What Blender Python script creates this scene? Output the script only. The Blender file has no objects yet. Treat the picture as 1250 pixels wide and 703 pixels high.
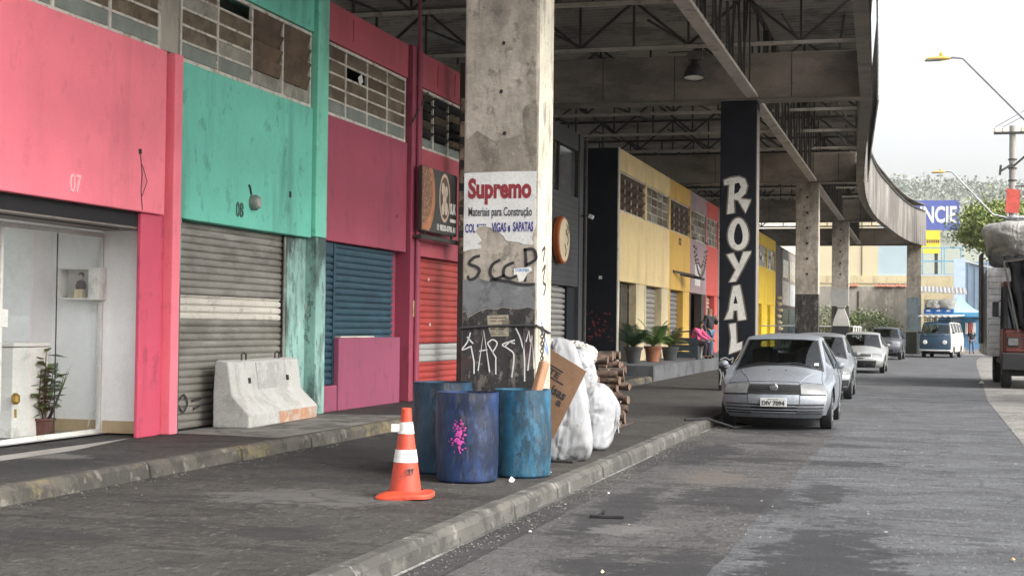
import bpy, bmesh, math, random
from mathutils import Vector, Matrix, noise
from mathutils.geometry import tessellate_polygon
R = math.radians
random.seed(7)
S = bpy.context.scene
COL = S.collection

# ------------------------------------------------------------------ camera, sky, sun, exposure
CAM_ROT = Matrix(((0.9634687326, -0.0050190588, 0.2677738044),
                  (0.2675422228, -0.0275568489, -0.9631520021),
                  (0.0122131188, 0.9996076376, -0.0252073522)))
CAM_LOC = Vector((0, 0, 1.58))
cam_d = bpy.data.cameras.new('camera'); cam_d.sensor_width = 36; cam_d.lens = 51.84
cam_d.clip_start = .1; cam_d.clip_end = 3000
cam = bpy.data.objects.new('camera', cam_d); COL.objects.link(cam)
cam.matrix_world = Matrix.Translation(CAM_LOC) @ CAM_ROT.to_4x4()
S.camera = cam

SUN_EL, SUN_AZ = 42, 15          # azimuth: degrees from +X towards -Y (behind the photographer)
sd = Vector((math.cos(R(SUN_EL))*math.cos(R(SUN_AZ)), -math.cos(R(SUN_EL))*math.sin(R(SUN_AZ)), math.sin(R(SUN_EL))))
W = bpy.data.worlds.new('World'); S.world = W; W.use_nodes = True
wn = W.node_tree.nodes; wl = W.node_tree.links
sky = wn.new('ShaderNodeTexSky'); sky.sky_type = 'NISHITA'; sky.sun_disc = False
sky.sun_elevation = R(SUN_EL); sky.sun_rotation = math.atan2(sd.x, sd.y)
sky.dust_density = 6; sky.air_density = 1.2; sky.ozone_density = 1
hs = wn.new('ShaderNodeHueSaturation'); hs.inputs['Saturation'].default_value = .22
wl.new(sky.outputs[0], hs.inputs['Color']); wl.new(hs.outputs[0], wn['Background'].inputs[0])
wn['Background'].inputs[1].default_value = .15
sl = bpy.data.lights.new('sun', 'SUN'); sl.energy = .65; sl.angle = R(40); sl.color = (1, .96, .9)
so = bpy.data.objects.new('sun', sl); COL.objects.link(so)
so.rotation_euler = sd.to_track_quat('Z', 'Y').to_euler(); so.location = (20, -10, 30)
S.view_settings.view_transform = 'Standard'; S.view_settings.look = 'None'
S.view_settings.exposure = 1.55; S.view_settings.gamma = 1; S.view_settings.use_curve_mapping = False
S.render.engine = 'CYCLES'
S.cycles.max_bounces = 8; S.cycles.diffuse_bounces = 4; S.cycles.transparent_max_bounces = 12
S.cycles.use_denoising = True

# ------------------------------------------------------------------ helpers: objects
WM = {}
def tag(o, label=None, cat=None, group=None, kind=None):
    if label: o['label'] = label
    if cat: o['category'] = cat
    if group: o['group'] = group
    if kind: o['kind'] = kind
    return o
def thing(name, label, cat, loc=(0,0,0), rz=0, group=None, kind=None):
    o = bpy.data.objects.new(name, None); COL.objects.link(o); o.empty_display_size = .2
    o.location = loc; o.rotation_euler = (0,0,rz)
    WM[o.name] = Matrix.Translation(loc) @ Matrix.Rotation(rz, 4, 'Z')
    return tag(o, label, cat, group, kind)
class MB:
    def __init__(s): s.v = []; s.f = []
    def add(s, vs, fs):
        n = len(s.v); s.v += [Vector(p) for p in vs]; s.f += [tuple(i+n for i in f) for f in fs]; return s
    def box(s, x0, x1, y0, y1, z0, z1):
        return s.add([(x0,y0,z0),(x1,y0,z0),(x1,y1,z0),(x0,y1,z0),(x0,y0,z1),(x1,y0,z1),(x1,y1,z1),(x0,y1,z1)],
              [(0,3,2,1),(4,5,6,7),(0,1,5,4),(1,2,6,5),(2,3,7,6),(3,0,4,7)])
    def obox(s, c, size, m):
        a, b, d = [k/2 for k in size]; c = Vector(c)
        vs = [c + m @ Vector(p) for p in [(-a,-b,-d),(a,-b,-d),(a,b,-d),(-a,b,-d),(-a,-b,d),(a,-b,d),(a,b,d),(-a,b,d)]]
        return s.add(vs, [(0,3,2,1),(4,5,6,7),(0,1,5,4),(1,2,6,5),(2,3,7,6),(3,0,4,7)])
    def bar(s, p, q, w, h=None):
        p, q = Vector(p), Vector(q); d = q-p; h = h or w
        return s.obox((p+q)/2, (d.length, w, h), basis(d))
    def tube(s, pts, r, n=8, caps=True):
        pts = [Vector(p) for p in pts]; rs = r if isinstance(r, (list, tuple)) else [r]*len(pts)
        base = len(s.v); ref = None
        for i, p in enumerate(pts):
            d = (pts[min(i+1, len(pts)-1)] - pts[max(i-1, 0)]).normalized()
            if ref is None: ref = Vector((0,0,1)) if abs(d.z) < .9 else Vector((1,0,0))
            a = (ref - d*ref.dot(d)).normalized(); ref = a; b = d.cross(a)
            for k in range(n):
                t = 2*math.pi*k/n; s.v.append(p + (a*math.cos(t) + b*math.sin(t))*rs[i])
        for i in range(len(pts)-1):
            for k in range(n):
                k2 = (k+1) % n; s.f.append((base+i*n+k, base+i*n+k2, base+(i+1)*n+k2, base+(i+1)*n+k))
        if caps:
            s.f.append(tuple(base+k for k in reversed(range(n)))); s.f.append(tuple(base+(len(pts)-1)*n+k for k in range(n)))
        return s
    def lathe(s, prof, c=(0,0,0), n=32, m=None, wob=0, cap=True):
        base = len(s.v); c = Vector(c); m = m or Matrix.Identity(3)
        for i, (r, z) in enumerate(prof):
            for k in range(n):
                t = 2*math.pi*k/n
                rr = r + (wob*noise.noise(Vector((math.cos(t)*1.3, math.sin(t)*1.3, z*3+c.x*9))) if wob else 0)
                s.v.append(c + m @ Vector((rr*math.cos(t), rr*math.sin(t), z)))
        for i in range(len(prof)-1):
            for k in range(n):
                k2 = (k+1) % n; s.f.append((base+i*n+k, base+i*n+k2, base+(i+1)*n+k2, base+(i+1)*n+k))
        if cap:
            if prof[0][0] > 1e-4: s.f.append(tuple(base+k for k in reversed(range(n))))
            if prof[-1][0] > 1e-4: s.f.append(tuple(base+(len(prof)-1)*n+k for k in range(n)))
        return s
    def prism(s, loops, fr, d0, d1):
        """loops: outer outline then holes, in (u, v); fr = (origin, right, up); extruded along right x up from d0 to d1"""
        o, r, u = [Vector(k) for k in fr]; nrm = r.cross(u)
        tris = tessellate_polygon([[Vector((a, b, 0)) for a, b in L] for L in loops])
        flat = [p for L in loops for p in L]; n = len(flat); base = len(s.v)
        for d in (d0, d1): s.v += [o + r*a + u*b + nrm*d for a, b in flat]
        for t in tris:
            A, B, C = [flat[i] for i in t]
            ccw = (B[0]-A[0])*(C[1]-A[1]) - (B[1]-A[1])*(C[0]-A[0]) > 0
            t = t if ccw else t[::-1]
            s.f.append(tuple(base+n+i for i in t)); s.f.append(tuple(base+i for i in t[::-1]))
        k = 0
        for L in loops:
            for i in range(len(L)):
                a, b = k+i, k+(i+1) % len(L); s.f.append((base+a, base+b, base+n+b, base+n+a))
            k += len(L)
        return s
    def ribbon(s, pts, w, fr, d0, d1, smooth=True):
        o, r, u = [Vector(k) for k in fr]; nrm = r.cross(u)
        P = [Vector((a, b)) for a, b in pts]
        if smooth and len(P) > 2: P = spline(P, 5)
        base = len(s.v); n = len(P)
        for i, p in enumerate(P):
            d = (P[min(i+1, n-1)] - P[max(i-1, 0)]); d = d.normalized() if d.length else Vector((1, 0))
            ww = (w(i/(n-1)) if callable(w) else w)/2; q = Vector((-d.y, d.x))*ww
            for a, dd in ((p+q, d0), (p-q, d0), (p-q, d1), (p+q, d1)): s.v.append(o + r*a.x + u*a.y + nrm*dd)
        for i in range(n-1):
            for k in range(4):
                k2 = (k+1) % 4; s.f.append((base+i*4+k, base+i*4+k2, base+i*4+4+k2, base+i*4+4+k))
        s.f.append((base+3, base+2, base+1, base)); e = base+(n-1)*4; s.f.append((e, e+1, e+2, e+3))
        return s
    def grid(s, fn, nu, nv, keep=None):
        base = len(s.v)
        for i in range(nu+1):
            for j in range(nv+1): s.v.append(Vector(fn(i, j)))
        for i in range(nu):
            for j in range(nv):
                if keep and not keep(i, j): continue
                a = base+i*(nv+1)+j; s.f.append((a, a+nv+1, a+nv+2, a+1))
        return s
    def build(s, name, mat, parent=None, smooth=False, bevel=0, local=False, fix=True, seg=2, angle=35):
        me = bpy.data.meshes.new(name)
        m = None
        if parent is not None and not local: m = WM[parent.name].inverted()
        me.from_pydata([(m @ v) if m else v for v in s.v], [], s.f)
        if fix:
            b = bmesh.new(); b.from_mesh(me); bmesh.ops.recalc_face_normals(b, faces=b.faces); b.to_mesh(me); b.free()
        me.materials.append(mat)
        o = bpy.data.objects.new(name, me); COL.objects.link(o)
        if parent is not None: o.parent = parent; WM[o.name] = WM[parent.name]
        else: WM[o.name] = Matrix.Identity(4)
        if smooth:
            for p in me.polygons: p.use_smooth = True
            if smooth != 'all': me.set_sharp_from_angle(angle=R(angle))
        if bevel:
            md = o.modifiers.new('bevel', 'BEVEL'); md.width = bevel; md.segments = seg; md.limit_method = 'ANGLE'; md.angle_limit = R(40)
        return o
    def solo(s, name, mat, label, cat, loc, group=None, kind=None, **k):
        """a thing that is one mesh, with its origin at loc"""
        L = Vector(loc); s.v = [v-L for v in s.v]
        o = s.build(name, mat, None, **k); o.location = L; WM[o.name] = Matrix.Translation(L)
        return tag(o, label, cat, group, kind)
def basis(d):
    d = d.normalized(); up = Vector((0,0,1)) if abs(d.z) < .95 else Vector((0,1,0))
    y = up.cross(d).normalized(); return Matrix((d, y, d.cross(y))).transposed()
def spline(P, k):
    out = []; n = len(P)
    for i in range(n-1):
        a, b, c, d = P[max(i-1, 0)], P[i], P[i+1], P[min(i+2, n-1)]
        for j in range(k):
            t = j/k; out.append(.5*((2*b) + (c-a)*t + (2*a-5*b+4*c-d)*t*t + (3*b-a-3*c+d)*t**3))
    out.append(P[-1]); return out
def copy_tree(o, parent=None):
    c = o.copy(); COL.objects.link(c)
    if parent is not None: c.parent = parent
    for ch in o.children: copy_tree(ch, c)
    return c
def structure(mb, name, mat, **k):
    o = mb.build(name, mat, None, **k); o['kind'] = 'structure'; return o
def at(x, y, Y):                    # the point at distance Y down the street seen at photo pixel (x, y)
    d = CAM_ROT @ Vector(((x-625)/1800, (351.5-y)/1800, -1)); return CAM_LOC + d*(Y/d.y)
def atX(x, y, X):                   # the same on the long plane at sideways distance X
    d = CAM_ROT @ Vector(((x-625)/1800, (351.5-y)/1800, -1)); return CAM_LOC + d*(X/d.x)
FY = lambda x, y, z: (Vector((x, y, z)), Vector((1,0,0)), Vector((0,0,1)))     # frame facing the camera (-Y)
FX = lambda x, y, z: (Vector((x, y, z)), Vector((0,1,0)), Vector((0,0,1)))     # frame facing the street (+X)
_tx = {}
def text(mb, body, w, h, fr, d0=.001, d1=.004, bold=0, shear=0):
    """letters fitted into w x h, centred on the frame origin"""
    key = (body, bold, shear)
    if key not in _tx:
        c = bpy.data.curves.new('t', 'FONT'); c.body = body; c.offset = bold; c.shear = shear; c.resolution_u = 3
        c.fill_mode = 'FRONT'
        o = bpy.data.objects.new('t', c); COL.objects.link(o)
        dg = bpy.context.evaluated_depsgraph_get(); me = bpy.data.meshes.new_from_object(o.evaluated_get(dg))
        _tx[key] = ([(v.co.x, v.co.y) for v in me.vertices], [tuple(p.vertices) for p in me.polygons])
        bpy.data.objects.remove(o); bpy.data.curves.remove(c); bpy.data.meshes.remove(me)
    V, F = _tx[key]
    x0, x1 = min(a for a, b in V), max(a for a, b in V); y0, y1 = min(b for a, b in V), max(b for a, b in V)
    sx, sy = w/(x1-x0), h/(y1-y0)
    o, r, u = [Vector(k) for k in fr]; nrm = r.cross(u)
    pts = [(o + r*((a-(x0+x1)/2)*sx) + u*((b-(y0+y1)/2)*sy)) for a, b in V]
    from collections import Counter
    n = len(V); ed = Counter(); dirn = {}
    for f in F:
        for i in range(len(f)):
            a, b = f[i], f[(i+1) % len(f)]; ed[frozenset((a, b))] += 1; dirn[frozenset((a, b))] = (a, b)
    fs = [tuple(i+n for i in f) for f in F] + [tuple(reversed(f)) for f in F]
    for e, k in ed.items():
        if k == 1: a, b = dirn[e]; fs.append((a, b, b+n, a+n))
    return mb.add([p + nrm*d0 for p in pts] + [p + nrm*d1 for p in pts], fs)

# ------------------------------------------------------------------ helpers: materials
def mat(name, col, rough=.7, metal=0, var=.2, vs=2.0, bump=.15, bs=25, stains=(), spec=.5, stretch=(1,1,1), coat=0, emit=0, world=False, crease=0, grain=.2):
    """procedural: mottled colour, fine bump, and stains = [(colour, scale, (sx,sy,sz), low, high, amount)]"""
    m = bpy.data.materials.new(name); m.use_nodes = True
    N, L = m.node_tree.nodes, m.node_tree.links; bs_ = N['Principled BSDF']
    if world: co = N.new('ShaderNodeNewGeometry').outputs['Position']
    else: co = N.new('ShaderNodeTexCoord').outputs['Object']
    def mapped(sc):
        k = N.new('ShaderNodeMapping'); k.inputs['Scale'].default_value = sc; L.new(co, k.inputs[0]); return k.outputs[0]
    def nz(scale, sc=(1,1,1), det=6, ro=.6):
        k = N.new('ShaderNodeTexNoise'); k.inputs['Scale'].default_value = scale; k.inputs['Detail'].default_value = det
        k.inputs['Roughness'].default_value = ro; L.new(mapped(sc), k.inputs['Vector']); return k.outputs[0]
    def ramp(f, lo, hi, a, b):
        k = N.new('ShaderNodeValToRGB'); L.new(f, k.inputs[0])
        k.color_ramp.elements[0].position = lo; k.color_ramp.elements[1].position = hi
        k.color_ramp.elements[0].color = (*a, 1); k.color_ramp.elements[1].color = (*b, 1); return k.outputs[0]
    c = ramp(nz(vs, stretch), .3, .7, [x*(1-var) for x in col], [min(1, x*(1+var)) for x in col])
    for (sc_, scale, st, lo, hi, amt) in stains:
        f = ramp(nz(scale, st, 9, .68), lo-.035, hi-.055, (0,0,0), (amt,)*3)
        k = N.new('ShaderNodeMix'); k.data_type = 'RGBA'; L.new(f, k.inputs[0]); L.new(c, k.inputs[6]); k.inputs[7].default_value = (*sc_, 1); c = k.outputs[2]
    if bump:
        g = N.new('ShaderNodeMix'); g.data_type = 'RGBA'; g.blend_type = 'MULTIPLY'; g.inputs[0].default_value = 1; L.new(c, g.inputs[6])
        L.new(ramp(nz(bs*2.2, (1,1,1), 3, .7), .32, .68, (1-grain,)*3, (1,1,1)), g.inputs[7]); c = g.outputs[2]
    L.new(c, bs_.inputs['Base Color'])
    bs_.inputs['Roughness'].default_value = rough; bs_.inputs['Metallic'].default_value = metal
    bs_.inputs['Specular IOR Level'].default_value = spec; bs_.inputs['Coat Weight'].default_value = coat
    if bump:
        k = N.new('ShaderNodeBump'); k.inputs['Strength'].default_value = bump; k.inputs['Distance'].default_value = .02
        L.new(nz(bs, (1,1,1), 4), k.inputs['Height']); L.new(k.outputs[0], bs_.inputs['Normal'])
        if crease:
            k2 = N.new('ShaderNodeBump'); k2.inputs['Strength'].default_value = crease; k2.inputs['Distance'].default_value = .05
            v = N.new('ShaderNodeTexNoise'); v.noise_type = 'RIDGED_MULTIFRACTAL'; v.inputs['Scale'].default_value = 5.5; v.inputs['Detail'].default_value = 5; v.inputs['Distortion'].default_value = 1.2
            L.new(mapped((1,1,.55)), v.inputs['Vector']); L.new(v.outputs[0], k2.inputs['Height']); L.new(k2.outputs[0], k.inputs['Normal'])
    if emit: bs_.inputs['Emission Color'].default_value = (*col, 1); bs_.inputs['Emission Strength'].default_value = emit
    return m
def glass(name, tint, refl=.08, rough=.02, op=.0):
    """thin pane: tinted see-through plus a mirror reflection that grows towards grazing angles"""
    m = bpy.data.materials.new(name); m.use_nodes = True; N, L = m.node_tree.nodes, m.node_tree.links
    N.remove(N['Principled BSDF']); out = N['Material Output']
    t = N.new('ShaderNodeBsdfTransparent'); t.inputs[0].default_value = (*tint, 1)
    g = N.new('ShaderNodeBsdfGlossy'); g.inputs[1].default_value = rough; g.inputs[0].default_value = (.95,.97,1,1)
    f = N.new('ShaderNodeLayerWeight'); f.inputs[0].default_value = .5
    p = N.new('ShaderNodeMath'); p.operation = 'POWER'; p.inputs[1].default_value = 4; L.new(f.outputs['Facing'], p.inputs[0])
    a = N.new('ShaderNodeMath'); a.operation = 'MULTIPLY_ADD'; a.inputs[1].default_value = .8; a.inputs[2].default_value = refl; L.new(p.outputs[0], a.inputs[0])
    x = N.new('ShaderNodeMixShader'); L.new(a.outputs[0], x.inputs[0]); L.new(t.outputs[0], x.inputs[1]); L.new(g.outputs[0], x.inputs[2])
    L.new(x.outputs[0], out.inputs[0]); return m
BLK = (.012,.011,.010)
STREAK = (.25, .25, .05)
MT = {}
def paint(key, col, rough=.65, dirt=.5, **k):
    d = [x*.24+.008 for x in col]
    MT[key] = mat(key, col, rough, var=.10, vs=.9, bump=.12, bs=18, grain=.07, stains=[(d, 1.6, (1,1,.16), .565, .72, dirt*.75), (d, 4.2, (1,1,.7), .60, .70, dirt*.65), ([x*.6+.05 for x in col], 11, (1,1,.5), .60, .70, dirt*.5), ([min(1,x*1.3+.06) for x in col], 9, (1,1,1), .68, .73, dirt*.5)], **k)
    return MT[key]
HAZE = 0.00014
# ------------------------------------------------------------------ materials
def ground_mat(name, col, spots, var=.18, rough=.85, cracks=.0, lighter=(), grain=.25, tile=None):
    """road or pavement: world-space grain, patches, cracks and worn or wet stains at given places (x, y, rx, ry, colour, amount)"""
    m = mat(name, col, rough, var=var, vs=.7, bump=.5, bs=70, world=True, spec=.3,
            stains=[([x*.45 for x in col], .55, (.7,1.3,1), .54, .62, .55), ([x*1.5 for x in col], .9, (.6,1.5,1), .57, .68, .5), ([x*.42 for x in col], 2.6, (.55,1.5,1), .575, .66, .75), ([x*1.55 for x in col], 6, (.7,1.4,1), .60, .68, .55), ([x*.45 for x in col], 17, (.8,1.3,1), .60, .69, .7),
                    ([x*2.4 for x in col], 26, (1,.28,1), .62, .70, grain*3), ([x*.35 for x in col], 30, (1,.28,1), .58, .67, grain*2.8), ([x*.5 for x in col], 9, (1,.5,1), .60, .69, .6)])
    N, L = m.node_tree.nodes, m.node_tree.links; B = N['Principled BSDF']
    geo = N.new('ShaderNodeNewGeometry').outputs['Position']
    c = B.inputs['Base Color'].links[0].from_socket; rg = None
    def mix(f, c, col):
        k = N.new('ShaderNodeMix'); k.data_type = 'RGBA'; L.new(f, k.inputs[0]); L.new(c, k.inputs[6]); k.inputs[7].default_value = (*col, 1); return k.outputs[2]
    def math_(op, a, b=None):
        k = N.new('ShaderNodeMath'); k.operation = op
        for i, q in enumerate((a, b)):
            if q is None: continue
            if isinstance(q, (int, float)): k.inputs[i].default_value = q
            else: L.new(q, k.inputs[i])
        return k.outputs[0]
    for (x, y, rx, ry, sc, amt) in spots:
        mp = N.new('ShaderNodeMapping'); mp.vector_type = 'POINT'
        mp.inputs['Location'].default_value = (-x/rx, -y/ry, 0); mp.inputs['Scale'].default_value = (1/rx, 1/ry, 0); L.new(geo, mp.inputs[0])
        ln = N.new('ShaderNodeVectorMath'); ln.operation = 'LENGTH'; L.new(mp.outputs[0], ln.inputs[0])
        nz = N.new('ShaderNodeTexNoise'); nz.inputs['Scale'].default_value = 3.2; nz.inputs['Detail'].default_value = 10; nz.inputs['Roughness'].default_value = .78; L.new(geo, nz.inputs['Vector'])
        f = math_('SUBTRACT', math_('ADD', math_('MULTIPLY', nz.outputs[0], 3.4), -.95), ln.outputs[1])
        rp = N.new('ShaderNodeMapRange'); rp.inputs[1].default_value = -.12; rp.inputs[2].default_value = .12; rp.inputs[4].default_value = amt; L.new(f, rp.inputs[0])
        c = mix(rp.outputs[0], c, sc)
    if cracks:
        wv = N.new('ShaderNodeTexNoise'); wv.inputs['Scale'].default_value = 1.5; L.new(geo, wv.inputs['Vector'])
        ad = N.new('ShaderNodeVectorMath'); ad.operation = 'ADD'; L.new(geo, ad.inputs[0]); L.new(wv.outputs[1], ad.inputs[1])
        vo = N.new('ShaderNodeTexVoronoi'); vo.feature = 'DISTANCE_TO_EDGE'; vo.inputs['Scale'].default_value = .32; L.new(ad.outputs[0], vo.inputs['Vector'])
        rp = N.new('ShaderNodeMapRange'); rp.inputs[1].default_value = .002; rp.inputs[2].default_value = .012; rp.inputs[3].default_value = cracks; rp.inputs[4].default_value = 0; L.new(vo.outputs[0], rp.inputs[0])
        c = mix(rp.outputs[0], c, [x*.35 for x in col])
    L.new(c, B.inputs['Base Color']); return m
DK = (.020,.020,.022)
M_road = ground_mat('asphalt', (.094,.097,.102), [(-.62,9.6,.62,3.4,DK,.85),(-.9,14.5,.35,1.2,DK,.7),(-1.6,13.8,.9,1.3,DK,.7),(-2.5,12.5,.35,2.6,DK,.7),(-2.6,18.5,.5,2.2,DK,.75),(-1.1,17.8,1.1,.5,DK,.75),(-1.9,9.3,.35,.6,DK,.7),(-1.3,20.5,1.2,.4,DK,.6),(-2.1,15.6,.5,.9,(.12,.10,.085),.5),(-2.2,23.5,1.3,2.0,DK,.8),(-2.9,9.5,.3,4,DK,.75)], cracks=.55)
M_walk = ground_mat('worn_asphalt_walk', (.050,.047,.042), [(-4.9,11.3,1.0,.7,(.13,.126,.12),.45),(-4.2,9.4,.5,.4,DK,.7),(-5.6,8.7,.5,.35,DK,.7),(-5.2,12.6,1.2,.25,DK,.6),(-6.2,16.5,1.0,4,DK,.6),(-4.2,17.5,.6,2.2,DK,.45),(-5.2,26,1.8,4,DK,.4)], cracks=.5)
M_plat = ground_mat('stained_concrete_floor', (.050,.047,.044), [(-7.6,11.5,.7,1.5,DK,.6),(-8,12.4,.5,.35,(.2,.19,.18),.5),(-7.5,20,.6,5,DK,.3)], cracks=.3)
M_slab = mat('broken_slab', (.19,.18,.165), .85, var=.3, vs=2, bump=.4, bs=30, world=True, stains=[((.06,.055,.05), 2.2, (1,1,1), .52, .62, .8)])
M_kerb = mat('kerb_concrete', (.096,.090,.079), .85, var=.25, vs=1.7, bump=.5, bs=35, world=True, stains=[((.045,.042,.038), 2.6, (1,1,1), .52, .62, .8), ((.26,.25,.23), 3.1, (1,1,1), .62, .70, .6), ((.035,.033,.03), 9, (1,1,1), .58, .66, .7)])
M_kerb2 = mat('kerb_yellowed', (.078,.071,.059), .85, var=.25, vs=1.7, bump=.5, bs=35, world=True, stains=[((.24,.19,.08), 1.1, (1,.5,1), .54, .64, .5), ((.04,.037,.033), 3.2, (1,1,1), .53, .62, .85), ((.2,.19,.165), 5, (1,1,1), .60, .68, .6)])
M_pave = ground_mat('pale_pavement', (.21,.20,.185), [(2.2,36,.8,3,(.10,.095,.09),.5),(2.0,20,.6,3,(.12,.11,.10),.4)], cracks=.4)
M_earth = ground_mat('dusty_ground', (.17,.165,.15), [], cracks=0)
M_conc = mat('pillar_concrete', (.36,.32,.265), .85, var=.22, vs=2.2, bump=.4, bs=14, stains=[((.17,.15,.125), 1.5, (1,1,.5), .52, .64, .7), ((.12,.105,.088), 5, (1,1,.8), .58, .66, .65), ((.42,.39,.33), 2.4, (.5,1,1.6), .60, .74, .5), ((.10,.09,.08), 6, (1,1,.15), .60, .72, .55), ((.09,.08,.07), 14, (1,1,1), .70, .76, .6)])
M_beam = mat('beam_concrete', (.30,.255,.21), .9, var=.2, vs=.9, bump=.3, bs=12, stains=[((.11,.097,.085), 1.2, (.4,1,1), .48, .66, .7), ((.26,.235,.20), 3, (1,1,.1), .62, .75, .45)])
M_conc2 = mat('fascia_concrete', (.20,.175,.145), .85, var=.2, vs=1.2, bump=.3, bs=15, stains=[((.10,.09,.08), 1.3, (1,1,.4), .52, .68, .7)])
M_fascia = mat('weathered_cladding', (.20,.185,.165), .6, var=.2, vs=.6, bump=.1, bs=10, stains=[((.085,.078,.07), .7, (1,1,.3), .48, .62, .8), ((.12,.09,.065), 2.6, (1,1,.12), .58, .70, .6), ((.40,.38,.34), 1.5, (1,1,.2), .60, .72, .5)])
M_roof = mat('roof_sheet_underside', (.42,.39,.345), .6, metal=.2, var=.25, vs=.35, bump=.05, stains=[((.09,.08,.07), .8, (1,1,1), .52, .66, .6)])
M_steel = mat('dark_steel', (.05,.046,.041), .6, metal=.2, var=.3, vs=2, bump=.1, stains=[((.16,.10,.06), 4, (1,1,1), .6, .72, .5)])
M_chord = mat('pale_steel', (.48,.44,.38), .65, var=.2, vs=1.5, bump=.15, stains=[((.15,.12,.09), 3, (1,1,1), .54, .7, .7)])
M_black = mat('black_paint', (.011,.013,.018), .6, var=.3, vs=1.2, bump=.15, spec=.2, stains=[((.035,.037,.04), 5, (1,1,.3), .66, .76, .5)])
M_white = mat('white_paint', (.72,.71,.67), .6, var=.08, vs=2, bump=.05, stains=[((.40,.38,.34), 3, (1,1,1), .6, .72, .6)])
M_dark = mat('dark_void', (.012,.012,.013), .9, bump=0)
M_frame = mat('old_window_steel', (.60,.57,.50), .55, var=.2, vs=4, bump=.1, stains=[((.18,.13,.09), 6, (1,1,1), .56, .68, .7)])
M_pane = mat('dusty_glass', (.145,.110,.070), .3, var=.35, vs=2.2, bump=.02, stains=[((.30,.26,.19), 2.5, (1,1,1), .55, .7, .5), ((.05,.04,.03), 4, (1,1,1), .56, .66, .6)], spec=.3)
M_pane_pale = mat('pale_dusty_glass', (.34,.32,.27), .25, var=.25, vs=1.6, bump=.02, stains=[((.16,.15,.12), 2.5, (1,1,1), .5, .66, .6)])
M_pane_green = mat('ribbed_green_glass', (.22,.25,.22), .2, var=.2, vs=3, bump=.1, bs=60)
M_louver = mat('brown_louvre', (.135,.088,.056), .5, var=.3, vs=2, bump=.05, spec=.2, stains=[((.05,.04,.03), 3, (1,1,1), .5, .65, .6)])
M_shut = mat('galvanised_shutter', (.30,.285,.25), .5, metal=.35, var=.2, vs=1.4, bump=.05, stains=[((.13,.115,.095), 1.6, (1,.6,1), .50, .66, .6), ((.50,.48,.43), 2.2, (1,.4,3), .62, .7, .4)])
M_shutpale = mat('pale_primer', (.60,.57,.50), .6, var=.15, vs=2, bump=.05, stains=[((.30,.28,.24), 4, (1,1,1), .55, .68, .6)])
M_shutblue = mat('blue_shutter_paint', (.013,.052,.078), .5, var=.2, vs=1.5, bump=.05, stains=[((.03,.11,.16), 3, (1,.5,1), .56, .7, .5), ((.01,.03,.05), 2, (1,1,1), .58, .7, .6)])
M_shutred = mat('red_shutter_paint', (.42,.055,.045), .5, var=.15, vs=1.5, bump=.05, stains=[((.25,.035,.03), 2, (1,.5,1), .54, .7, .6)])
M_shutwhite = mat('white_shutter_paint', (.40,.40,.385), .5, var=.1, bump=.05, stains=[((.3,.29,.27), 2, (1,1,1), .55, .7, .5)])
M_silver = mat('silver_shutter', (.42,.41,.39), .4, metal=.5, var=.15, bump=.03)
paint('pink', (.86,.20,.255), dirt=.22); paint('pinkcol', (.56,.072,.125), dirt=.5)
paint('teal', (.145,.53,.405), dirt=.6); paint('tealcol', (.19,.58,.44), dirt=.5)
MT['tealpale'] = mat('pale_grimy_teal', (.27,.46,.41), .7, var=.2, vs=1.5, bump=.2, stains=[((.02,.03,.028), 1.6, (1,1,.35), .50, .64, .85), ((.55,.60,.55), 6, (1,1,.4), .62, .7, .5), ((.02,.025,.022), 7, (1,1,.5), .60, .68, .6)])
paint('maroon', (.32,.052,.090), dirt=.35); paint('maroontop', (.40,.070,.095), dirt=.3); paint('plum', (.29,.048,.085), dirt=.5); paint('plumwall', (.27,.062,.115), dirt=.4)
paint('yellow', (.77,.59,.29), dirt=.3); paint('cream', (.62,.52,.32), dirt=.5); paint('orange', (.66,.40,.08), dirt=.35); paint('mauve', (.36,.26,.28), dirt=.4)
paint('red', (.62,.09,.07), dirt=.25); paint('bright_yellow', (.78,.52,.02), dirt=.25); paint('graywood', (.050,.052,.055), dirt=.5); paint('darkbrown', (.055,.035,.03), dirt=.4); paint('taupe', (.22,.19,.165), dirt=.5)
paint('greyupper', (.36,.33,.28), dirt=.6); paint('roomwhite', (.90,.90,.88), dirt=.1); paint('beige', (.50,.38,.23), dirt=.4)

# ------------------------------------------------------------------ ground, road, pavements, kerbs
structure(MB().add([(-1250,-340,-.03),(1250,-340,-.03),(1250,1850,-.03),(-1250,1850,-.03)], [(0,1,2,3)]), 'ground', M_earth)
redge = [(-14,1.35),(20,1.36),(35,1.45),(53,1.95),(70,2.4),(84,2.9),(93,3.4),(96,5),(97,10),(98,30)]
ledge = [(-14,-3.2),(20,-3.2),(35,-3.2),(53,-3.2),(70,-3.0),(84,-2.4),(93,-1.2),(100,-.6),(104,-.4),(108,-.4)]
structure(MB().add([(x,y,0) for y,x in ledge]+[(x,y,0) for y,x in redge], [(i,10+i,11+i,i+1) for i in range(9)]), 'road', M_road)
structure(MB().add([(-.4,108,.004),(30,108,.004),(30,98.02,.004),(-.5,100.02,.004)], [(0,1,2,3)]), 'side_road', M_pave)
structure(MB().add([(x,y,.005) for y,x in redge[:7]]+[(16,y,.005) for y,x in redge[:7]], [(i,7+i,8+i,i+1) for i in range(6)]), 'right_pavement', M_pave)
side = MB()
for (y0,x0),(y1,x1) in zip(ledge[:8], ledge[1:9]):
    side.add([(x0-.16,y0,.14),(x1-.16,y1,.14),(-30,y1,.14),(-30,y0,.14),(x0-.16,y0,-.02),(x1-.16,y1,-.02),(-30,y1,-.02),(-30,y0,-.02)], [(0,3,2,1),(0,1,5,4)])
structure(side, 'sidewalk', M_walk)
kerb = MB(); y = -14.0; k = 0
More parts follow.
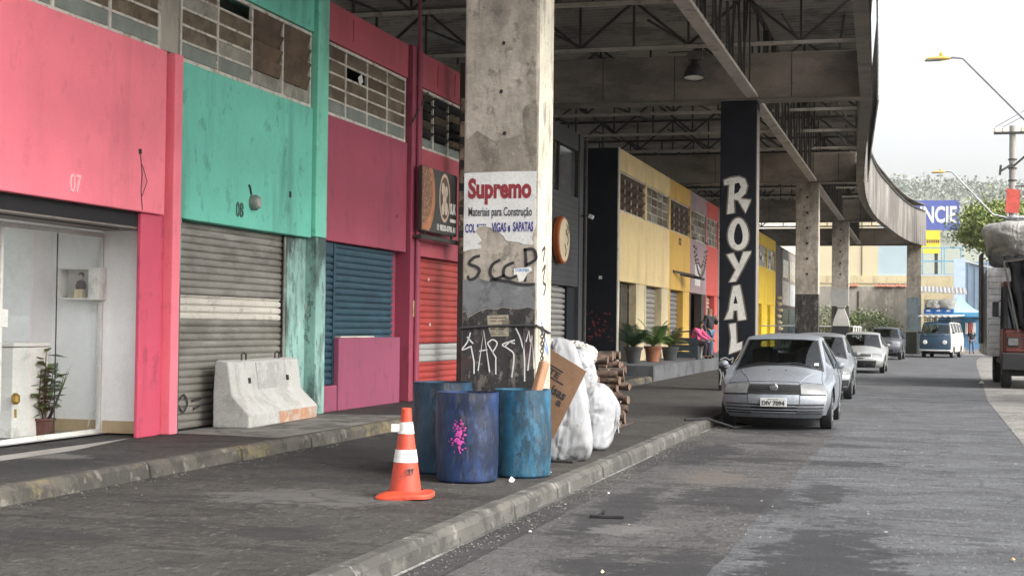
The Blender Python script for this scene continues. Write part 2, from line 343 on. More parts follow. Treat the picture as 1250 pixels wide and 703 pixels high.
def lx(y):
    for (a,xa),(b,xb) in zip(ledge, ledge[1:]):
        if a <= y <= b: return xa+(xb-xa)*(y-a)/(b-a)
    return ledge[-1][1]
while y < 103.5:
    ln = random.choice((.95,1.0,1.05,1.5)); j = lambda: random.uniform(-.012,.012)
    xa, xb = lx(y), lx(y+ln); g = .006; ja, jb, jz = j(), j(), random.uniform(-.008,.006)
    z = .145+jz
    kerb.add([(xa+ja,y+g,0-.02),(xb+jb,y+ln-g,-.02),(xb+jb-.01,y+ln-g,z-.045),(xa+ja-.01,y+g,z-.045),(xa+ja-.05,y+g,z),(xb+jb-.05,y+ln-g,z),(xb-.17,y+ln-g,z),(xa-.17,y+g,z),(xb-.17,y+ln-g,0),(xa-.17,y+g,0)],
             [(0,1,2,3),(3,2,5,4),(4,5,6,7),(6,8,9,7),(0,3,4,7,9),(1,8,6,5,2)])
    y += ln
structure(kerb, 'kerb', M_kerb, bevel=.012)
gut = MB()
for (y0,x0),(y1,x1) in zip(ledge[:8], ledge[1:9]): gut.add([(x0+.02,y0,.003),(x0+.30,y0,.003),(x1+.30,y1,.003),(x1+.02,y1,.003)], [(0,1,2,3)])
M_gut = ground_mat('gutter_concrete', (.075,.072,.068), [(-3.0,10,.3,5,DK,.6),(-3.0,18,.3,3,DK,.6)], cracks=.3)
structure(gut, 'gutter', M_gut)
structure(MB().box(-30,-6.92,-14,38.5,.1,.28), 'shop_platform', M_plat)
pk = MB(); y = -14.0
while y < 38.2:
    ln = random.choice((1.0,1.2,.9)); ln = min(ln, 38.5-y); jx = random.uniform(-.015,.015)
    pk.add([(-6.80+jx,y+.005,.1),(-6.80+jx,y+ln-.005,.1),(-6.82+jx,y+ln-.005,.25),(-6.82+jx,y+.005,.25),(-6.86,y+.005,.284),(-6.86,y+ln-.005,.284),(-6.93,y+ln-.005,.284),(-6.93,y+.005,.284)],
           [(0,1,2,3),(3,2,5,4),(4,5,6,7),(0,3,4,7),(1,6,5,2)]); y += ln
structure(pk, 'platform_kerb', M_kerb2, bevel=.01)
structure(MB().add([(-8.45,15.45,.285),(-6.95,15.3,.285),(-6.9,17.4,.289),(-6.95,19.9,.285),(-8.25,19.6,.285)], [(0,1,2,3,4)]), 'doorstep_slab', M_slab)
structure(MB().add([(-8.42,9,.286),(-8.12,9,.283),(-8.12,13.0,.283),(-8.40,14.6,.286)], [(0,1,2,3)]), 'shop_threshold', mat('pale_tile', (.38,.35,.32), .5, var=.15, vs=3, bump=.05, stains=[((.2,.19,.17), 3, (1,1,1), .5, .65, .6)]))
structure(MB().box(-30,-6.81,38.5,102,.1,.55), 'raised_terrace', mat('terrace_concrete', (.115,.118,.125), .85, var=.2, vs=1, bump=.3, bs=30, world=True, stains=[((.045,.048,.055), 1.1, (1,1,1), .48, .62, .7)]))

def strip(pts, w, name, m, z):
    b = MB()
    for (xa,ya),(xb,yb) in zip(pts, pts[1:]): b.add([(xa-w/2,ya,z),(xa+w/2,ya,z),(xb+w/2,yb,z),(xb-w/2,yb,z)], [(0,1,2,3)])
    structure(b, name, m)
M_seam = ground_mat('tar_seam', (.030,.030,.032), [], cracks=0); M_line = ground_mat('worn_kerb_line', (.26,.255,.245), [(-3.1,12,.3,3,(.05,.05,.05),.8),(-3.1,20,.3,2.5,(.05,.05,.05),.9)], cracks=0)
pe = [(-1.30+.10*noise.noise(Vector((0,k*.37,5)))+.05*noise.noise(Vector((2,k*1.7,5))), -14+k*.35) for k in range(110)]
pb_ = MB()
for x, y in pe: pb_.v += [Vector((lx(y)+.32 if y < 24 else lx(y)+.32, y, .004)), Vector((x, y, .004))]
for i in range(len(pe)-1): pb_.f.append((2*i,2*i+1,2*i+3,2*i+2))
M_patch = ground_mat('asphalt_patch_brown', (.074,.072,.070), [(-1.55,9.3,.5,1.5,DK,.8),(-1.6,13.8,.8,1.3,DK,.75),(-2.5,12.5,.35,2.6,DK,.75),(-2.6,18.5,.5,2.2,DK,.8),(-1.9,17.8,.7,.5,DK,.75),(-2.1,9.6,.35,.6,DK,.7),(-1.9,20.5,.7,.4,DK,.65),(-2.2,11.3,.35,.35,(.13,.125,.12),.6),(-2.1,15.6,.5,.9,(.12,.10,.085),.5),(-2.2,23.8,1.3,2.0,DK,.85)], cracks=.5)
structure(pb_, 'asphalt_patch', M_patch)
strip([(-3.165,6),(-3.16,12),(-3.165,18),(-3.16,23)], .035, 'kerb_line', M_line, .0082)
rg = random.Random(77); gr_ = MB()
def grit(x, y, z, s):
    a = rg.uniform(0, 6.28); P_ = [Vector((x+s*math.cos(a+k*2.1)*rg.uniform(.6,1.2), y+s*math.sin(a+k*2.1)*rg.uniform(.6,1.2), z)) for k in range(3)]; n = len(gr_.v)
    gr_.v += P_+[Vector((x,y,z+s*.7))]; gr_.f += [(n,n+1,n+3),(n+1,n+2,n+3),(n+2,n,n+3)]
for k in range(1500): grit(-3.17+abs(rg.gauss(0,.16)), rg.uniform(7,26), .007, rg.uniform(.004,.014))
for k in range(700): grit(-6.78+abs(rg.gauss(0,.12)), rg.uniform(9,38), .142, rg.uniform(.005,.016))
for k in range(900): grit(rg.uniform(-2.9,1.2), rg.uniform(7,30), .007, rg.uniform(.003,.009))
for k in range(500): grit(rg.uniform(-6.6,-3.5), rg.uniform(8,30), .142, rg.uniform(.003,.010))
o = gr_.build('grit', mat('grit_mix', (.11,.10,.088), .9, var=.8, vs=9, bump=0), None); tag(o, 'loose grit and crumbs gathered along the kerbs', 'grit', None, 'stuff')

# ------------------------------------------------------------------ canopy over the pavement
ZB, ZT, ZR = 6.82, 7.9, 9.3
canopy = thing('market_canopy', 'long concrete and steel market canopy with corrugated roof over the pavement', 'canopy', (-8, 14, 0))
FI = [(8,-.75),(14,-.85),(23.9,-1.09),(28.2,-1.2),(34.2,-1.37),(43.5,-1.82),(53.6,-2.27),(58.9,-2.40),(64.3,-2.43),(70.6,-2.31),(76.2,-2.0),(83.5,-1.54),(89.7,-.95),(94.95,-.03)]
FI_s = [Vector(p) for p in FI[:6]] + spline([Vector(p) for p in FI[6:]], 4)
def fx(y):
    for a, b in zip(FI_s, FI_s[1:]):
        if a.x <= y <= b.x: return a.y+(b.y-a.y)*(y-a.x)/(b.x-a.x)
    return FI_s[-1].y
eb = MB(); pan = MB(); n0 = len(FI_s)
sec = [(0,ZB),(.26,ZB),(.26,7.5),(0,7.5)]
for s_ in FI_s:
    for dx, z in sec: eb.v.append(Vector((s_.y+dx, s_.x, z)))
for i in range(n0-1):
    for k in range(4): eb.f.append((i*4+k, i*4+(k+1)%4, i*4+4+(k+1)%4, i*4+4+k))
eb.f += [(0,1,2,3), tuple((n0-1)*4+k for k in (3,2,1,0))]
eb.build('edge_beam', M_conc2, canopy)
# ribbed cladding sheets standing on the edge beam, a dark joint at each pillar line
def clad(y0, y1, top, name, m, off=.30, amp=.035):
    mb = MB(); ys = [q for q in [y0+i*.11 for i in range(int((y1-y0)/.11)+1)]]
    for i, q in enumerate(ys):
        ph = (q*1.0) % .66; d = amp if ph < .10 else 0
        x = fx(q)+off+d
        for xx in (x, x-.03): mb.v += [Vector((xx, q, ZB-.04)), Vector((xx, q, top(q)))]
    for i in range(len(ys)-1):
        a, b = i*4, i*4+4
        mb.f += [(a,b,b+1,a+1),(a+2,a+3,b+3,b+2),(a+1,b+1,b+3,a+3),(a,a+2,b+2,b)]
    e = (len(ys)-1)*4; mb.f += [(0,1,3,2),(e,e+2,e+3,e+1)]
    return mb.build(name, m, canopy)
M_fgrey = mat('grey_cladding', (.50,.52,.54), .5, var=.12, vs=.6, bump=.05, stains=[((.2,.2,.2), .8, (1,1,.3), .54, .7, .6)])
clad(8, 34.1, lambda q: 9.05, 'fascia_panel', M_fgrey, off=.40, amp=.006)
clad(34.3, 53.6, lambda q: 9.0, 'fascia_panel', M_fgrey, off=.42, amp=.006)
clad(53.8, 94.9, lambda q: 8.95-.002*(q-53), 'fascia_panel', M_fascia, off=.29)
tt = MB(); P = [(fx(q)+.33, q, 8.99-.002*(q-53)) for q in [53.8+i*1.5 for i in range(28)]]
tt.tube(P, .05, 6).build('top_trim', M_steel, canopy)
# roof: corrugated sheets, ribs across the street
rf = MB(); ys = []; q = 8.0
while q < 95: ys += [(q,0),(q+.09,.05),(q+.16,.05),(q+.25,0)]; q += .34
for y_, dz in ys:
    rf.v += [Vector((-16.5,y_,ZR+dz-.25)), Vector((fx(min(y_,94.9))+.28,y_,ZR+dz))]
for i in range(len(ys)-1): rf.f.append((2*i,2*i+1,2*i+3,2*i+2))
rf.build('roof_sheet', M_roof, canopy)
# cross beams of the portal frames
PY = [14.0, 34.0, 53.7, 73.4, 94.35]
for yb in PY:
    x1 = fx(yb)-.003
    b = MB().box(-17, x1, yb+.04, yb+.60, ZB-.005, ZT).build('cross_beam', M_beam, canopy, bevel=.02)
    jt = MB()
    for xx in (-12.6,-9.9,-7.3,-5.6,-2.9): jt.box(xx, xx+.02, yb+.034, yb+.039, ZB+.02, ZT-.02)
    jt.build('board_joint', M_steel, b)
    MB().box(-17, x1, yb+.035-.06, yb+.03, ZB-.012, ZB+.05).build('beam_lip', M_conc2, b)
# trusses across the bays
def truss(y):
    x0, x1 = -16.5, fx(min(y,94.9))-.02
    t = MB().box(x0,x1,y-.05,y+.05,ZT+.02,ZT+.10).build('roof_truss', M_chord, canopy)
    w = MB(); w.box(x0,x1,y-.04,y+.04,ZR-.28,ZR-.2)
    n = int((x1-x0)/1.25); d = (x1-x0)/n
    for i in range(n):
        a = x0+i*d
        if i % 2: w.bar((a,y,ZT+.1),(a+d,y,ZR-.25),.06)
        else: w.bar((a,y,ZR-.25),(a+d,y,ZT+.1),.06)
        w.bar((a+d,y-.004,ZT+.1),(a+d,y-.004,ZR-.25),.05)
    w.build('truss_web', M_steel, t)
for a, b in zip(PY, PY[1:]):
    n = 4
    for i in range(1, n+1): truss(a+.9+(b-a-.9)*(i/(n)) - .75)
# longitudinal lattice girder on the pillar line
gx = -3.78
lg = MB().box(gx-.13, gx+.13, 10, 94, ZB+.045, ZB+.12).build('girder_chord', M_chord, canopy)
lw = MB(); y = 10.0; k = 0
while y < 93:
    if not any(abs(y+.5-p-.3) < .85 for p in PY):
        k += 1; a_, b_ = (y, y+1.0) if k % 2 else (y+1.0, y); lw.bar((gx,a_,ZB+.12),(gx,b_,ZR-.3),.055); lw.bar((gx+.05,y+1.0,ZB+.12),(gx+.05,y+1.0,ZR-.3),.035)
    y += 1.0
lw.box(gx-.05,gx+.05,10,94,ZR-.3,ZR-.22)
lw.build('girder_lattice', M_steel, lg)
# horizontal wind bracing under the roof
br = MB()
for a, b in zip(PY, PY[1:]):
    for x in (-15,-12,-9.2,-6.4):
        br.bar((x,a+1,ZR-.33),(x+2.6,b-1,ZR-.33),.05)
    br.bar((-3.2,a+1,ZR-.33),(fx(b)-.3,b-1,ZR-.33),.05); br.bar((fx(a)-.4,a+1,ZR-.35),(-3.2,b-1,ZR-.35),.05)
br.build('wind_brace', M_steel, canopy)
# rods hanging under the near truss
# ------------------------------------------------------------------ pillars
def pillar(label, x0, x1, y0, y1, m, z1=ZB-.01):
    t = thing('concrete_pillar', label, 'pillar', ((x0+x1)/2, y0, .14), group='canopy pillars along the kerb')
    MB().box(x0, x1, y0, y1, .1, z1).build('shaft', m, t, bevel=.025)
    return t
P1X0, P1X1, P1Y = -4.41, -3.645, 14.0
p1 = pillar('thick bare concrete pillar with a torn red lettered advert and graffiti behind the blue barrels', P1X0, P1X1, P1Y, P1Y+.6, M_conc)
def q1(x, y): v = at(x, y, P1Y); return (v.x, v.z)
F1 = (Vector((0, P1Y, 0)), Vector((1,0,0)), Vector((0,0,1)))
def z1(L, x0, y0, s): return [q1(x0+a/s, y0+b/s) for a, b in L]
def clampx(L): return [(min(max(a, P1X0+.012), P1X1-.012), b) for a, b in L]
M_post = mat('faded_poster', (.60,.60,.58), .7, var=.06, vs=3, bump=.1, bs=20, stains=[((.33,.31,.28), 4, (1,1,.4), .58, .72, .6), ((.28,.25,.22), 30, (1,1,1), .70, .74, .5)])
M_mar = mat('maroon_ink', (.20,.014,.022), .6, var=.15, vs=6, bump=0)
M_marw = mat('white_ink', (.68,.66,.64), .6, bump=0)
M_ink = mat('black_ink', (.03,.028,.03), .6, var=.3, vs=12, bump=0)
M_blueink = mat('blue_ink', (.035,.03,.16), .6, var=.2, vs=8, bump=0)
M_greyp = mat('grey_repaint', (.155,.16,.165), .7, var=.2, vs=4, bump=.2, stains=[((.06,.058,.055), 3, (1,1,1), .55, .64, .7), ((.26,.255,.25), 7, (1,1,1), .62, .7, .5)])
M_blackp = mat('black_old_paint', (.026,.024,.023), .7, var=.4, vs=4, bump=.3, stains=[((.15,.13,.11), 4, (1,1,.6), .575, .64, .8), ((.07,.02,.02), 2, (1,1,1), .60, .68, .6), ((.20,.18,.155), 13, (1,1,.7), .62, .68, .7), ((.008,.008,.008), 3, (1,1,.3), .56, .64, .8)])
post = MB().prism([clampx(z1([(65,75),(200,70),(420,60),(650,58),(648,250),(625,262),(640,280),(628,420),(646,436),(648,480),(612,540),(600,585),(615,625),(600,635),(540,628),(500,612),(440,606),(400,600),(385,568),(340,530),(280,498),(230,486),(190,492),(160,528),(190,568),(212,600),(175,626),(207,640),(205,662),(130,668),(65,684)], 555, 200, 6.391))], F1, -.002, .003).build('painted_advert', M_post, p1)
def ctr(x, y, d=0): a, b = q1(x, y); return FY(a, P1Y-d, b)
pxm = 1800/14.0
def t1(body, x0, x1, y0, y1, m, name, bold=0, d0=.004, d1=.006, par=post):
    mb = MB(); text(mb, body, (x1-x0)/pxm, (y1-y0)/pxm, ctr((x0+x1)/2, (y0+y1)/2), d0, d1, bold); return mb.build(name, m, par)
# "Supremo": heavy slab letters with a white core
t1('Supremo', 568, 652, 216.5, 250.5, M_mar, 'lettering', .045, .0035, .0055)
t1('Materiais para Construção', 568.5, 652.5, 252.5, 267.5, M_ink, 'lettering', .015)
# the bottom line lost the middle of its first word with the plaster
t1('COL', 567.5, 581, 273, 284.5, M_blueink, 'lettering', .03)
t1('VIGAS e', 599.5, 624, 271.5, 283.5, M_blueink, 'lettering', .03)
t1('SAPATAS', 625.5, 652, 270.5, 283, M_blueink, 'lettering', .03)
t1("I''''", 582, 594, 273.5, 277.5, M_blueink, 'lettering', .03)
MB().prism([clampx(z1([(92,606),(150,562),(220,604),(300,590),(350,572),(342,490),(356,455),(384,443),(412,450),(412,736),(92,738)], 540, 0, 3.513))], F1, -.002, .0014).build('damp_patch', mat('damp_concrete', (.235,.205,.165), .85, var=.25, vs=4, bump=.3, stains=[((.11,.095,.08), 3, (1,1,.6), .54, .64, .7), ((.34,.31,.26), 7, (1,1,.7), .60, .68, .6)]), p1)
MB().prism([clampx(z1([(32,188),(60,192),(110,186),(150,196),(200,182),(240,200),(290,208),(330,204),(372,210),(372,322),(330,312),(290,320),(250,318),(215,312),(190,322),(150,318),(110,330),(85,345),(60,360),(50,330),(32,335)], 555, 290, 3.696))], F1, -.002, .0022).build('repainted_patch', M_greyp, p1)
bl = clampx(z1([(32,338),(50,333),(60,363),(85,348),(110,333),(150,321),(190,325),(215,315),(250,321),(290,323),(330,315),(372,325),(372,420),(372,700)], 555, 290, 3.696))
MB().prism([bl + [(P1X1-.012, .16), (P1X0+.012, .16)]], F1, -.002, .0022).build('black_base_paint', M_blackp, p1)
M_spray = mat('black_spray', (.02,.018,.018), .6, var=.3, vs=10, bump=0)
M_chalk = mat('white_marker', (.58,.57,.55), .7, var=.2, vs=14, bump=0)
g = MB()
for L in ([(115,82),(85,92),(66,118),(98,132),(112,150),(96,180),(68,190),(60,172)], [(206,100),(172,122),(160,160),(182,186),(226,170)], [(268,112),(228,132),(222,170),(250,184),(280,172)], [(318,48),(322,120),(318,200)], [(312,56),(350,52),(370,70),(366,100),(324,124)], [(160,190),(240,198),(300,212),(366,210)]):
    g.ribbon(clampx(z1(L, 555, 290, 3.696)), lambda t: .034-.014*abs(t-.5), F1, .002, .0048)
g.build('graffiti', M_spray, p1)
g = MB()
for L in ([(72,428),(58,470),(34,506),(74,490)], [(56,448),(84,478)], [(74,488),(88,560),(88,614)], [(106,600),(132,420),(158,606)], [(110,512),(148,505)], [(148,476),(186,540),(186,616)], [(148,476),(172,460),(192,478),(170,520)], [(272,462),(216,482),(244,502),(268,532),(258,630)], [(224,492),(250,470),(272,478)], [(276,408),(296,450),(312,502),(308,410)], [(308,410),(316,560),(316,648)], [(322,470),(336,420),(342,470)], [(330,600),(350,440),(366,592)]):
    g.ribbon(clampx(z1(L, 555, 290, 3.696)), .0125, F1, .002, .0048, smooth=len(L) > 3)
g.build('graffiti', M_chalk, p1)
M_note = mat('old_notice', (.33,.29,.21), .8, var=.15, vs=8, bump=.1, stains=[((.1,.09,.07), 6, (1,1,1), .58, .66, .7)])
nt = MB().prism([z1([(148,352),(243,348),(244,444),(165,446),(150,400)], 555, 290, 3.696)], F1, .001, .006).build('paper_notice', M_note, p1)
g = MB()
for k, yy in enumerate((362,376,404,412,428,436)):
    for a, b in ((160,190),(196,232)): g.ribbon(z1([(a+3*k%7,yy),(b-2*k%9,yy)], 555, 290, 3.696), .006, F1, .0062, .0075, smooth=False)
g.build('notice_print', M_ink, nt)
stk = MB().prism([z1([(268,140),(345,132),(350,150),(330,160),(310,196),(290,200),(282,165),(268,170)], 555, 290, 3.696)], F1, .0049, .0062).build('torn_sticker', M_white, p1)
g = MB(); a, b = q1(555+306/3.696, 290+147/3.696); text(g, 'CURITIBA', .14, .030, FY(a, P1Y, b), .0063, .0072, .02); g.build('sticker_print', mat('sticker_blue', (.05,.18,.42), .5, bump=0), stk)
# pale stained sheet that paints skylight onto the street side, with scrawls
FS = (Vector((P1X1, 0, 0)), Vector((0,1,0)), Vector((0,0,1)))
M_lit_side = mat('lit_side_cream', (.54,.50,.40), .75, var=.15, vs=3, bump=.25, stains=[((.34,.30,.24), 1.8, (1,1,.16), .52, .64, .75), ((.16,.14,.115), 6, (1,1,.3), .58, .68, .7), ((.10,.09,.075), 15, (1,1,.6), .62, .70, .6)])
lw_ = MB().prism([[(P1Y+.015,.15),(P1Y+.585,.15),(P1Y+.585,6.7),(P1Y+.015,6.7)]], FS, -.002, .003).build('pale_lit_side', M_lit_side, p1)
g = MB()
for L in ([(14.22,2.12),(14.34,2.18),(14.25,2.02),(14.36,1.98),(14.28,1.88)], [(14.2,2.32),(14.32,2.36),(14.24,2.22)], [(14.2,1.4),(14.35,1.5),(14.25,1.25)]): g.ribbon(L, .03, FS, .003, .005)
g.build('scrawl', M_spray, lw_)
g = MB()
for L in ([(14.1,1.1),(14.45,1.22),(14.2,1.0)], [(14.2,1.62),(14.5,1.3),(14.3,1.4)]): g.ribbon(L, .03, FS, .003, .005)
g.build('scrawl', mat('blue_spray', (.12,.22,.42), .6, bump=0), lw_)
g = MB()
for L in ([(14.2,.95),(14.5,.85),(14.3,.8)], [(14.12,.78),(14.4,.72)]): g.ribbon(L, .03, FS, .003, .005)
g.build('scrawl', mat('red_spray', (.42,.08,.12), .6, bump=0), lw_)
g = MB()
for x, y in ((615,53),(616,163),(612,112),(600,395)): a, b = q1(x, y); g.obox((a, P1Y-.001, b), (.03,.008,.035), Matrix.Rotation(.3, 3, 'Y'))
g.build('bolt_hole', M_dark, p1)
# rope round the pillar, its end a hanging chain: a thing of its own
a0, zc_ = q1(562, 398)
rp = MB().tube([(P1X0-.012,P1Y+.3,zc_-.02),(P1X0-.012,P1Y-.012,zc_-.02),(-4.1,P1Y-.014,zc_+.005),(-3.9,P1Y-.014,zc_+.012),(P1X1+.012,P1Y-.014,zc_+.015),(P1X1+.014,P1Y+.25,zc_-.02),(P1X1+.016,P1Y+.5,zc_-.06)], .012, 6)
rp = rp.solo('rope', M_ink, 'thin black rope tied tightly round the graffiti pillar above the barrels', 'rope', (P1X0,P1Y-.014,zc_), smooth=True)
ch = MB()
for k in range(12):
    m = Matrix.Rotation(R(90*(k % 2)), 3, 'Z') @ Matrix.Rotation(R(90), 3, 'X'); c = Vector((P1X1+.035, P1Y+.12, zc_-.02-k*.036))
    pts = [c + m @ Vector((.014*math.cos(t), .024*math.sin(t), 0)) for t in [2*math.pi*i/10 for i in range(11)]]
    ch.tube(pts, .006, 5, caps=False)
ch.solo('chain', M_steel, 'short rusty chain hanging from the rope at the pillar corner over the white sack', 'chain', (P1X1+.03,P1Y+.12,zc_), smooth=True)

# the black pillar with the tall painted letters
p2 = pillar('black painted pillar with tall white letters reading ROYAL beside the silver car', -4.5, -3.665, 34.0, 34.6, M_black)
F2 = (Vector((0, 34.0, 0)), Vector((1,0,0)), Vector((0,0,1)))
def q2(x, y): v = at(875+x/2.51, 195+y/2.51, 34.0); return (v.x, v.z)
el = lambda cx, cy, rx, ry, n=20: [(cx+rx*math.cos(2*math.pi*i/n)+2*math.sin(4*math.pi*i/n), cy+ry*math.sin(2*math.pi*i/n)) for i in range(n)]
LET = [[[(20,62),(40,54),(68,50),(88,58),(96,80),(90,104),(74,118),(106,122),(102,134),(88,166),(64,126),(54,122),(56,164),(30,168),(34,112),(36,78),(22,80)], [(55,74),(68,70),(74,84),(66,100),(53,106)]],
       [el(66,228,34,52), el(66,228,13,33)],
       [[(28,290),(52,284),(68,318),(80,281),(107,279),(103,292),(60,374),(36,376),(56,338)]],
       [[(48,386),(72,382),(82,430),(92,490),(64,494),(61,462),(53,463),(50,488),(22,491),(35,460),(40,425)], [(57,414),(64,440),(51,441)]],
       [[(36,502),(60,499),(63,562),(80,555),(77,582),(36,597),(42,545)]]]
M_let = mat('letter_white', (.66,.65,.60), .6, var=.12, vs=5, bump=.05, stains=[((.3,.29,.27), 7, (1,1,1), .58, .7, .5)])
M_letb = mat('letter_outline', (.13,.105,.08), .6, var=.2, bump=0)
for L in LET:
    mb = MB(); mb.prism([[q2(*p) for p in l] for l in L], F2, -.002, .004); o = mb.build('painted_letter', M_let, p2)
    mb = MB(); l = [q2(*p) for p in L[0]]; mb.ribbon(l+[l[0]], .035, F2, .0042, .0055, smooth=False); mb.build('letter_outline', M_letb, o)
g = MB()
for L in ([(10,612),(26,606),(40,612),(50,606),(46,622)], [(14,618),(20,632),(34,634)], [(8,640),(14,660),(10,690)], [(18,650),(26,690)], [(30,640),(34,670),(46,640),(50,668)]): g.ribbon([q2(*p) for p in L], .03, F2, .001, .004)
g.build('graffiti', mat('dim_marker', (.30,.30,.29), .7, bump=0), p2)
def edge_strip(p, x, y0, y1, z0, z1_, m): MB().box(x-.002, x+.004, y0+.03, y1-.03, z0, z1_).build('pale_lit_side', m, p)  # pale strip painted on the street side to make it look lit
edge_strip(p2, -3.665, 34, 34.6, .2, 6.6, MT['taupe'])
p3 = pillar('bare concrete pillar with a black painted base behind the silver car', -4.38, -3.57, 53.7, 54.3, M_conc)
MB().box(-4.383,-3.567,53.696,54.304,.15,2.82).build('black_base_paint', M_blackp, p3)
edge_strip(p3, -3.569, 53.7, 54.3, 2.84, 6.6, M_lit_side)
p4 = pillar('concrete pillar with stained middle and black foot behind the metal smoker hood', -4.235, -3.43, 73.4, 74.0, M_conc)
MB().box(-4.238,-3.427,73.396,74.004,.15,2.7).build('black_base_paint', M_blackp, p4)
MB().box(-4.237,-3.428,73.397,74.003,2.72,3.55).build('repainted_patch', M_greyp if False else mat('light_grey_repaint', (.33,.33,.31), .7, var=.15, vs=2), p4)
edge_strip(p4, -3.43, 73.4, 74.0, 3.6, 6.6, M_lit_side)
p5 = pillar('last concrete pillar at the canopy end with pale blue paint low down beside the parked van', -.9, -.03, 94.35, 94.95, M_conc)
MB().box(-.903,-.027,94.346,94.954,.15,3.6).build('blue_base_paint', mat('faded_blue_paint', (.20,.25,.27), .7, var=.2, vs=1.5, stains=[((.10,.12,.13), 2, (1,1,.5), .5, .66, .7)]), p5)
for p, (x, y0, z0) in ((p3,(-3.97,53.697,3.0)),(p4,(-3.83,73.397,3.7))):
    g = MB()
    for k in range(6): g.box(x-.04, x+.04, y0-.006, y0+.01, z0+.5+k*.55, z0+.58+k*.55)
    g.build('bolt_hole', M_dark, p)

# ------------------------------------------------------------------ shops
XF = -8.3
def shutter(par, m, X, y0, y1, z0, z1_, pitch=.088, amp=.018, name='roller_shutter'):
    mb = MB(); zs = []; z = z0
    while z < z1_-.001:
        for f, a in ((0,-.6),(.10,-.6),(.13,.7),(.35,1),(.62,1),(.86,.75),(.90,-.6)):
            if z+f*pitch <= z1_: zs.append((z+f*pitch, X+amp*a))
        z += pitch
    for zz, xx in zs: mb.v += [Vector((xx,y0,zz)), Vector((xx,y1,zz))]
    for i in range(len(zs)-1): mb.f.append((2*i,2*i+1,2*i+3,2*i+2))
    return mb.build(name, m, par, fix=False)
def window(par, X, y0, y1, z0, z1_, ncol, nrow, pick, void=True, fm=None):
    """steel louvre window: frame > panes; pick(col, row from the top) -> (material, tilt in degrees) or None for a missing pane"""
    fm = fm or M_frame; f = MB(); w = .045
    f.box(X-.04,X+.01,y0,y1,z0,z0+w); f.box(X-.04,X+.01,y0,y1,z1_-w,z1_)
    dy = (y1-y0)/ncol; dz = (z1_-z0-2*w)/nrow
    for c in range(ncol+1):
        yy = min(max(y0+c*dy-w/2, y0), y1-w); f.box(X-.035,X+.006,yy,yy+w,z0+w+.001,z1_-w-.001)
    for r in range(1, nrow): 
        for c in range(ncol):
            k_ = pick(c, r-1)
            if not (k_ and abs(k_[1]) > 6): f.box(X-.02,X+.003,y0+c*dy+w/2+.001,y0+(c+1)*dy-w/2-.001,z0+w+r*dz-.015,z0+w+r*dz+.015)
    fo = f.build('window', fm, par)
    by = {}
    for c in range(ncol):
        for r in range(nrow):
            k = pick(c, r)
            if not k: continue
            m, tl = k; mb = by.setdefault(m.name, (m, MB()))[1]
            cz = z1_-w-(r+.5)*dz; cy = y0+(c+.5)*dy; rm = Matrix.Rotation(R(tl), 3, 'Y')
            mb.obox((X-.012,cy,cz), (.006,dy-w-.006,dz-.026 if abs(tl) < 6 else dz*.93), rm)
    for m, mb in by.values(): mb.build('pane', m, fo)
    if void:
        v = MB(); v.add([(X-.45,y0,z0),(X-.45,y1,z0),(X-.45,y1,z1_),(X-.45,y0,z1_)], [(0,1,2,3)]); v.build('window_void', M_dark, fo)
    return fo
def unit(label, y0, y1, X, top=6.28, cat='shop', group='shops under the canopy', back=True, zt=2.78):
    t = thing('shop_unit', label, cat, (X, (y0+y1)/2, .28), group=group)
    if back: MB().box(-15.5, X-.7, y0+.01, y1-.01, .2, top-.02).build('building_body', MT['greyupper'], t)
    return t
def wall(t, m, X, y0, y1, z0, z1_, th=.28, name='wall', bevel=.012): return MB().box(X-th, X, y0, y1, z0, z1_).build(name, m, t, bevel=bevel)
rnd = lambda a, b: random.uniform(a, b)

# --- pink shop with the glazed front
pk = unit('bright pink shop with a glazed white interior and number 07', 11.0, 15.45, XF, back=False)
wall(pk, MT['pink'], XF, 10.6, 15.07, 2.78, 4.65)
wall(pk, MT['pinkcol'], XF-.05, 14.64, 15.1, .28, 2.778, th=.05, name='pilaster')
wall(pk, MT['pinkcol'], XF-.09, 15.10, 15.235, .28, 4.62, th=.24, name='recess')
wall(pk, MT['pink'], XF+.02, 15.236, 15.42, .28, 4.66, name='pilaster')
wall(pk, MT['greyupper'], XF-.04, 15.0, 15.40, 4.663, 6.3, name='upper_pilaster')
wall(pk, MT['greyupper'], XF-.02, 10.6, 14.99, 5.70, 6.3, name='upper_wall')
window(pk, XF-.06, 10.7, 15.0, 4.652, 5.69, 4, 5, lambda c, r: (M_pane_green, 0) if r == 4 else ((M_pane, rnd(-2,2)) if (c+r) % 4 else None), void=False)
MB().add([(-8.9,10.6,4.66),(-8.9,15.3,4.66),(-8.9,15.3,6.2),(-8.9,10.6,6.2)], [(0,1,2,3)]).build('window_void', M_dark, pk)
num = MB(); text(num, '07', .20, .19, FX(XF, 13.22, 2.965), -.002, .012, .0); num.build('house_number', mat('number_pink', (.85,.45,.48), .6, bump=0), pk)
hl = MB().obox((XF+.001,14.50,3.44), (.006,.06,.055), Matrix.Rotation(.2,3,'X')).build('wall_hole', M_dark, pk)
MB().tube([(XF+.006,14.50,3.42),(XF+.008,14.54,3.2),(XF+.006,14.53,3.0),(XF+.008,14.56,2.8)], .005, 5).tube([(XF+.006,14.54,3.3),(XF+.02,14.63,3.12),(XF+.006,14.55,2.95)], .004, 5).build('loose_wire', M_ink, pk)
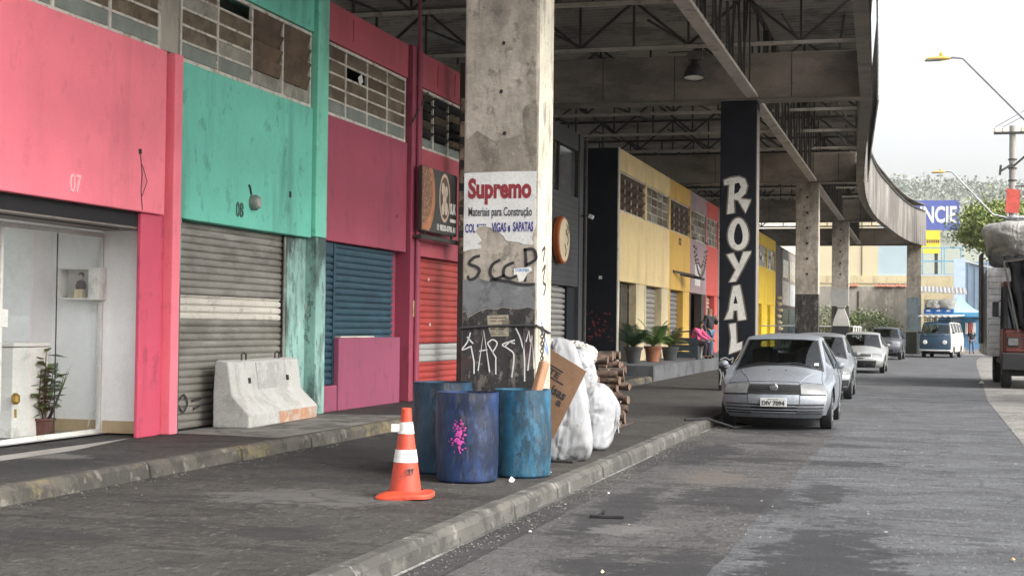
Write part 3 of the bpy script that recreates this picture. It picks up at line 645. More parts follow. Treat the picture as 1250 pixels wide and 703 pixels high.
# room behind the glass
room = MB(); X0, X1, Y0, Y1, Z0, Z1 = -12.2, -9.02, 9.0, 15.06, .30, 2.68
room.add([(X0,Y0,Z0),(X1,Y0,Z0),(X1,Y1,Z0),(X0,Y1,Z0),(X0,Y0,1.0),(X1,Y0,Z1),(X1,Y1,Z1),(X0,Y1,Z1),(X0,Y1,1.0),(-10.4,Y0,Z1),(-10.4,Y1,Z1)], [(9,10,6,5),(3,2,6,7),(0,3,8,4)])
room.build('shop_room', MT['roomwhite'], pk, fix=False)
MB().add([(X0,Y0,.301),(X1+.1,Y0,.301),(X1+.1,Y1,.301),(X0,Y1,.301)], [(0,1,2,3)]).build('shop_floor', mat('grey_tile', (.28,.28,.27), .35, var=.1, bump=.02), pk)
MB().box(-9.02,-8.405,15.0,15.06,.30,2.62).build('jamb_wall', MT['roomwhite'], pk)
MB().box(-9.0,-8.41,14.985,14.999,.30,.44).build('skirting', MT['beige'], pk)
MB().box(-12.19,-9.1,15.035,15.058,.302,.44).build('skirting', MT['beige'], pk)
MB().box(-9.02,-8.41,10.6,15.0,2.60,2.72).build('soffit', MT['taupe'], pk)
MB().box(-8.75,-8.40,10.6,14.63,2.62,2.85).tube([(-8.62,10.6,2.66),(-8.62,14.6,2.66)], .07, 10).build('rolled_shutter', M_dark, pk, smooth=True)
fr = MB().box(-9.07,-9.02,10.6,15.0,2.52,2.575).box(-9.075,-9.015,10.6,15.0,.30,.345).box(-9.07,-9.02,14.965,14.999,.346,2.519).box(-9.065,-9.03,13.06,13.10,.346,2.519)
gl = fr.build('glazed_front', M_white, pk, bevel=.004)
M_shopglass = glass('shop_glass', (.97,.985,.98), .09)
for ya_, yb_ in ((14.10,14.964),(13.101,14.088),(10.6,13.059)): MB().add([(-9.046,ya_,.346),(-9.046,yb_,.346),(-9.046,yb_,2.519),(-9.046,ya_,2.519)], [(0,1,2,3)]).build('pane', M_shopglass, gl)
MB().box(-9.052,-9.042,14.0885,14.0995,.346,2.519).build('pane_joint', M_ink, gl)
MB().box(-9.06,-9.02,13.02,13.18,1.50,1.68).build('door_plate', M_white, gl)
# what stands inside
sh = thing('wall_shelf', 'white open box shelf on the white wall inside the glazed pink shop', 'shelf', (-9.55, 15.0, 1.9))
SX0, SX1 = -9.69, -9.05
s0, s1 = at(74, 327, 14.9), at(124, 366, 14.9); zt_, zb_ = s0.z, s1.z
b = MB(); a_, c_ = s0.x, s1.x
b.box(a_,c_,14.84,15.03,zb_,zb_+.02); b.box(a_,c_,14.84,15.03,zt_-.02,zt_); b.box(a_,a_+.02,14.84,15.03,zb_+.02,zt_-.02); b.box(c_-.02,c_,14.84,15.03,zb_+.02,zt_-.02); b.box(a_+.02,c_-.02,15.02,15.03,zb_+.02,zt_-.02); b.box(c_-.14,c_-.02,14.845,15.02,zb_+.02,zt_-.02)
b.build('shelf_box', M_white, sh)
px_ = at(97, 362, 14.9)
fg = thing('figurine', 'small bust figurine with dark top standing in the white wall shelf', 'figurine', (px_.x,14.92,zb_+.02))
cx_, cz_ = px_.x, zb_+.02
MB().box(cx_-.05,cx_+.05,14.86,14.95,cz_,cz_+.10).build('plinth', MT['cream'], fg, bevel=.004)
MB().lathe([(.055,0),(.06,.04),(.045,.09),(.02,.105)], (cx_+.01,14.91,cz_+.10), 14).build('torso', mat('dark_plum', (.05,.02,.03), .6, bump=0), fg, smooth=True)
MB().lathe([(.0,0),(.022,.01),(.030,.04),(.026,.07),(0,.085)], (cx_+.01,14.91,cz_+.20), 14).build('head', mat('skin_grey', (.35,.28,.24), .6, bump=0), fg, smooth=True)
MB().lathe([(.031,0),(.032,.02),(.02,.04),(0,.045)], (cx_+.01,14.915,cz_+.25), 14).build('hair', M_ink, fg, smooth=True)
sw = at(114, 374, 15.0); MB().box(sw.x-.035,sw.x+.035,15.022,15.034,sw.z-.06,sw.z+.06).solo('wall_socket', M_white, 'white wall switch plate under the box shelf in the glazed shop', 'switch', (sw.x,15.03,sw.z), bevel=.004)
so_ = at(124, 497, 15.0); s_ = thing('wall_outlet', 'white plug and cord at an outlet low by the glazed shop door', 'outlet', (so_.x,15.03,so_.z))
MB().box(so_.x-.04,so_.x+.04,15.02,15.034,so_.z-.04,so_.z+.04).build('plate', M_white, s_); MB().tube([(so_.x,15.01,so_.z),(so_.x-.06,14.98,so_.z-.02),(so_.x-.12,14.97,so_.z-.08),(so_.x-.16,14.98,so_.z-.22)], .008, 6).build('cord', M_white, s_, smooth=True)
fz0, fz1 = at(0, 436, 13.95), at(70, 430, 14.2)
fd = thing('white_cabinet', 'white chest cabinet with a brass padlock behind the shop glass', 'cabinet', (-9.75,13.9,.30))
MB().box(-10.35,-9.30,13.70,14.35,.31,1.28).build('cabinet_body', M_white, fd, bevel=.015)
MB().box(-10.37,-9.28,13.68,14.37,1.285,1.33).build('cabinet_lid', M_white, fd, bevel=.01)
lk = at(19, 490, 13.66); MB().lathe([(.02,-.09),(.045,-.06),(.045,0),(.02,.03)], (lk.x,13.66,lk.z), 12, Matrix.Rotation(R(90),3,'X') @ Matrix.Rotation(R(90),3,'X')).tube([(lk.x,13.66,lk.z-.08),(lk.x+.005,13.66,lk.z-.17)], .014, 8).build('padlock', mat('brass', (.45,.28,.07), .4, metal=.8, bump=0), fd, smooth=True)

# --- teal shop
tl = unit('turquoise green shop with a closed grey roller shutter and number 08', 15.45, 19.76, XF)
wall(tl, MT['teal'], XF-.04, 15.43, 19.35, 2.78, 4.62)
wall(tl, MT['teal'], XF-.04, 15.43, 19.35, 5.70, 6.3, name='upper_wall')
wall(tl, MT['tealcol'], XF+.02, 19.36, 19.76, 2.80, 6.3, name='pilaster')
wall(tl, MT['tealpale'], XF-.14, 18.76, 19.40, .28, 2.776, name='pier')
wall(tl, MT['tealpale'], XF+.02, 19.405, 19.76, .28, 2.797, name='pilaster')
wall(tl, MT['tealpale'], XF-.03, 15.43, 15.53, .28, 2.776, name='pilaster', bevel=0)
def tp(c, r):
    if r == 4: return (M_pane_green if c < 2 else M_pane_pale, 0)
    if c < 2: return None if (c, r) in ((1,0),) else ((M_pane_pale if (c+r) % 3 == 1 else M_pane), rnd(-3,3))
    return (M_louver, 20 + rnd(-9, 9))
window(tl, XF-.08, 15.5, 19.33, 4.625, 5.69, 4, 5, tp)
MB().box(-8.47,-8.455,15.53,15.60,.3,2.77).box(-8.47,-8.455,18.70,18.755,.3,2.77).build('shutter_guide', M_shut, tl)
shutter(tl, M_shut, -8.52, 15.53, 18.755, 1.90, 2.77); shutter(tl, M_shutpale, -8.519, 15.60, 18.70, 1.60, 1.90, name='shutter_primer'); shutter(tl, M_shut, -8.52, 15.53, 18.755, .29, 1.60)
sg = MB()
for L in ([(15.8,.62),(15.95,.70),(16.05,.6),(15.95,.5),(15.82,.58)], [(16.15,.62),(16.4,.64)], [(16.2,.52),(16.35,.55)]): sg.ribbon([(a,b) for a,b in L], .03, (Vector((-8.49,0,0)),Vector((0,1,0)),Vector((0,0,1))), 0, .004)
sg.build('shutter_scrawl', M_ink, tl)
num = MB(); text(num, '08', .20, .19, FX(XF-.04, 17.05, 3.0), -.002, .014); num.build('house_number', mat('number_teal', (.06,.13,.10), .6, bump=0), tl)
MB().obox((XF-.04,18.6,3.33), (.006,.07,.08), Matrix.Identity(3)).build('wall_hole', M_dark, tl)
sr = thing('wall_siren', 'small round grey siren screwed to the turquoise wall beside number 08', 'siren', (XF-.04,17.42,3.12))
MY = Matrix.Rotation(R(90), 3, 'Y')
MB().lathe([(.10,0),(.10,.06),(.085,.085),(.05,.095),(0,.09)], (XF-.04,17.42,3.12), 20, MY).build('siren_horn', mat('siren_grey', (.16,.18,.16), .5, bump=.05), sr, smooth=True)
MB().tube([(XF-.03,17.37,3.22),(XF-.02,17.32,3.30),(XF-.03,17.30,3.34)], .012, 6).build('bracket', M_steel, sr)
MB().lathe([(.06,.09),(.055,.105),(0,.105)], (XF-.04,17.42,3.12), 16, MY).build('siren_disc', mat('siren_disc', (.35,.33,.30), .5, bump=0), sr)

# --- maroon shop with the blue shutters
mr = unit('maroon shop with dark blue shutters above a low purple wall', 19.76, 23.4, XF)
wall(mr, MT['maroon'], XF-.05, 19.762, 23.36, 2.78, 4.62); wall(mr, MT['maroontop'], XF-.05, 19.762, 23.36, 5.71, 6.28, name='upper_wall')
window(mr, XF-.09, 19.78, 23.34, 4.625, 5.70, 4, 5, lambda c, r: None if (c, r) == (1, 1) else ((M_pane_green, 0) if r == 4 else (M_louver if (c*3+r) % 7 == 0 else M_pane, rnd(-3,3))))
pb = MB().obox((XF-.06,21.2,5.33), (.01,.16,.13), Matrix.Rotation(.5,3,'X')).build('broken_pane', M_white, mr)
shutter(mr, M_shutblue, -8.45, 19.78, 20.38, .66, 2.60, .1, .02); MB().box(-8.48,-8.43,19.78,20.40,2.60,2.77).box(-8.48,-8.42,20.385,20.46,.66,2.77).build('shutter_post', M_shutblue, mr)
shutter(mr, M_shutblue, -8.47, 20.46, 23.02, 1.0, 2.77, .1, .02)
wall(mr, MT['plumwall'], XF-.03, 20.42, 23.08, .28, 1.36, th=.09, name='low_wall'); wall(mr, MT['plumwall'], XF-.05, 19.77, 20.415, .28, .66, th=.09, name='low_wall')
MB().box(-8.43,-8.34,20.5,21.9,1.363,1.385).build('sill_board', M_shutpale, mr)
wall(mr, MT['plum'], XF-.24, 23.02, 23.39, .28, 2.778, name='pier')
wall(mr, MT['plum'], XF+.02, 23.40, 23.92, .28, 6.29, name='pilaster')
MB().tube([(XF+.05,23.62,.3),(XF+.05,23.62,9.0)], .035, 8).build('downpipe', MT['plum'], mr, smooth=True)
MB().box(XF+.022,XF+.03,23.55,23.68,1.70,1.98).build('meter_sticker', mat('sticker_yellow', (.45,.42,.18), .6, var=.4, vs=14, bump=0), mr)
MB().obox((XF-.045,22.9,3.35), (.012,.06,.06), Matrix.Identity(3)).build('patch', MT['plum'], mr)
MB().bar((XF+.02,23.3,4.9),(XF+.12,23.9,5.55),.02).build('stay_rod', M_steel, mr)
MB().obox((XF-.045,20.85,6.02), (.006,.012,.33), Matrix.Identity(3)).build('wall_crack', MT['plum'], mr)

# --- maroon shop with the red shutter
rd = unit('maroon shop with a closed red roller shutter and open black louvres beside the concrete pillar', 23.93, 27.4, XF)
wall(rd, MT['maroontop'], XF-.05, 23.93, 27.38, 2.75, 4.62); wall(rd, MT['maroontop'], XF-.05, 23.93, 27.38, 5.68, 6.28, name='upper_wall')
M_blv = mat('black_louvre', (.03,.03,.032), .35, bump=0)
window(rd, XF-.09, 23.95, 27.36, 4.625, 5.67, 4, 6, lambda c, r: (M_pane_green, 0) if r == 5 else (M_blv if (c+r) % 3 else M_pane, 60+rnd(-15,10)))
for y in (24.9,25.9): MB().obox((XF-.04,y,6.0), (.006,.014,.42), Matrix.Rotation(-.12,3,'X')).build('wall_crack', MT['plum'], rd)
shutter(rd, M_shutred, -8.50, 23.94, 27.3, 1.24, 2.74, .11); shutter(rd, M_shutwhite, -8.5, 23.94, 27.3, .91, 1.24, .11, name='shutter_band'); shutter(rd, M_shutred, -8.50, 23.94, 27.3, .29, .91, .11)
wall(rd, MT['maroontop'], XF+.0, 27.31, 27.7, .28, 6.28, name='pilaster')
for y, z in ((24.9,2.35),(25.0,1.55)): MB().box(-8.48,-8.47,y,y+.05,z,z+.05).build('rivet_plate', M_white, rd)
# hanging food sign
fs = thing('food_sign', 'black hanging food sign with a bowl of food and round emblem beside the maroon downpipe', 'sign', (-8.12,24.95,3.1))
SY0, SY1, SZ0, SZ1, SX = 23.47, 25.42, 3.16, 4.26, -8.12
MB().box(SX-.06,SX,SY0,SY1,SZ0,SZ1).build('sign_board', mat('sign_black', (.045,.045,.04), .5, var=.2, bump=.02), fs, bevel=.006)
FSG = (Vector((SX,0,0)), Vector((0,1,0)), Vector((0,0,1)))
arc = lambda cy, cz, ry, rz, a0, a1, n=18: [(cy+ry*math.cos(R(a0+(a1-a0)*i/n)), cz+rz*math.sin(R(a0+(a1-a0)*i/n))) for i in range(n+1)]
M_bowl = mat('sign_orange', (.42,.17,.07), .5, var=.35, vs=6, bump=0); M_food = mat('sign_food', (.20,.09,.05), .5, var=.6, vs=22, bump=0, stains=[((.45,.25,.12), 16, (1,1,1), .56, .62, .9)])
cl_ = lambda L: [(a, min(max(b, SZ0+.012), SZ1-.012)) for a, b in L]
MB().prism([cl_([(SY0+.02,SZ0+.03)] + arc(SY0+.02,3.78,.68,.72,-60,60) + [(SY0+.02,SZ1-.02)])], FSG, 0, .003).build('bowl_print', M_bowl, fs)
MB().prism([cl_([(SY0+.021,3.26)] + arc(SY0+.021,3.84,.52,.56,-75,60) + [(SY0+.021,SZ1-.03)])], FSG, .003, .005).build('food_print', M_food, fs)
MB().prism([arc(24.70,3.80,.30,.43,0,360,24)[:-1]], FSG, 0, .003).build('emblem_disc', mat('sign_cream', (.55,.40,.30), .5, var=.2, bump=0), fs)
MB().prism([arc(24.70,3.80,.25,.37,0,360,24)[:-1]], FSG, .003, .004).build('emblem_disc', mat('sign_brown', (.10,.06,.045), .5, bump=0), fs)
em = MB()
for cy, cz, r in ((24.60,3.95,.09),(24.78,3.92,.08),(24.68,3.78,.10),(24.60,3.6,.08),(24.78,3.62,.09)): em.prism([arc(cy,cz,r,r*1.3,0,360,14)[:-1]], FSG, .004, .006)
em.build('emblem_figure', mat('sign_cream2', (.60,.48,.38), .5, var=.3, vs=20, bump=0), fs)
st = MB(); text(st, 'SUK', .36, .20, FX(SX,25.18,3.64), .001, .004, .04); st.box(SX,SX+.004,25.02,25.36,3.40,3.46); text(st, '11 98333-0790. AV', 1.08, .11, FX(SX,24.83,3.27), .001, .004, .04); st.build('lettering', M_white, fs)
MB().bar((SX-.03,23.45,SZ0-.10),(SX-.03,25.8,SZ0-.10),.07).bar((XF,23.5,SZ0-.10),(SX,23.5,SZ0-.10),.05).bar((XF-.05,25.35,SZ1-.1),(SX-.06,25.35,SZ1-.1),.05).bar((SX-.03,23.7,SZ0-.07),(SX-.03,23.7,SZ0),.04).bar((SX-.03,25.2,SZ0-.07),(SX-.03,25.2,SZ0),.04).build('sign_bracket', M_steel, fs)
# post with torn bills just beyond the sign
pp = thing('bill_post', 'dark steel post covered in torn paper bills between the food sign and the pillar', 'post', (-7.98,25.4,.28))
MB().box(-8.06,-7.88,25.32,25.55,.28,6.3).build('post_shaft', M_steel, pp)
tb = MB()
for k in range(7): z = 3.0+k*.42; tb.obox((-7.97,25.318,z), (.15,.006,.28), Matrix.Rotation(rnd(-.15,.15),3,'Y'))
tb.build('torn_bill', mat('torn_paper', (.35,.27,.20), .8, var=.6, vs=5, bump=.1, stains=[((.08,.06,.05), 7, (1,1,1), .5, .6, .9)]), pp)

# --- pale unit mostly behind the pillar, then the dark grey shop
pu = unit('taupe shop unit with a plain shutter hidden behind the graffiti pillar', 27.7, 31.4, XF)
wall(pu, MT['taupe'], XF-.05, 27.71, 31.38, 2.76, 4.62); wall(pu, MT['taupe'], XF-.05, 27.71, 31.38, 5.68, 6.28, name='upper_wall'); shutter(pu, M_silver, -8.5, 27.72, 31.2, .29, 2.75)
window(pu, XF-.09, 27.73, 31.36, 4.625, 5.67, 4, 4, lambda c, r: (M_pane, 0)); wall(pu, MT['taupe'], XF, 31.21, 31.6, .28, 2.75, name='pilaster')
gw = unit('dark grey boarded shop with a round cream sign and a silver shutter', 31.6, 36.8, XF+.0)
wall(gw, MT['graywood'], XF, 31.62, 36.0, 2.55, 4.78, th=.2); wall(gw, MT['graywood'], XF-.02, 31.62, 36.0, 5.95, 6.40, th=.2, name='upper_wall')
ww = MB().box(XF-.10,XF-.095,31.62,36.0,4.78,5.95).build('window', mat('reflective_film', (.10,.11,.12), .08, bump=0, spec=.9), gw); MB().box(XF-.08,XF,35.95,36.0,4.785,5.945).box(XF-.08,XF,33.9,33.96,4.785,5.945).build('mullion', M_steel, ww)
bd = MB()
for k in range(15): z = 2.62+k*.145; bd.box(XF+.001,XF+.004,31.65,35.98,z,z+.006)
bd.build('board_groove', M_dark, gw)
shutter(gw, M_silver, -8.45, 31.7, 35.1, .29, 2.54, .13, .035); wall(gw, M_black, XF-.06, 35.1, 36.0, .28, 2.548, name='pier'); wall(gw, MT['graywood'], XF+.02, 36.02, 36.45, .28, 6.4, name='pilaster')
MB().tube([(XF+.06,36.5,.3),(XF+.06,36.5,6.3)], .05, 8).build('downpipe', M_steel, gw, smooth=True)
rs = thing('round_sign', 'round cream sign with an orange rim on the dark grey shop front', 'sign', (-8.15,33.77,3.6))
MB().lathe([(.55,-.12),(.56,.0),(.54,.03),(.50,.03)], (-8.15,33.77,3.60), 40, MY).build('sign_rim', mat('rim_orange', (.42,.10,.025), .5, bump=0), rs, smooth=True)
MB().lathe([(.505,.026),(.50,.04),(0,.045)], (-8.15,33.77,3.60), 40, MY).build('sign_face', mat('sign_face', (.72,.60,.40), .5, var=.06, bump=0), rs)
FR_ = (Vector((-8.10,33.77,3.60)), Vector((0,1,0)), Vector((0,0,1))); em = MB()
for L in ([(.12,.38),(.2,.30),(.12,.2),(.22,.1)], [(.28,.34),(.34,.22),(.24,.16),(.30,.02),(.22,-.1)], [(.05,.25),(.1,.12)], [(-.05,-.1),(.1,-.25),(.0,-.38)]): em.ribbon(L, .04, FR_, .0, .006)
em.build('sign_drawing', mat('sign_tan', (.28,.18,.09), .5, bump=0), rs)
cm = thing('wall_lamp', 'small white floodlight on the corner of the dark grey shop', 'lamp', (-8.2,36.2,4.35))
MB().box(-8.28,-8.02,36.2,36.24,4.33,4.37).build('bracket', M_steel, cm); MB().obox((-8.0,36.1,4.32),(.12,.12,.1),Matrix.Rotation(.4,3,'Y')).build('lamp_head', M_white, cm, bevel=.01)

# --- second row, set forward, on the higher terrace
X2 = -8.2
bw = thing('black_end_wall', 'tall black end wall of the yellow row with faded red spatter low down', 'wall', (-8.6,40.45,.55))
MB().box(-15.5,X2-.01,40.44,40.60,.2,6.58).build('wall', M_black, bw)
MB().box(X2-.009,X2+.02,40.43,40.605,.2,6.60).build('corner_trim', M_shutpale, bw)
rs_ = MB()
for k in range(46):
    x, z = rnd(-9.05,-8.3), rnd(1.15,2.0); r = rnd(.012,.04); F_ = FY(x,40.44,z); rs_.prism([[(r*math.cos(a)*rnd(.6,1.2), r*math.sin(a)*rnd(.6,1.2)) for a in [k2*.9 for k2 in range(7)]]], F_, .0, .004)
rs_.build('spatter', mat('dull_red', (.16,.025,.022), .7, bump=0), bw); MB().box(-8.72,-8.63,40.425,40.44,2.9,2.99).build('switch_plate', M_white, bw)
def unit2(label, y0, y1, mw, mp, pier, kind, panes, X=X2, top=6.60, low=2.86):
    t = unit(label, y0, y1, X, top=top)
    wall(t, mw, X, y0+.004, y1-.004, low, 4.85, bevel=.02); wall(t, mw, X, y0+.004, y1-.004, 5.97, top, name='upper_wall', bevel=.02)
    window(t, X-.05, y0+.15, y1-.15, 4.85, 5.97, 4, 4, panes); wall(t, mw, X, y0+.005, y0+.149, 4.85, 5.97, name='jamb', bevel=0); wall(t, mw, X, y1-.149, y1-.005, 4.85, 5.97, name='jamb', bevel=0)
    wall(t, mp, X-.02, y1-pier, y1-.004, .55, low-.002, name='pier'); wall(t, mp, X-.004, y0+.004, y0+.22, .55, low-.002, name='pier')
    a, b = y0+.22, y1-pier
    if kind == 'door':
        d = MB().box(X-.32,X-.26,a,b,.55,low-.01).build('door', mat('dark_door_glass', (.02,.024,.03), .1, bump=0, spec=.8), t)
        MB().box(X-.26,X-.24,a,a+.06,.55,low-.01).box(X-.26,X-.24,(a+b)/2,(a+b)/2+.05,.55,low-.01).box(X-.26,X-.24,b-.06,b,.55,low-.01).box(X-.26,X-.24,a+.06,b-.06,2.6,2.7).build('door_frame', M_steel, d)
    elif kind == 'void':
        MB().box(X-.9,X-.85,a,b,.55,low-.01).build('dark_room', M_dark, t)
    else: shutter(t, kind, X-.28, a, b, .57, low-.005, .16, .035)
    return t
pn = lambda seed: (lambda c, r, s=seed: (M_pane_pale if (c*5+r*3+s) % 4 == 0 else (M_louver if (c+r*2+s) % 5 == 0 else M_pane), (c*7+r*5+s) % 9 - 4))
dk = lambda c, r: (M_louver, 45)
unit2('mustard yellow shop with a dark glass door next to the black end wall', 40.61, 44.8, MT['yellow'], MT['cream'], 1.35, 'door', dk)
unit2('mustard yellow shop with a silver shutter behind the potted palms', 44.8, 49.3, MT['yellow'], MT['cream'], 1.4, M_silver, pn(2))
og = unit2('deep orange shop with a grey door and black bracket arms on its front', 49.3, 53.9, MT['orange'], MT['orange'], 1.5, mat('grey_door', (.20,.20,.21), .5, bump=0), dk)
mv = unit2('mauve shop with a beaded chain hung on its wall and a dark doorway', 53.9, 58.1, MT['mauve'], MT['darkbrown'], 1.1, 'void', pn(1))
re_ = unit2('bright red shop with a white shutter and white notice beside the black pillar', 58.1, 61.6, MT['red'], MT['red'], .9, M_shutwhite, pn(3))
n_ = MB(); text(n_, '12', .5, .24, FX(X2,atX(830,295,X2).y,atX(830,295,X2).z), -.002, .014, .02); n_.build('house_number', M_ink, og)
q0 = atX(828,336,X2)
ba = thing('bracket_arm', 'pair of black awning arms sticking out from the deep orange shop', 'bracket', (X2,q0.y,q0.z))
MB().bar((X2,q0.y-1.2,q0.z+.1),(X2+.5,q0.y+.4,q0.z),.07).bar((X2,q0.y+.4,q0.z+.05),(X2+.7,q0.y+1.4,q0.z-.1),.07).build('arm', M_ink, ba); MB().obox((X2+.5,q0.y+.8,q0.z),(.5,.7,.03),Matrix.Rotation(.3,3,'Y')).build('bracket_plate', M_steel, ba)
bc = MB(); ya, za = atX(846,290,X2).yz; yb_, zb2 = atX(863,298,X2).yz; za = (za+zb2)/2
for k in range(27):
    t_ = k/26; y_, z_ = ya+(yb_-ya)*t_, za-1.35*math.sin(math.pi*t_)**.7; bc.lathe([(0,-.06),(.055,-.02),(.055,.02),(0,.06)], (X2+.02,y_,z_), 8)
    if k % 2 == 0: bc.lathe([(0,-.05),(.045,-.02),(.045,.02),(0,.05)], (X2+.02,ya+.4+(yb_-ya-.8)*t_,za-1.0*math.sin(math.pi*t_)**.7), 8)
bc.solo('bead_chain', MT['taupe'], 'looped chain of large grey beads hung on the mauve wall', 'decoration', (X2,ya,za), smooth=True)
MB().box(X2-.004,X2+.012,55.0,56.4,3.15,3.95).build('notice_board', M_white, re_)
unit2('grey shop unit hidden behind the ROYAL pillar', 61.6, 69, MT['taupe'], MT['taupe'], 1.4, M_silver, pn(1)); unit2('brown shop unit just beyond the ROYAL pillar', 69, 76.8, MT['darkbrown'], MT['darkbrown'], 1.4, M_silver, pn(2))
ty = -8.15
unit2('bright yellow shop nearer of two beyond the ROYAL pillar with a dark doorway', 76.8, 81.5, MT['bright_yellow'], MT['bright_yellow'], 2.6, 'void', pn(0), X=ty); unit2('bright yellow shop farther of two next to the dark brown building', 81.5, 86.2, MT['bright_yellow'], MT['bright_yellow'], 2.6, 'void', pn(2), X=ty)
db = thing('dark_building', 'dark brown building with pale posters and a grey glazed end beyond the yellow shops', 'building', (-8.1,93,.55))
MB().box(-15.5,-8.2,86.25,102,.2,6.5).build('building_body', MT['darkbrown'], db)
MB().box(-8.2,-8.16,90.5,100.5,3.0,6.4).build('grey_cladding', MT['taupe'], db); MB().box(-8.16,-8.14,90.8,94.5,4.7,5.8).build('window', M_pane_pale, db); MB().box(-8.16,-8.14,95.6,100,4.6,5.9).build('window', M_pane_pale, db)
MB().box(-8.16,-8.145,90.8,95.2,3.05,4.5).build('poster', mat('pale_poster', (.50,.45,.38), .6, var=.4, vs=2.5, bump=0), db); MB().box(-8.16,-8.145,95.5,100.2,3.05,4.4).build('poster', mat('grey_poster', (.36,.36,.36), .6, var=.4, vs=2.5, bump=0), db)
MB().box(-8.2,-8.15,90.6,95,.55,2.8).box(-8.2,-8.15,95.4,100,.55,2.8).build('door', mat('blue_glass_door', (.03,.05,.075), .15, bump=0), db)
ov = MB()
for k in range(7): ov.lathe([(.0,-.12),(.15,-.05),(.17,.06),(0,.14)], (-8.05,87.5+rnd(-.4,.8),1.2+k*.36), 9, wob=.08)
ov.build('wall_ornament', MT['cream'], db, smooth=True)
# ------------------------------------------------------------------ things on the pavement
def barrel(label, c, m, h, r=.285, rim=.012, rz=0):
    t = thing('plastic_barrel', label, 'barrel', (c[0],c[1],.14), group='blue barrels by the pillar')
    prof = [(.02,0),(r-.03,.0),(r-.005,.02),(r,.05),(r*.985,.12),(r,.15),(r*1.0,h*.30),(r*1.03,h*.5),(r*1.0,h*.72),(r*.985,h*.86),(r*1.005,h*.9),(r*.99,h-.03),(r*1.0,h)]
    inn = [(r*1.0,h),(r*.955,h),(r*.95,h*.3),(.0,h*.28)]
    MB().lathe(prof+inn[1:], (c[0],c[1],.14), 48, wob=.012).build('barrel_body', m, t, smooth=True)
    return t
def blue(name, col, extra): return mat(name, col, .45, var=.35, vs=3.2, bump=.15, bs=14, stains=[([x*.25+.004 for x in col], 4.2, (1,1,.22), .50, .62, .85), ([x*1.4+.02 for x in col], 9, (1,1,.5), .57, .68, .5), ((.09,.08,.075), 26, (1,1,.16), .59, .66, .5), ((.02,.02,.022), 7, (1,1,1), .62, .70, .8)]+extra)
pink_spot = [((.55,.06,.28), 2.2, (1,1,1), .60, .66, 0)]
b1 = barrel('royal blue open barrel with a pink paint splash standing in front of the other two', (-4.04,13.05), blue('royal_blue_plastic', (.009,.030,.098), []), .82)
b2 = barrel('lighter turquoise blue stained barrel in front of the graffiti pillar with a stick inside', (-3.675,13.66), blue('turquoise_plastic', (.022,.115,.195), []), .83, .268)
b3 = barrel('dark blue barrel at the back beside the pillar, half hidden', (-4.50,13.69), blue('dark_blue_plastic', (.010,.045,.085), []), .88)
sp = MB(); bx, by, br_ = -4.04, 13.05, .293
def onb(a, z, d): return Vector((bx+(br_+d)*math.sin(a), by-(br_+d)*math.cos(a), z))
def blob(mb, a0, z0, ra, rz_, n=14):
    L = [(a0+ra*math.cos(2*math.pi*k/n)*rnd(.6,1.15), z0+rz_*math.sin(2*math.pi*k/n)*rnd(.6,1.15)) for k in range(n)]
    base = len(mb.v); mb.v.append(onb(a0, z0, .004)); mb.v += [onb(a, z, .003) for a, z in L]
    for k in range(n): mb.f.append((base, base+1+k, base+1+(k+1) % n))
for k in range(90):
    a, z = random.gauss(.05,.10), random.gauss(.58,.085); q_ = rnd(.004,.013); blob(sp, a, z, q_/.28, q_, 7)
for a, z, ra, rz_ in ((.04,.52,.09,.03),(.09,.60,.06,.035),(.06,.47,.05,.02)): blob(sp, a, z, ra, rz_)
sp.build('paint_splash', mat('pink_spray', (.42,.05,.26), .6, var=.35, vs=9, bump=0), b1)
st_ = MB().bar(at(650,472,13.62)-Vector((.04,0,.35)), at(665,441,13.78), .085, .085)
st_.solo('cardboard_tube', mat('brown_core', (.36,.20,.11), .8, var=.15, vs=6), 'brown cardboard core stick standing up out of the turquoise blue barrel', 'stick', at(657,458,13.7), bevel=.02)

cn = thing('traffic_cone', 'worn orange traffic cone with two white bands on the dark pavement', 'cone', (-4.13,11.62,.14), R(10))
M_orange = mat('cone_orange', (.54,.062,.028), .5, var=.15, vs=3, bump=.08, stains=[((.25,.04,.025), 4, (1,1,.6), .56, .7, .6), ((.10,.06,.05), 11, (1,1,1), .64, .72, .5)])
M_cwhite = mat('cone_white', (.74,.72,.68), .5, var=.08, bump=.05, stains=[((.35,.32,.28), 6, (1,1,1), .58, .7, .5)])
bs_m = MB()
out = []
for k in range(40):
    a = 2*math.pi*k/40; e = 4.5; c_, s_ = math.cos(a), math.sin(a); rr = .235/((abs(c_)**e+abs(s_)**e)**(1/e)); out.append((rr*c_, rr*s_))
for z, f in ((0,1),(.022,1),(.035,.96),(.045,.72),(.06,.60)):
    bs_m.v += [Vector((a*f, b*f, z+.012*math.sin(a*9)*(f > .9))) for a, b in out]
for i in range(4):
    for k in range(40): k2 = (k+1) % 40; bs_m.f.append((i*40+k, i*40+k2, i*40+40+k2, i*40+40+k))
bs_m.f.append(tuple(range(39,-1,-1)))
bs_m.build('cone_base', M_orange, cn, smooth=True, local=True)
cr = lambda z: .134 - (z-.05)/.53*(.134-.058) if z < .58 else max(.043, .058-(z-.58)*.16)
def cone_seg(z0, z1_, extra=0): return MB().lathe([(cr(z0)+extra,z0),(cr((z0+z1_)/2)+extra,(z0+z1_)/2),(cr(z1_)+extra,z1_)], (0,0,0), 32, cap=False)
MB().lathe([(cr(.05)+.02,.045),(cr(.06),.065),(cr(.4),.4),(cr(.58),.58),(cr(.64),.64),(.043,.70),(.042,.735),(.036,.742),(.03,.735),(.03,.55)], (0,0,0), 32, cap=False).build('cone_body', M_orange, cn, smooth=True, local=True)
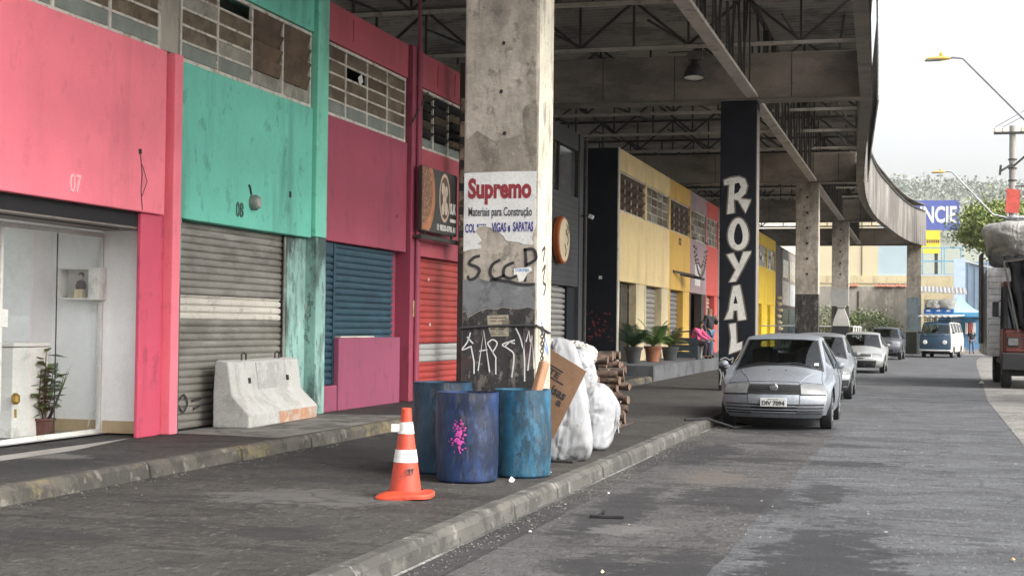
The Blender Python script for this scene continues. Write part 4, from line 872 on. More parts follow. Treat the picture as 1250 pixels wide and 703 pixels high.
cone_seg(.295,.40,.004).build('white_band', M_cwhite, cn, smooth=True, local=True); cone_seg(.53,.625,.004).build('white_band', M_cwhite, cn, smooth=True, local=True)
MB().box(-.118,-.05,-.045,-.038,.545,.61).build('loose_tape', M_cwhite, cn, local=True)
MB().lathe([(.047,.66),(.049,.67),(.047,.68)], (0,0,0), 24, cap=False).build('cone_collar', M_orange, cn, smooth=True, local=True)
tx = MB(); text(tx, 'CET', .075, .05, (Vector((.055,-.105,.225)), Vector((.86,.5,0)), Vector((-.04,.16,.98))), .0, .006, .03); tx.build('lettering', M_ink, cn, local=True)

# concrete barrier in front of the teal shutter
jb = thing('concrete_barrier', 'whitewashed concrete road barrier leaning place before the grey shutter of the turquoise shop', 'barrier', (-8.215,17.62,.285), R(3.5))
jb['label'] = 'whitewashed concrete road barrier standing before the grey roller shutter'
prof = [(-.19,0),(.29,0),(.29,.17),(.06,.40),(.0,.80),(-.13,.83),(-.17,.80),(-.19,.40)]
mb = MB(); n = 12
for i in range(n+1):
    y = -1.22+2.44*i/n
    for a, b in prof: mb.v.append(Vector((a+rnd(-.006,.006), y, b+(rnd(-.006,.006) if b > 0 else 0))))
for i in range(n):
    for k in range(8): k2 = (k+1) % 8; mb.f.append((i*8+k, i*8+k2, i*8+8+k2, i*8+8+k))
mb.f += [tuple(range(7,-1,-1)), tuple(n*8+k for k in range(8))]
M_bar = mat('barrier_white', (.47,.465,.44), .85, var=.10, vs=2, bump=.3, bs=18, stains=[((.33,.32,.29), 2.4, (1,1,.6), .55, .68, .7), ((.40,.22,.12), 3.2, (1,.6,2), .66, .74, .5)])
mb.build('barrier_body', M_bar, jb, bevel=.02, local=True)
for y in (-.55,.60):
    MB().tube([(-.07,y-.07,.80),(-.07,y-.075,.88),(-.07,y,.91),(-.07,y+.075,.88),(-.07,y+.07,.80)], .012, 6).build('lifting_loop', M_steel, jb, smooth=True, local=True)
mb = MB()
for y in (-.62,.72): mb.obox((.036,y,.56), (.02,.07,.07), Matrix.Rotation(R(-8),3,'Y'))
mb.build('drain_hole', M_dark, jb, local=True)
mb = MB(); mb.obox((.028,.05,.61), (.012,.78,.34), Matrix.Rotation(R(-8.5),3,'Y')); mb.build('grey_patch', mat('cement_patch', (.36,.36,.34), .85, var=.12, vs=5, bump=.2, stains=[((.52,.52,.5), 3, (1,1,1), .5, .6, .8)]), jb, local=True)
mb = MB(); mb.box(.288,.294,-.2,1.18,.01,.16); mb.build('rust_stain', mat('rusty_scrape', (.46,.36,.29), .85, var=.3, vs=5, bump=.2, stains=[((.42,.20,.10), 4, (1,1,1), .52, .62, .8)]), jb, local=True)

# sacks, cardboard and the pile of logs behind the pillar
M_sack = mat('white_sack', (.31,.318,.33), .7, var=.08, vs=3, bump=.35, bs=120, crease=.45, grain=.12, stains=[((.28,.275,.265), 5, (1,1,.4), .57, .72, .45), ((.14,.125,.11), 7, (1,1,.7), .64, .72, .6)])
M_bagg = mat('grey_plastic_bag', (.44,.43,.40), .35, var=.15, vs=4, bump=.2, bs=20, crease=.8)
def sack(label, c, size, rot, m, seed, lean=(0,0), pinch=0, wr=.05, flat=.0, cat='sack', name='sack', group='sacks piled behind the pillar', nu=84, nv=64, rnd_=None):
    mb = MB(); a, b, d = size; mr_ = rot if isinstance(rot, Matrix) else Matrix.Rotation(rot, 3, 'Z')
    rg = random.Random(seed); kp = 9 if rnd_ else 15; planes = [(Vector(v), 1.0) for v in ((1,0,0),(-1,0,0),(0,1,0),(0,-1,0),(0,0,1),(0,0,-1))]
    for k in range(26):
        v = Vector((rg.gauss(0,1),rg.gauss(0,1),rg.gauss(0,1))).normalized(); planes.append((v, rg.uniform(1.02,1.26)**kp))
    for i in range(nv+1):
        ph = -math.pi/2+math.pi*i/nv; sz = math.sin(ph); cz = max(math.cos(ph), 0)
        for j in range(nu):
            th = 2*math.pi*j/nu; c_, s_ = math.cos(th), math.sin(th)
            u_ = Vector((c_*cz, s_*cz, sz)); f_ = sum(max(0, u_.dot(n_))**kp/d_ for n_, d_ in planes)**(-1/kp); p = u_*f_; t = (p.z+1)/2
            sc = 1-pinch*max(0, t-.5)*1.7 + .05*math.sin(t*7+seed)
            q = Vector((p.x*a*sc, p.y*b*sc, p.z*d))
            N3 = lambda k, kt, o: noise.noise(Vector((c_*k+o, s_*k, t*kt+o*.7)))
            cl = lambda n_, wd: max(0, 1-abs(n_)/wd)**1.5
            w = N3(1.2,1.5,seed)*wr*.5 + N3(2.4,3.2,seed+9)*wr*.3 - cl(N3(1.7,1.6,seed+3),.10)*wr*.55 - cl(N3(2.6,4.2,seed+5),.09)*wr*.42 - cl(N3(4.4,6,seed+7),.12)*wr*.26 - cl(N3(9,4,seed+11),.16)*wr*.22*max(0,t-.35)*2
            nr = Vector((p.x/a, p.y/b, p.z/d*.4)); nr = nr.normalized() if nr.length else Vector((0,0,1))
            q += nr*w; q.x += lean[0]*t; q.y += lean[1]*t
            mb.v.append(mr_ @ q + Vector(c))
    zmin = c[2]-d+.001
    for i in range(nv):
        for j in range(nu): j2 = (j+1) % nu; mb.f.append((i*nu+j, i*nu+j2, i*nu+nu+j2, i*nu+nu+j))
    if flat:
        for v in mb.v: v.z = max(v.z, flat)
    return mb.solo(name, m, label, cat, (c[0],c[1],max(flat, c[2]-d)), group, smooth='all')
sk1 = sack('tall bulging white woven sack right behind the graffiti pillar beside the cardboard', (-3.72,15.45,.77), (.335,.40,.67), .1, M_sack, 1, lean=(-.06,.0), pinch=.30, flat=.143, wr=.05)
sack('white sack slumped over the top of the pile between tall sack and logs', (-3.82,16.35,.98), (.24,.34,.34), .5, M_sack, 5, wr=.06)
sack('lower fat white sack with frayed neck beside the log pile', (-3.72,17.0,.52), (.27,.36,.40), -.2, M_sack, 9, wr=.045, flat=.143)
sack('small grey crumpled plastic bag on top of the white sacks', (-3.84,16.6,1.27), (.24,.22,.13), .3, M_bagg, 13, wr=.09, cat='bag', name='plastic_bag', group='bags on the pile')
mb = MB()
for k in range(14): a = at(749+rnd(-4,3), 488, 17.1); b = at(751+rnd(-5,5), 522+rnd(-10,6), 17.0); mb.tube([a, (a+b)/2+Vector((rnd(-.03,.03),0,rnd(-.02,.02))), b], .008, 5)
mb.solo('frayed_strap', M_sack, 'frayed white sack ties hanging at the log side of the pile', 'strap', at(754,500,17.05), smooth=True)
cb = thing('cardboard_sheet', 'flattened brown cardboard sheet with black print leaning against the tall white sack', 'cardboard', (-3.7,14.95,.3))
A = at(716,453,14.95); B = at(664,421,14.9); C_ = at(676,534,14.98); D_ = at(664,540,14.96)
r_ = (A-B).normalized(); u_ = (B-D_); u_ = (u_-r_*u_.dot(r_)).normalized(); FC = (A, r_, u_)
loc2 = lambda p: ((p-A).dot(r_), (p-A).dot(u_))
sh_ = MB().prism([[(0,0), loc2(B), loc2(D_), loc2(C_)]], FC, -.006, .006).build('sheet', mat('brown_cardboard', (.235,.135,.078), .8, var=.12, vs=4, bump=.12, stains=[((.20,.11,.065), 3, (1,1,1), .58, .72, .5)]), cb)
tx = MB()
def ct(body, x, y, w, h):
    p = at(x, y, 14.95); a, b = loc2(p); o = FC[0]+r_*a+u_*b; text(tx, body, w, h, (o, r_, u_), .006, .009, .03)
ct('TE', 677, 455, .13, .065); ct('isas', 682, 479, .17, .095); ct('a', 682, 492, .06, .06)
for dx, dy in ((-1,-7),(-1,8)):
    p = at(679+dx, 455+dy, 14.95); a, b = loc2(p); tx.ribbon([(a-.09,b),(a+.10,b)], .014, FC, .006, .009, smooth=False)
tx.build('lettering', M_ink, sh_)
MB().box(-4.0,-3.52,15.12,15.8,.142,.165).solo('flat_board', M_dark, 'thin dark board lying under the tall white sack', 'board', (-3.75,15.45,.142))
M_bark = mat('bark', (.042,.030,.024), .9, var=.4, vs=6, bump=.8, bs=22, stains=[((.19,.135,.10), 5, (.4,1,1), .54, .66, .7), ((.03,.022,.018), 9, (.3,1,1), .54, .66, .8)])
M_bark2 = mat('reddish_bark', (.075,.045,.032), .9, var=.35, vs=6, bump=.7, bs=22, stains=[((.28,.20,.15), 5, (.4,1,1), .54, .66, .7), ((.05,.03,.025), 9, (.3,1,1), .54, .66, .8)])
M_cut = mat('cut_wood', (.15,.095,.064), .8, var=.25, vs=9, bump=.3, stains=[((.14,.085,.06), 7, (1,1,1), .54, .66, .6)])
def log(c, ln, r, yaw, m, pitch=0):
    t = thing('log', 'cut log with rough bark in the stacked pile behind the white sacks', 'log', c, 0, 'cut logs in the pile behind the sacks')
    mr_ = Matrix.Rotation(yaw, 3, 'Z') @ Matrix.Rotation(R(90)+pitch, 3, 'Y'); s_ = rnd(0,50)
    body = MB(); n = 14; prof = []
    for i in range(9):
        z = -ln/2+ln*i/8
        for k in range(n):
            th = 2*math.pi*k/n; rr = r*(1+.30*noise.noise(Vector((math.cos(th)*1.5+s_, math.sin(th)*1.5, z*4)))+rnd(-.03,.03)); body.v.append(Vector(c) + mr_ @ Vector((rr*math.cos(th), rr*math.sin(th), z)))
    for i in range(8):
        for k in range(n): k2 = (k+1) % n; body.f.append((i*n+k, i*n+k2, i*n+n+k2, i*n+n+k))
    e = MB(); e.v = [body.v[k].copy() for k in range(n)] + [body.v[8*n+k].copy() for k in range(n)]; e.f = [tuple(range(n-1,-1,-1)), tuple(range(n,2*n))]
    body.build('bark', m, t, smooth='all'); e.build('cut_end', M_cut, t)
z = .20; rows = 10
MB().box(-4.95,-4.10,19.25,21.6,.142,.175).solo('pallet', M_bark, 'low dark pallet under the stacked logs', 'pallet', (-4.3,20.4,.142), bevel=.01)
for r_i in range(rows):
    for k in range(4):
        rr = rnd(.046,.074)
        if r_i == rows-1 and k == 1: continue
        tilt = rnd(-.28,.28) if r_i > 1 else rnd(-.1,.1)
        log((-4.53+rnd(-.07,.07)-.008*r_i, 19.55+k*.52+rnd(-.05,.05), z+rnd(-.012,.012)), rnd(.72,.95), rr, tilt, random.choice((M_bark,M_bark,M_bark2)), rnd(-.05,.05))
        if k < 3 and random.random() < .8: log((-4.53+rnd(-.1,.1), 19.81+k*.52, z+rnd(-.02,.02)), rnd(.7,.95), rnd(.05,.062), rnd(-.2,.2), random.choice((M_bark,M_bark2)), 0)
    z += .105
for y, z_ in ((19.2,1.0),(19.15,.86)): log((-4.65,y,z_), .55, .075, R(70), M_bark2, 0)

# potted palms on the terrace
M_leaf = mat('palm_leaf', (.07,.15,.03), .45, var=.35, vs=5, bump=.05, stains=[((.10,.15,.04), 4, (1,1,1), .55, .68, .6)])
M_leafd = mat('dark_leaf', (.022,.058,.018), .45, var=.35, vs=5, bump=.05)
def palm(label, c, h, spread, potm, m, nf=16, seed=1, potr=.2, poth=.36, group='potted palms on the terrace'):
    random.seed(seed); t = thing('potted_palm', label, 'potted plant', c, 0, group)
    x, y, z = c
    pot = MB().lathe([(potr*.68,0),(potr*.72,.01),(potr*.95,poth*.82),(potr*1.08,poth*.83),(potr*1.1,poth),(potr*.95,poth),(potr*.9,poth*.8),(0,poth*.78)], c, 24).build('pot', potm, t, smooth=True)
    lf = MB(); stm = MB()
    for k in range(nf):
        a = 2*math.pi*k/nf*2.4+rnd(-.3,.3); up = rnd(.35,1.0); ln = h*rnd(.7,1.0); p = Vector((x,y,z+poth*.9)); P = []; 
        for i in range(9):
            s_ = i/8; rad = spread*(1.15-up*.7)*s_; zz = ln*(s_*(.6+.5*up)-(.75-.4*up)*s_*s_); P.append(p+Vector((math.cos(a)*rad, math.sin(a)*rad, zz)))
        stm.tube(P, [.012-.010*i/8 for i in range(9)], 5)
        for i in range(2, 9):
            d = (P[i]-P[i-1]).normalized(); side_ = d.cross(Vector((0,0,1))).normalized()
            for sg_ in (-1,1):
                for hh in (0,.5):
                    b0 = P[i-1].lerp(P[i], hh); L_ = h*.30*(1-.35*abs(i-4.5)/4.5)*rnd(.8,1.1); tip = b0+(side_*sg_*.8+d*.62+Vector((0,0,-.25))).normalized()*L_
                    mid = b0.lerp(tip,.5)+Vector((0,0,.02)); wv = d*.013; n_ = len(lf.v); lf.v += [b0-wv*.5,b0+wv*.5,mid+wv,mid-wv,tip]; lf.f += [(n_,n_+1,n_+2,n_+3),(n_+3,n_+2,n_+4)]
    lf.build('fronds', m, t, fix=False); stm.build('stems', m, t, smooth=True); return t
M_terra = mat('terracotta', (.30,.12,.065), .8, var=.2, vs=4, bump=.2); M_potg = mat('grey_pot', (.045,.047,.05), .7, var=.2, bump=.2)
palm('dense dark palm in a grey pot by the dark glass door', (-7.80,40.9,.55), 1.05, .62, M_potg, M_leafd, 20, 3, .24, .46)
palm('bright green feathery palm in a terracotta pot on the terrace', (-7.66,43.2,.55), 1.25, .75, M_terra, M_leaf, 20, 5, .25, .46)
palm('olive drooping palm in a mossy pot nearest the dark bench', (-7.5,45.3,.55), 1.0, .6, M_potg, mat('olive_leaf', (.10,.105,.035), .5, var=.3), 18, 8, .26, .42)
# little plant inside the glazed shop
pt = thing('potted_plant', 'leafy green plant in a small brown pot behind the shop glass', 'potted plant', (-9.28,14.25,.30))
c = (-9.28,14.25,.302); random.seed(12)
MB().lathe([(.10,0),(.12,.17),(.135,.175),(.135,.20),(.11,.20),(0,.18)], c, 20).build('pot', mat('brown_pot', (.11,.05,.035), .7, bump=.1), pt, smooth=True)
lf = MB(); stm = MB(); random.seed(11)
for k in range(9):
    b = Vector(c)+Vector((rnd(-.05,.05),rnd(-.05,.05),.18)); tip = b+Vector((rnd(-.16,.14),rnd(-.12,.12),rnd(.25,.78))); stm.tube([b, b.lerp(tip,.5)+Vector((rnd(-.03,.03),0,0)), tip], .006, 5)
    for i in range(9):
        p = b.lerp(tip, .25+.75*i/8); a = rnd(0,6.28); d = Vector((math.cos(a),math.sin(a),rnd(-.3,.5))).normalized(); s_ = d.cross(Vector((0,0,1))).normalized(); L_ = rnd(.15,.24)
        n_ = len(lf.v); lf.v += [p, p+d*L_*.5+s_*L_*.34+Vector((0,0,.015)), p+d*L_+Vector((0,0,-.02)), p+d*L_*.5-s_*L_*.26+Vector((0,0,.015))]; lf.f += [(n_,n_+1,n_+2,n_+3)]
for k in range(3): b = Vector(c)+Vector((.06,0,.18)); lf.add([b+Vector((-.02,0,0)), b+Vector((.03,0,0)), b+Vector((.16+.04*k,0,.36+.08*k)), b+Vector((.19+.04*k,.01*k,.52+.06*k))], [(0,1,3,2)])
lf.build('leaves', M_leaf, pt, fix=False); stm.build('stems', M_leafd, pt, smooth=True)
random.seed(21)

# floodlight hung from the beam
fl = thing('hanging_floodlight', 'dark bell shaped floodlight hanging in front of the concrete beam', 'lamp', (-5.07,33.6,7.4))
c = Vector((-5.07,33.62,7.29)); MT_ = Matrix.Rotation(R(-8),3,'X')
MB().lathe([(.235,0),(.245,.02),(.22,.12),(.14,.30),(.09,.34),(.07,.42),(0,.43)], c, 28, MT_, cap=False).build('reflector', mat('lamp_metal', (.07,.065,.06), .45, metal=.5, bump=0), fl, smooth=True)
MB().lathe([(.225,.02),(.12,-.01),(0,-.02)], c, 28, MT_).build('lens', mat('lamp_lens', (.85,.82,.72), .25, bump=0), fl, smooth=True)
MB().box(c.x-.14,c.x+.2,c.y-.1,c.y+.1,c.z+.43,c.z+.62).build('ballast_box', mat('ballast', (.13,.12,.11), .5, bump=.05), fl, bevel=.01); MB().box(c.x-.02,c.x+.02,c.y-.02,c.y+.02,c.z+.62,ZT+.03).build('hanger', M_steel, fl)
MB().box(c.x-.6,c.x+.35,c.y-.03,c.y+.03,c.z+.61,c.z+.63).build('hanger', M_steel, fl)

# litter and the hose by the kerb
random.seed(5)
def scrap(label, x, y, s, m, z=.142, cat='litter', name='paper_scrap', h=.03, group='paper scraps on the ground'):
    s *= .6; h *= .7; mb = MB(); n = 9; b = [Vector((x+s*math.cos(2*math.pi*k/n)*rnd(.5,1.1), y+s*1.4*math.sin(2*math.pi*k/n)*rnd(.5,1.1), z+rnd(0,h*.4))) for k in range(n)]
    tp = Vector((x,y,z+h)); mb.v = b+[tp]; mb.f = [(k,(k+1)%n,n) for k in range(n)]+[tuple(range(n-1,-1,-1))]
    return mb.solo(name, m, label, cat, (x,y,z), group)
p = at(627,580,13.2); scrap('crumpled white paper at the foot of the turquoise barrel', p.x, 13.12, .06, M_white, h=.07)
p = at(665,577,14.5); scrap('flat white paper strip at the pillar foot near the kerb', -3.55, 14.1, .09, M_white, h=.012)
scrap('small white paper between the royal blue and turquoise barrels', -3.83, 13.25, .035, M_white, h=.04)
for px_, py_ in ((647,649),(743,602)): 
    d = CAM_ROT @ Vector(((px_-625)/1800,(351.5-py_)/1800,-1)); k = -1.575/d.z; scrap('tiny white scrap lying in the gutter', d.x*k, d.y*k, .025, M_white, z=.006, h=.02)
M_scrap = mat('scrap_grey', (.42,.41,.39), .7, bump=0)
for px_, py_, s in ((1060,627,.02),(1082,649,.03),(1125,552,.02),(1240,566,.03),(930,611,.025),(943,618,.015),(1074,520,.02),(690,615,.02),(768,640,.02),(1104,551,.015)):
    d = CAM_ROT @ Vector(((px_-625)/1800,(351.5-py_)/1800,-1)); k = -1.572/d.z; scrap('tiny pale scrap lying on the open asphalt', d.x*k, d.y*k, s, M_scrap, z=.008, h=.008, group='white scraps on the asphalt')
M_tan = mat('tan_leaf', (.55,.33,.13), .6, bump=0)
d = CAM_ROT @ Vector(((1236-625)/1800,(351.5-683)/1800,-1)); k = -1.57/d.z; scrap('tan dry leaf on the asphalt at the lower right', d.x*k, d.y*k, .035, M_tan, z=.008, name='dry_leaf', cat='leaf', group='dry leaves')
d = CAM_ROT @ Vector(((735,0)[0]-625, 351.5-698, -1800)).normalized(); k = -1.57/d.z; scrap('pale peel scrap on the asphalt near the kerb', d.x*k, d.y*k, .03, mat('peel', (.62,.55,.36), .6, bump=0), z=.008, name='fruit_peel', group='peels')
d = CAM_ROT @ Vector((740-625, 351.5-631, -1800)).normalized(); k = -1.57/d.z; sx_, sy_ = d.x*k, d.y*k
mb = MB(); mb.prism([[(-.13,-.035),(-.05,-.05),(.06,-.04),(.14,-.045),(.145,.03),(.05,.035),(-.06,.045),(-.13,.03)]], (Vector((sx_,sy_,.006)),Vector((1,.15,0)),Vector((-.3,1,0))), 0, .022)
sn = thing('lost_sandal', 'black flattened sandal lying on the asphalt', 'sandal', (sx_,sy_,.006)); mb.build('sole', M_dark, sn, bevel=.005); MB().tube([(sx_-.06,sy_-.05,.02),(sx_-.02,sy_,.06),(sx_-.04,sy_+.05,.02)], .01, 6).build('strap', M_dark, sn, smooth=True)
MB().tube([(-3.5,22.6,.16),(-3.2,22.9,.17),(-3.0,23.0,.10),(-2.8,23.1,.03),(-2.6,23.6,.03),(-2.9,24.2,.03)], .02, 8).solo('black_hose', M_dark, 'short black hose trailing off the kerb under the silver car', 'hose', (-3.2,22.9,.16), smooth=True)
# ------------------------------------------------------------------ people (skin-grown bodies)
def skin_mesh(verts, edges, radii, root=0, sub=2):
    me = bpy.data.meshes.new('s'); me.from_pydata(verts, edges, []); o = bpy.data.objects.new('s', me); COL.objects.link(o)
    b = bmesh.new(); b.from_mesh(me); ly = b.verts.layers.skin.verify(); b.verts.ensure_lookup_table()
    for i, v in enumerate(b.verts):
        r = radii[i]; v[ly].radius = r if isinstance(r, tuple) else (r, r); v[ly].use_root = (i == root)
    b.to_mesh(me); b.free()
    o.modifiers.new('k', 'SKIN').use_smooth_shade = True; m = o.modifiers.new('u', 'SUBSURF'); m.levels = m.render_levels = sub
    dg = bpy.context.evaluated_depsgraph_get(); out = bpy.data.meshes.new_from_object(o.evaluated_get(dg))
    mb = MB(); mb.v = [v.co.copy() for v in out.vertices]; mb.f = [tuple(p.vertices) for p in out.polygons]
    bpy.data.objects.remove(o); bpy.data.meshes.remove(me); bpy.data.meshes.remove(out); return mb
M_skin = mat('skin', (.28,.16,.105), .6, var=.1, bump=0); M_hair = mat('dark_hair', (.018,.013,.011), .5, var=.2, bump=.2)
def person(label, loc, rz, J, shirt, trousers, shoe=M_dark, long_sleeve=False, hair_long=False):
    """J: joints in metres (x right, y back; the figure faces -Y)"""
    t = thing('person', label, 'person', loc, rz)
    K = ['pelvis','waist','chest','neck','head','top','shL','elL','wrL','haL','shR','elR','wrR','haR','hiL','knL','anL','toL','hiR','knR','anR','toR']
    E = [(0,1),(1,2),(2,3),(3,4),(4,5),(2,6),(6,7),(7,8),(8,9),(2,10),(10,11),(11,12),(12,13),(0,14),(14,15),(15,16),(16,17),(0,18),(18,19),(19,20),(20,21)]
    Rr = [.13,.125,.14,.055,.088,.07,.06,.045,.034,.036,.06,.045,.034,.036,.09,.06,.042,.04,.09,.06,.042,.04]
    V = [J[k] for k in K]
    skin_mesh(V, E, Rr).build('body', M_skin, t, smooth='all', local=True)
    def sub(names, edges, rad, name, m, root=0):
        ix = [K.index(n) if isinstance(n, str) else n for n in names]; skin_mesh([J[n] if isinstance(n, str) else n for n in names], edges, rad, root).build(name, m, t, smooth='all', local=True)
    f = 1.0 if long_sleeve else .75
    L_ = lambda a, b, f: tuple(Vector(J[a]).lerp(Vector(J[b]), f))
    mid = [J['pelvis'],J['waist'],J['chest'],L_('chest','neck',.6),J['shL'],J['elL'] if long_sleeve else L_('shL','elL',.8),J['shR'],J['elR'] if long_sleeve else L_('shR','elR',.8)]
    e = [(0,1),(1,2),(2,3),(2,4),(4,5),(2,6),(6,7)]; rd_ = [.165,.16,.17,.09,.085,.066,.085,.066]
    if long_sleeve: mid += [J['wrL'],J['wrR']]; e += [(5,8),(7,9)]; rd_ += [.05,.05]
    skin_mesh(mid, e, rd_).build('shirt', shirt, t, smooth='all', local=True)
    skin_mesh([J['pelvis'],J['hiL'],J['knL'],J['anL'],J['hiR'],J['knR'],J['anR']], [(0,1),(1,2),(2,3),(0,4),(4,5),(5,6)], [.15,.108,.082,.066,.108,.082,.066]).build('trousers', trousers, t, smooth='all', local=True)
    for s_ in 'LR': a, b = Vector(J['an'+s_]), Vector(J['to'+s_]); skin_mesh([tuple(a-Vector((0,0,.03))), tuple(b)], [(0,1)], [.055,.05]).build('shoe', shoe, t, smooth='all', local=True)
    h = Vector(J['head']); tp = Vector(J['top']); d = (tp-h)
    hp = [tuple(h+d*.35+Vector((0,.035,0))), tuple(tp+Vector((0,.02,.0)))]; ed = [(0,1)]; rr = [.092,.08]
    if hair_long: hp.append(tuple(h+Vector((0,.09,-.22)))); ed.append((0,2)); rr.append(.07)
    skin_mesh(hp, ed, rr).build('hair', M_hair, t, smooth='all', local=True)
    fc = MB()
    for sx in (-1,1): fc.lathe([(0,-.012),(.011,0),(0,.012)], h+Vector((sx*.033,-.083,.03)), 8)
    fc.build('eyes', M_dark, t, local=True); MB().lathe([(.016,-.02),(.012,.01),(.004,.04),(0,.042)], h+Vector((0,-.09,0)), 8).build('nose', M_skin, t, smooth=True, local=True); MB().box(h.x-.022,h.x+.022,h.y-.088,h.y-.07,h.z-.045,h.z-.035).build('mouth', mat('lips', (.2,.07,.06), .6, bump=0), t, local=True)
    for sx in (-1,1): 
        for nm in ('haL','haR')[(sx+1)//2:(sx+1)//2+1]:
            a = Vector(J[nm]); w = Vector(J['wr'+nm[-1]]); d = (a-w).normalized(); sd_ = d.cross(Vector((0,1,0))); sd_ = sd_.normalized() if sd_.length > .1 else Vector((1,0,0)); fg_ = MB()
            for k, ln in enumerate((.06,.075,.08,.07)): p = a+sd_*((k-1.5)*.018)+d*.02; fg_.tube([p, p+d*ln*.6, p+d*ln+Vector((0,-.015,0))], [.009,.008,.006], 6)
            fg_.tube([a-d*.01+sd_*.03, a+sd_*.05+d*.03, a+sd_*.05+d*.06], [.010,.009,.007], 6); fg_.build('fingers', M_skin, t, smooth=True, local=True)
    return t
STAND = dict(pelvis=(0,0,.93),waist=(0,.0,1.08),chest=(0,.0,1.30),neck=(0,.0,1.47),head=(0,-.02,1.59),top=(0,-.01,1.68),shL=(.185,0,1.40),elL=(.25,.03,1.13),wrL=(.25,-.06,.90),haL=(.245,-.08,.82),shR=(-.185,0,1.40),elR=(-.25,.03,1.13),wrR=(-.25,-.05,.90),haR=(-.245,-.07,.82),
    hiL=(.10,0,.86),knL=(.115,-.02,.48),anL=(.12,.02,.09),toL=(.13,-.13,.05),hiR=(-.10,0,.86),knR=(-.12,-.04,.48),anR=(-.13,.0,.09),toR=(-.15,-.15,.05))
M_tee = mat('black_tee', (.018,.018,.02), .8, var=.2, bump=.1); M_jean = mat('blue_jeans', (.10,.17,.28), .8, var=.25, vs=5, bump=.1)
man = person('person in a black t-shirt and blue jeans standing by the blue tent', (3.33,106.5,.004), R(12), STAND, M_tee, M_jean)
lg_ = MB(); lg_.box(.04,.12,-.176,-.165,1.34,1.38); lg_.build('chest_print', M_white, man, local=True)
SIT = dict(pelvis=(0,0,.50),waist=(0,-.02,.64),chest=(0,-.10,.86),neck=(0,-.16,1.02),head=(0,-.22,1.13),top=(0,-.23,1.22),shL=(.18,-.12,.95),elL=(.22,-.32,.74),wrL=(.14,-.52,.64),haL=(.12,-.58,.62),shR=(-.18,-.12,.95),elR=(-.22,-.32,.74),wrR=(-.14,-.52,.64),haR=(-.12,-.58,.62),
    hiL=(.10,-.05,.48),knL=(.13,-.46,.50),anL=(.13,-.42,.09),toL=(.13,-.56,.05),hiR=(-.10,-.05,.48),knR=(-.13,-.46,.50),anR=(-.13,-.40,.09),toR=(-.13,-.54,.05))
M_pink = mat('pink_hoodie', (.72,.10,.26), .8, var=.12, bump=.1)
person('person in a bright pink top with long dark hair sitting hunched by the dark bench', (-7.22,48.6,.55), R(75), SIT, M_pink, mat('dark_trousers', (.03,.02,.03), .8, bump=.1), long_sleeve=True, hair_long=True)
ST2 = dict(STAND); ST2.update(elL=(.27,-.10,1.15),wrL=(.14,-.22,1.30),haL=(.10,-.22,1.38))
person('person in dark clothes standing half hidden behind the ROYAL pillar', (-6.98,50.3,.55), R(60), ST2, mat('dark_jacket', (.03,.032,.04), .8, bump=.1), M_jean, long_sleeve=True)
stl = thing('white_stool', 'low white square stool before the person in pink', 'stool', (-6.9,48.9,.55))
MB().box(-7.1,-6.83,48.4,49.2,.96,1.0).build('seat', M_white, stl)
for sx, sy in ((-7.1,48.41),(-6.865,48.41),(-7.1,49.16),(-6.865,49.16)): MB().box(sx,sx+.035,sy,sy+.035,.55,.96).build('leg', M_white, stl)
bn = thing('street_bench', 'dark boxy street bench with a bent arm rail on the terrace beside the palms', 'bench', (-7.4,47.4,.55))
M_bench = mat('bench_green', (.022,.035,.042), .6, bump=.1)
sl = MB()
for k in range(4): sl.box(-7.85,-6.95,47.42+k*.12,47.52+k*.12,.93,.98)
sl.build('seat', M_bench, bn); sl = MB()
for k in range(3): sl.box(-7.86,-6.94,47.36,47.40,.60+k*.22,.80+k*.22)
sl.build('backrest', M_bench, bn)
for x in (-7.84,-7.0): MB().box(x,x+.06,47.41,47.9,.55,.93).build('leg', M_bench, bn)
MB().tube([(-7.8,47.38,1.25),(-7.75,47.38,1.42),(-7.1,47.38,1.46),(-6.99,47.38,1.40),(-6.98,47.38,1.22)], .025, 6).build('top_rail', M_bench, bn, smooth=True)

# ------------------------------------------------------------------ cars: a lofted top sheet and side sheets, real panes and wheels
M_tyre = mat('tyre', (.02,.02,.021), .85, var=.2, bump=.2); M_plast = mat('dark_plastic', (.025,.025,.027), .6, bump=.1)
M_chrome = mat('chrome', (.6,.6,.6), .12, metal=1, bump=0, var=.05); M_rim = mat('alloy', (.38,.39,.40), .35, metal=.7, bump=0, var=.1)
M_lamp = mat('lamp_glass', (.15,.155,.155), .3, bump=0, var=.3, vs=8, spec=.35); M_amber = mat('amber_lens', (.6,.22,.03), .2, bump=0); M_redl = mat('red_lens', (.35,.02,.02), .2, bump=0)
M_plate = mat('plate_grey', (.50,.50,.48), .5, bump=0, var=.08); M_cargl = glass('car_glass', (.42,.47,.46), .03); M_seat = mat('car_seat', (.035,.035,.038), .9, bump=.1)
def carpaint(n, c, rough=.4, metal=.5): return mat(n, c, rough, metal=metal, var=.06, vs=1.5, bump=.02, bs=8, coat=.25, stains=[([x*.6 for x in c], 3, (1,1,1), .60, .75, .3)])
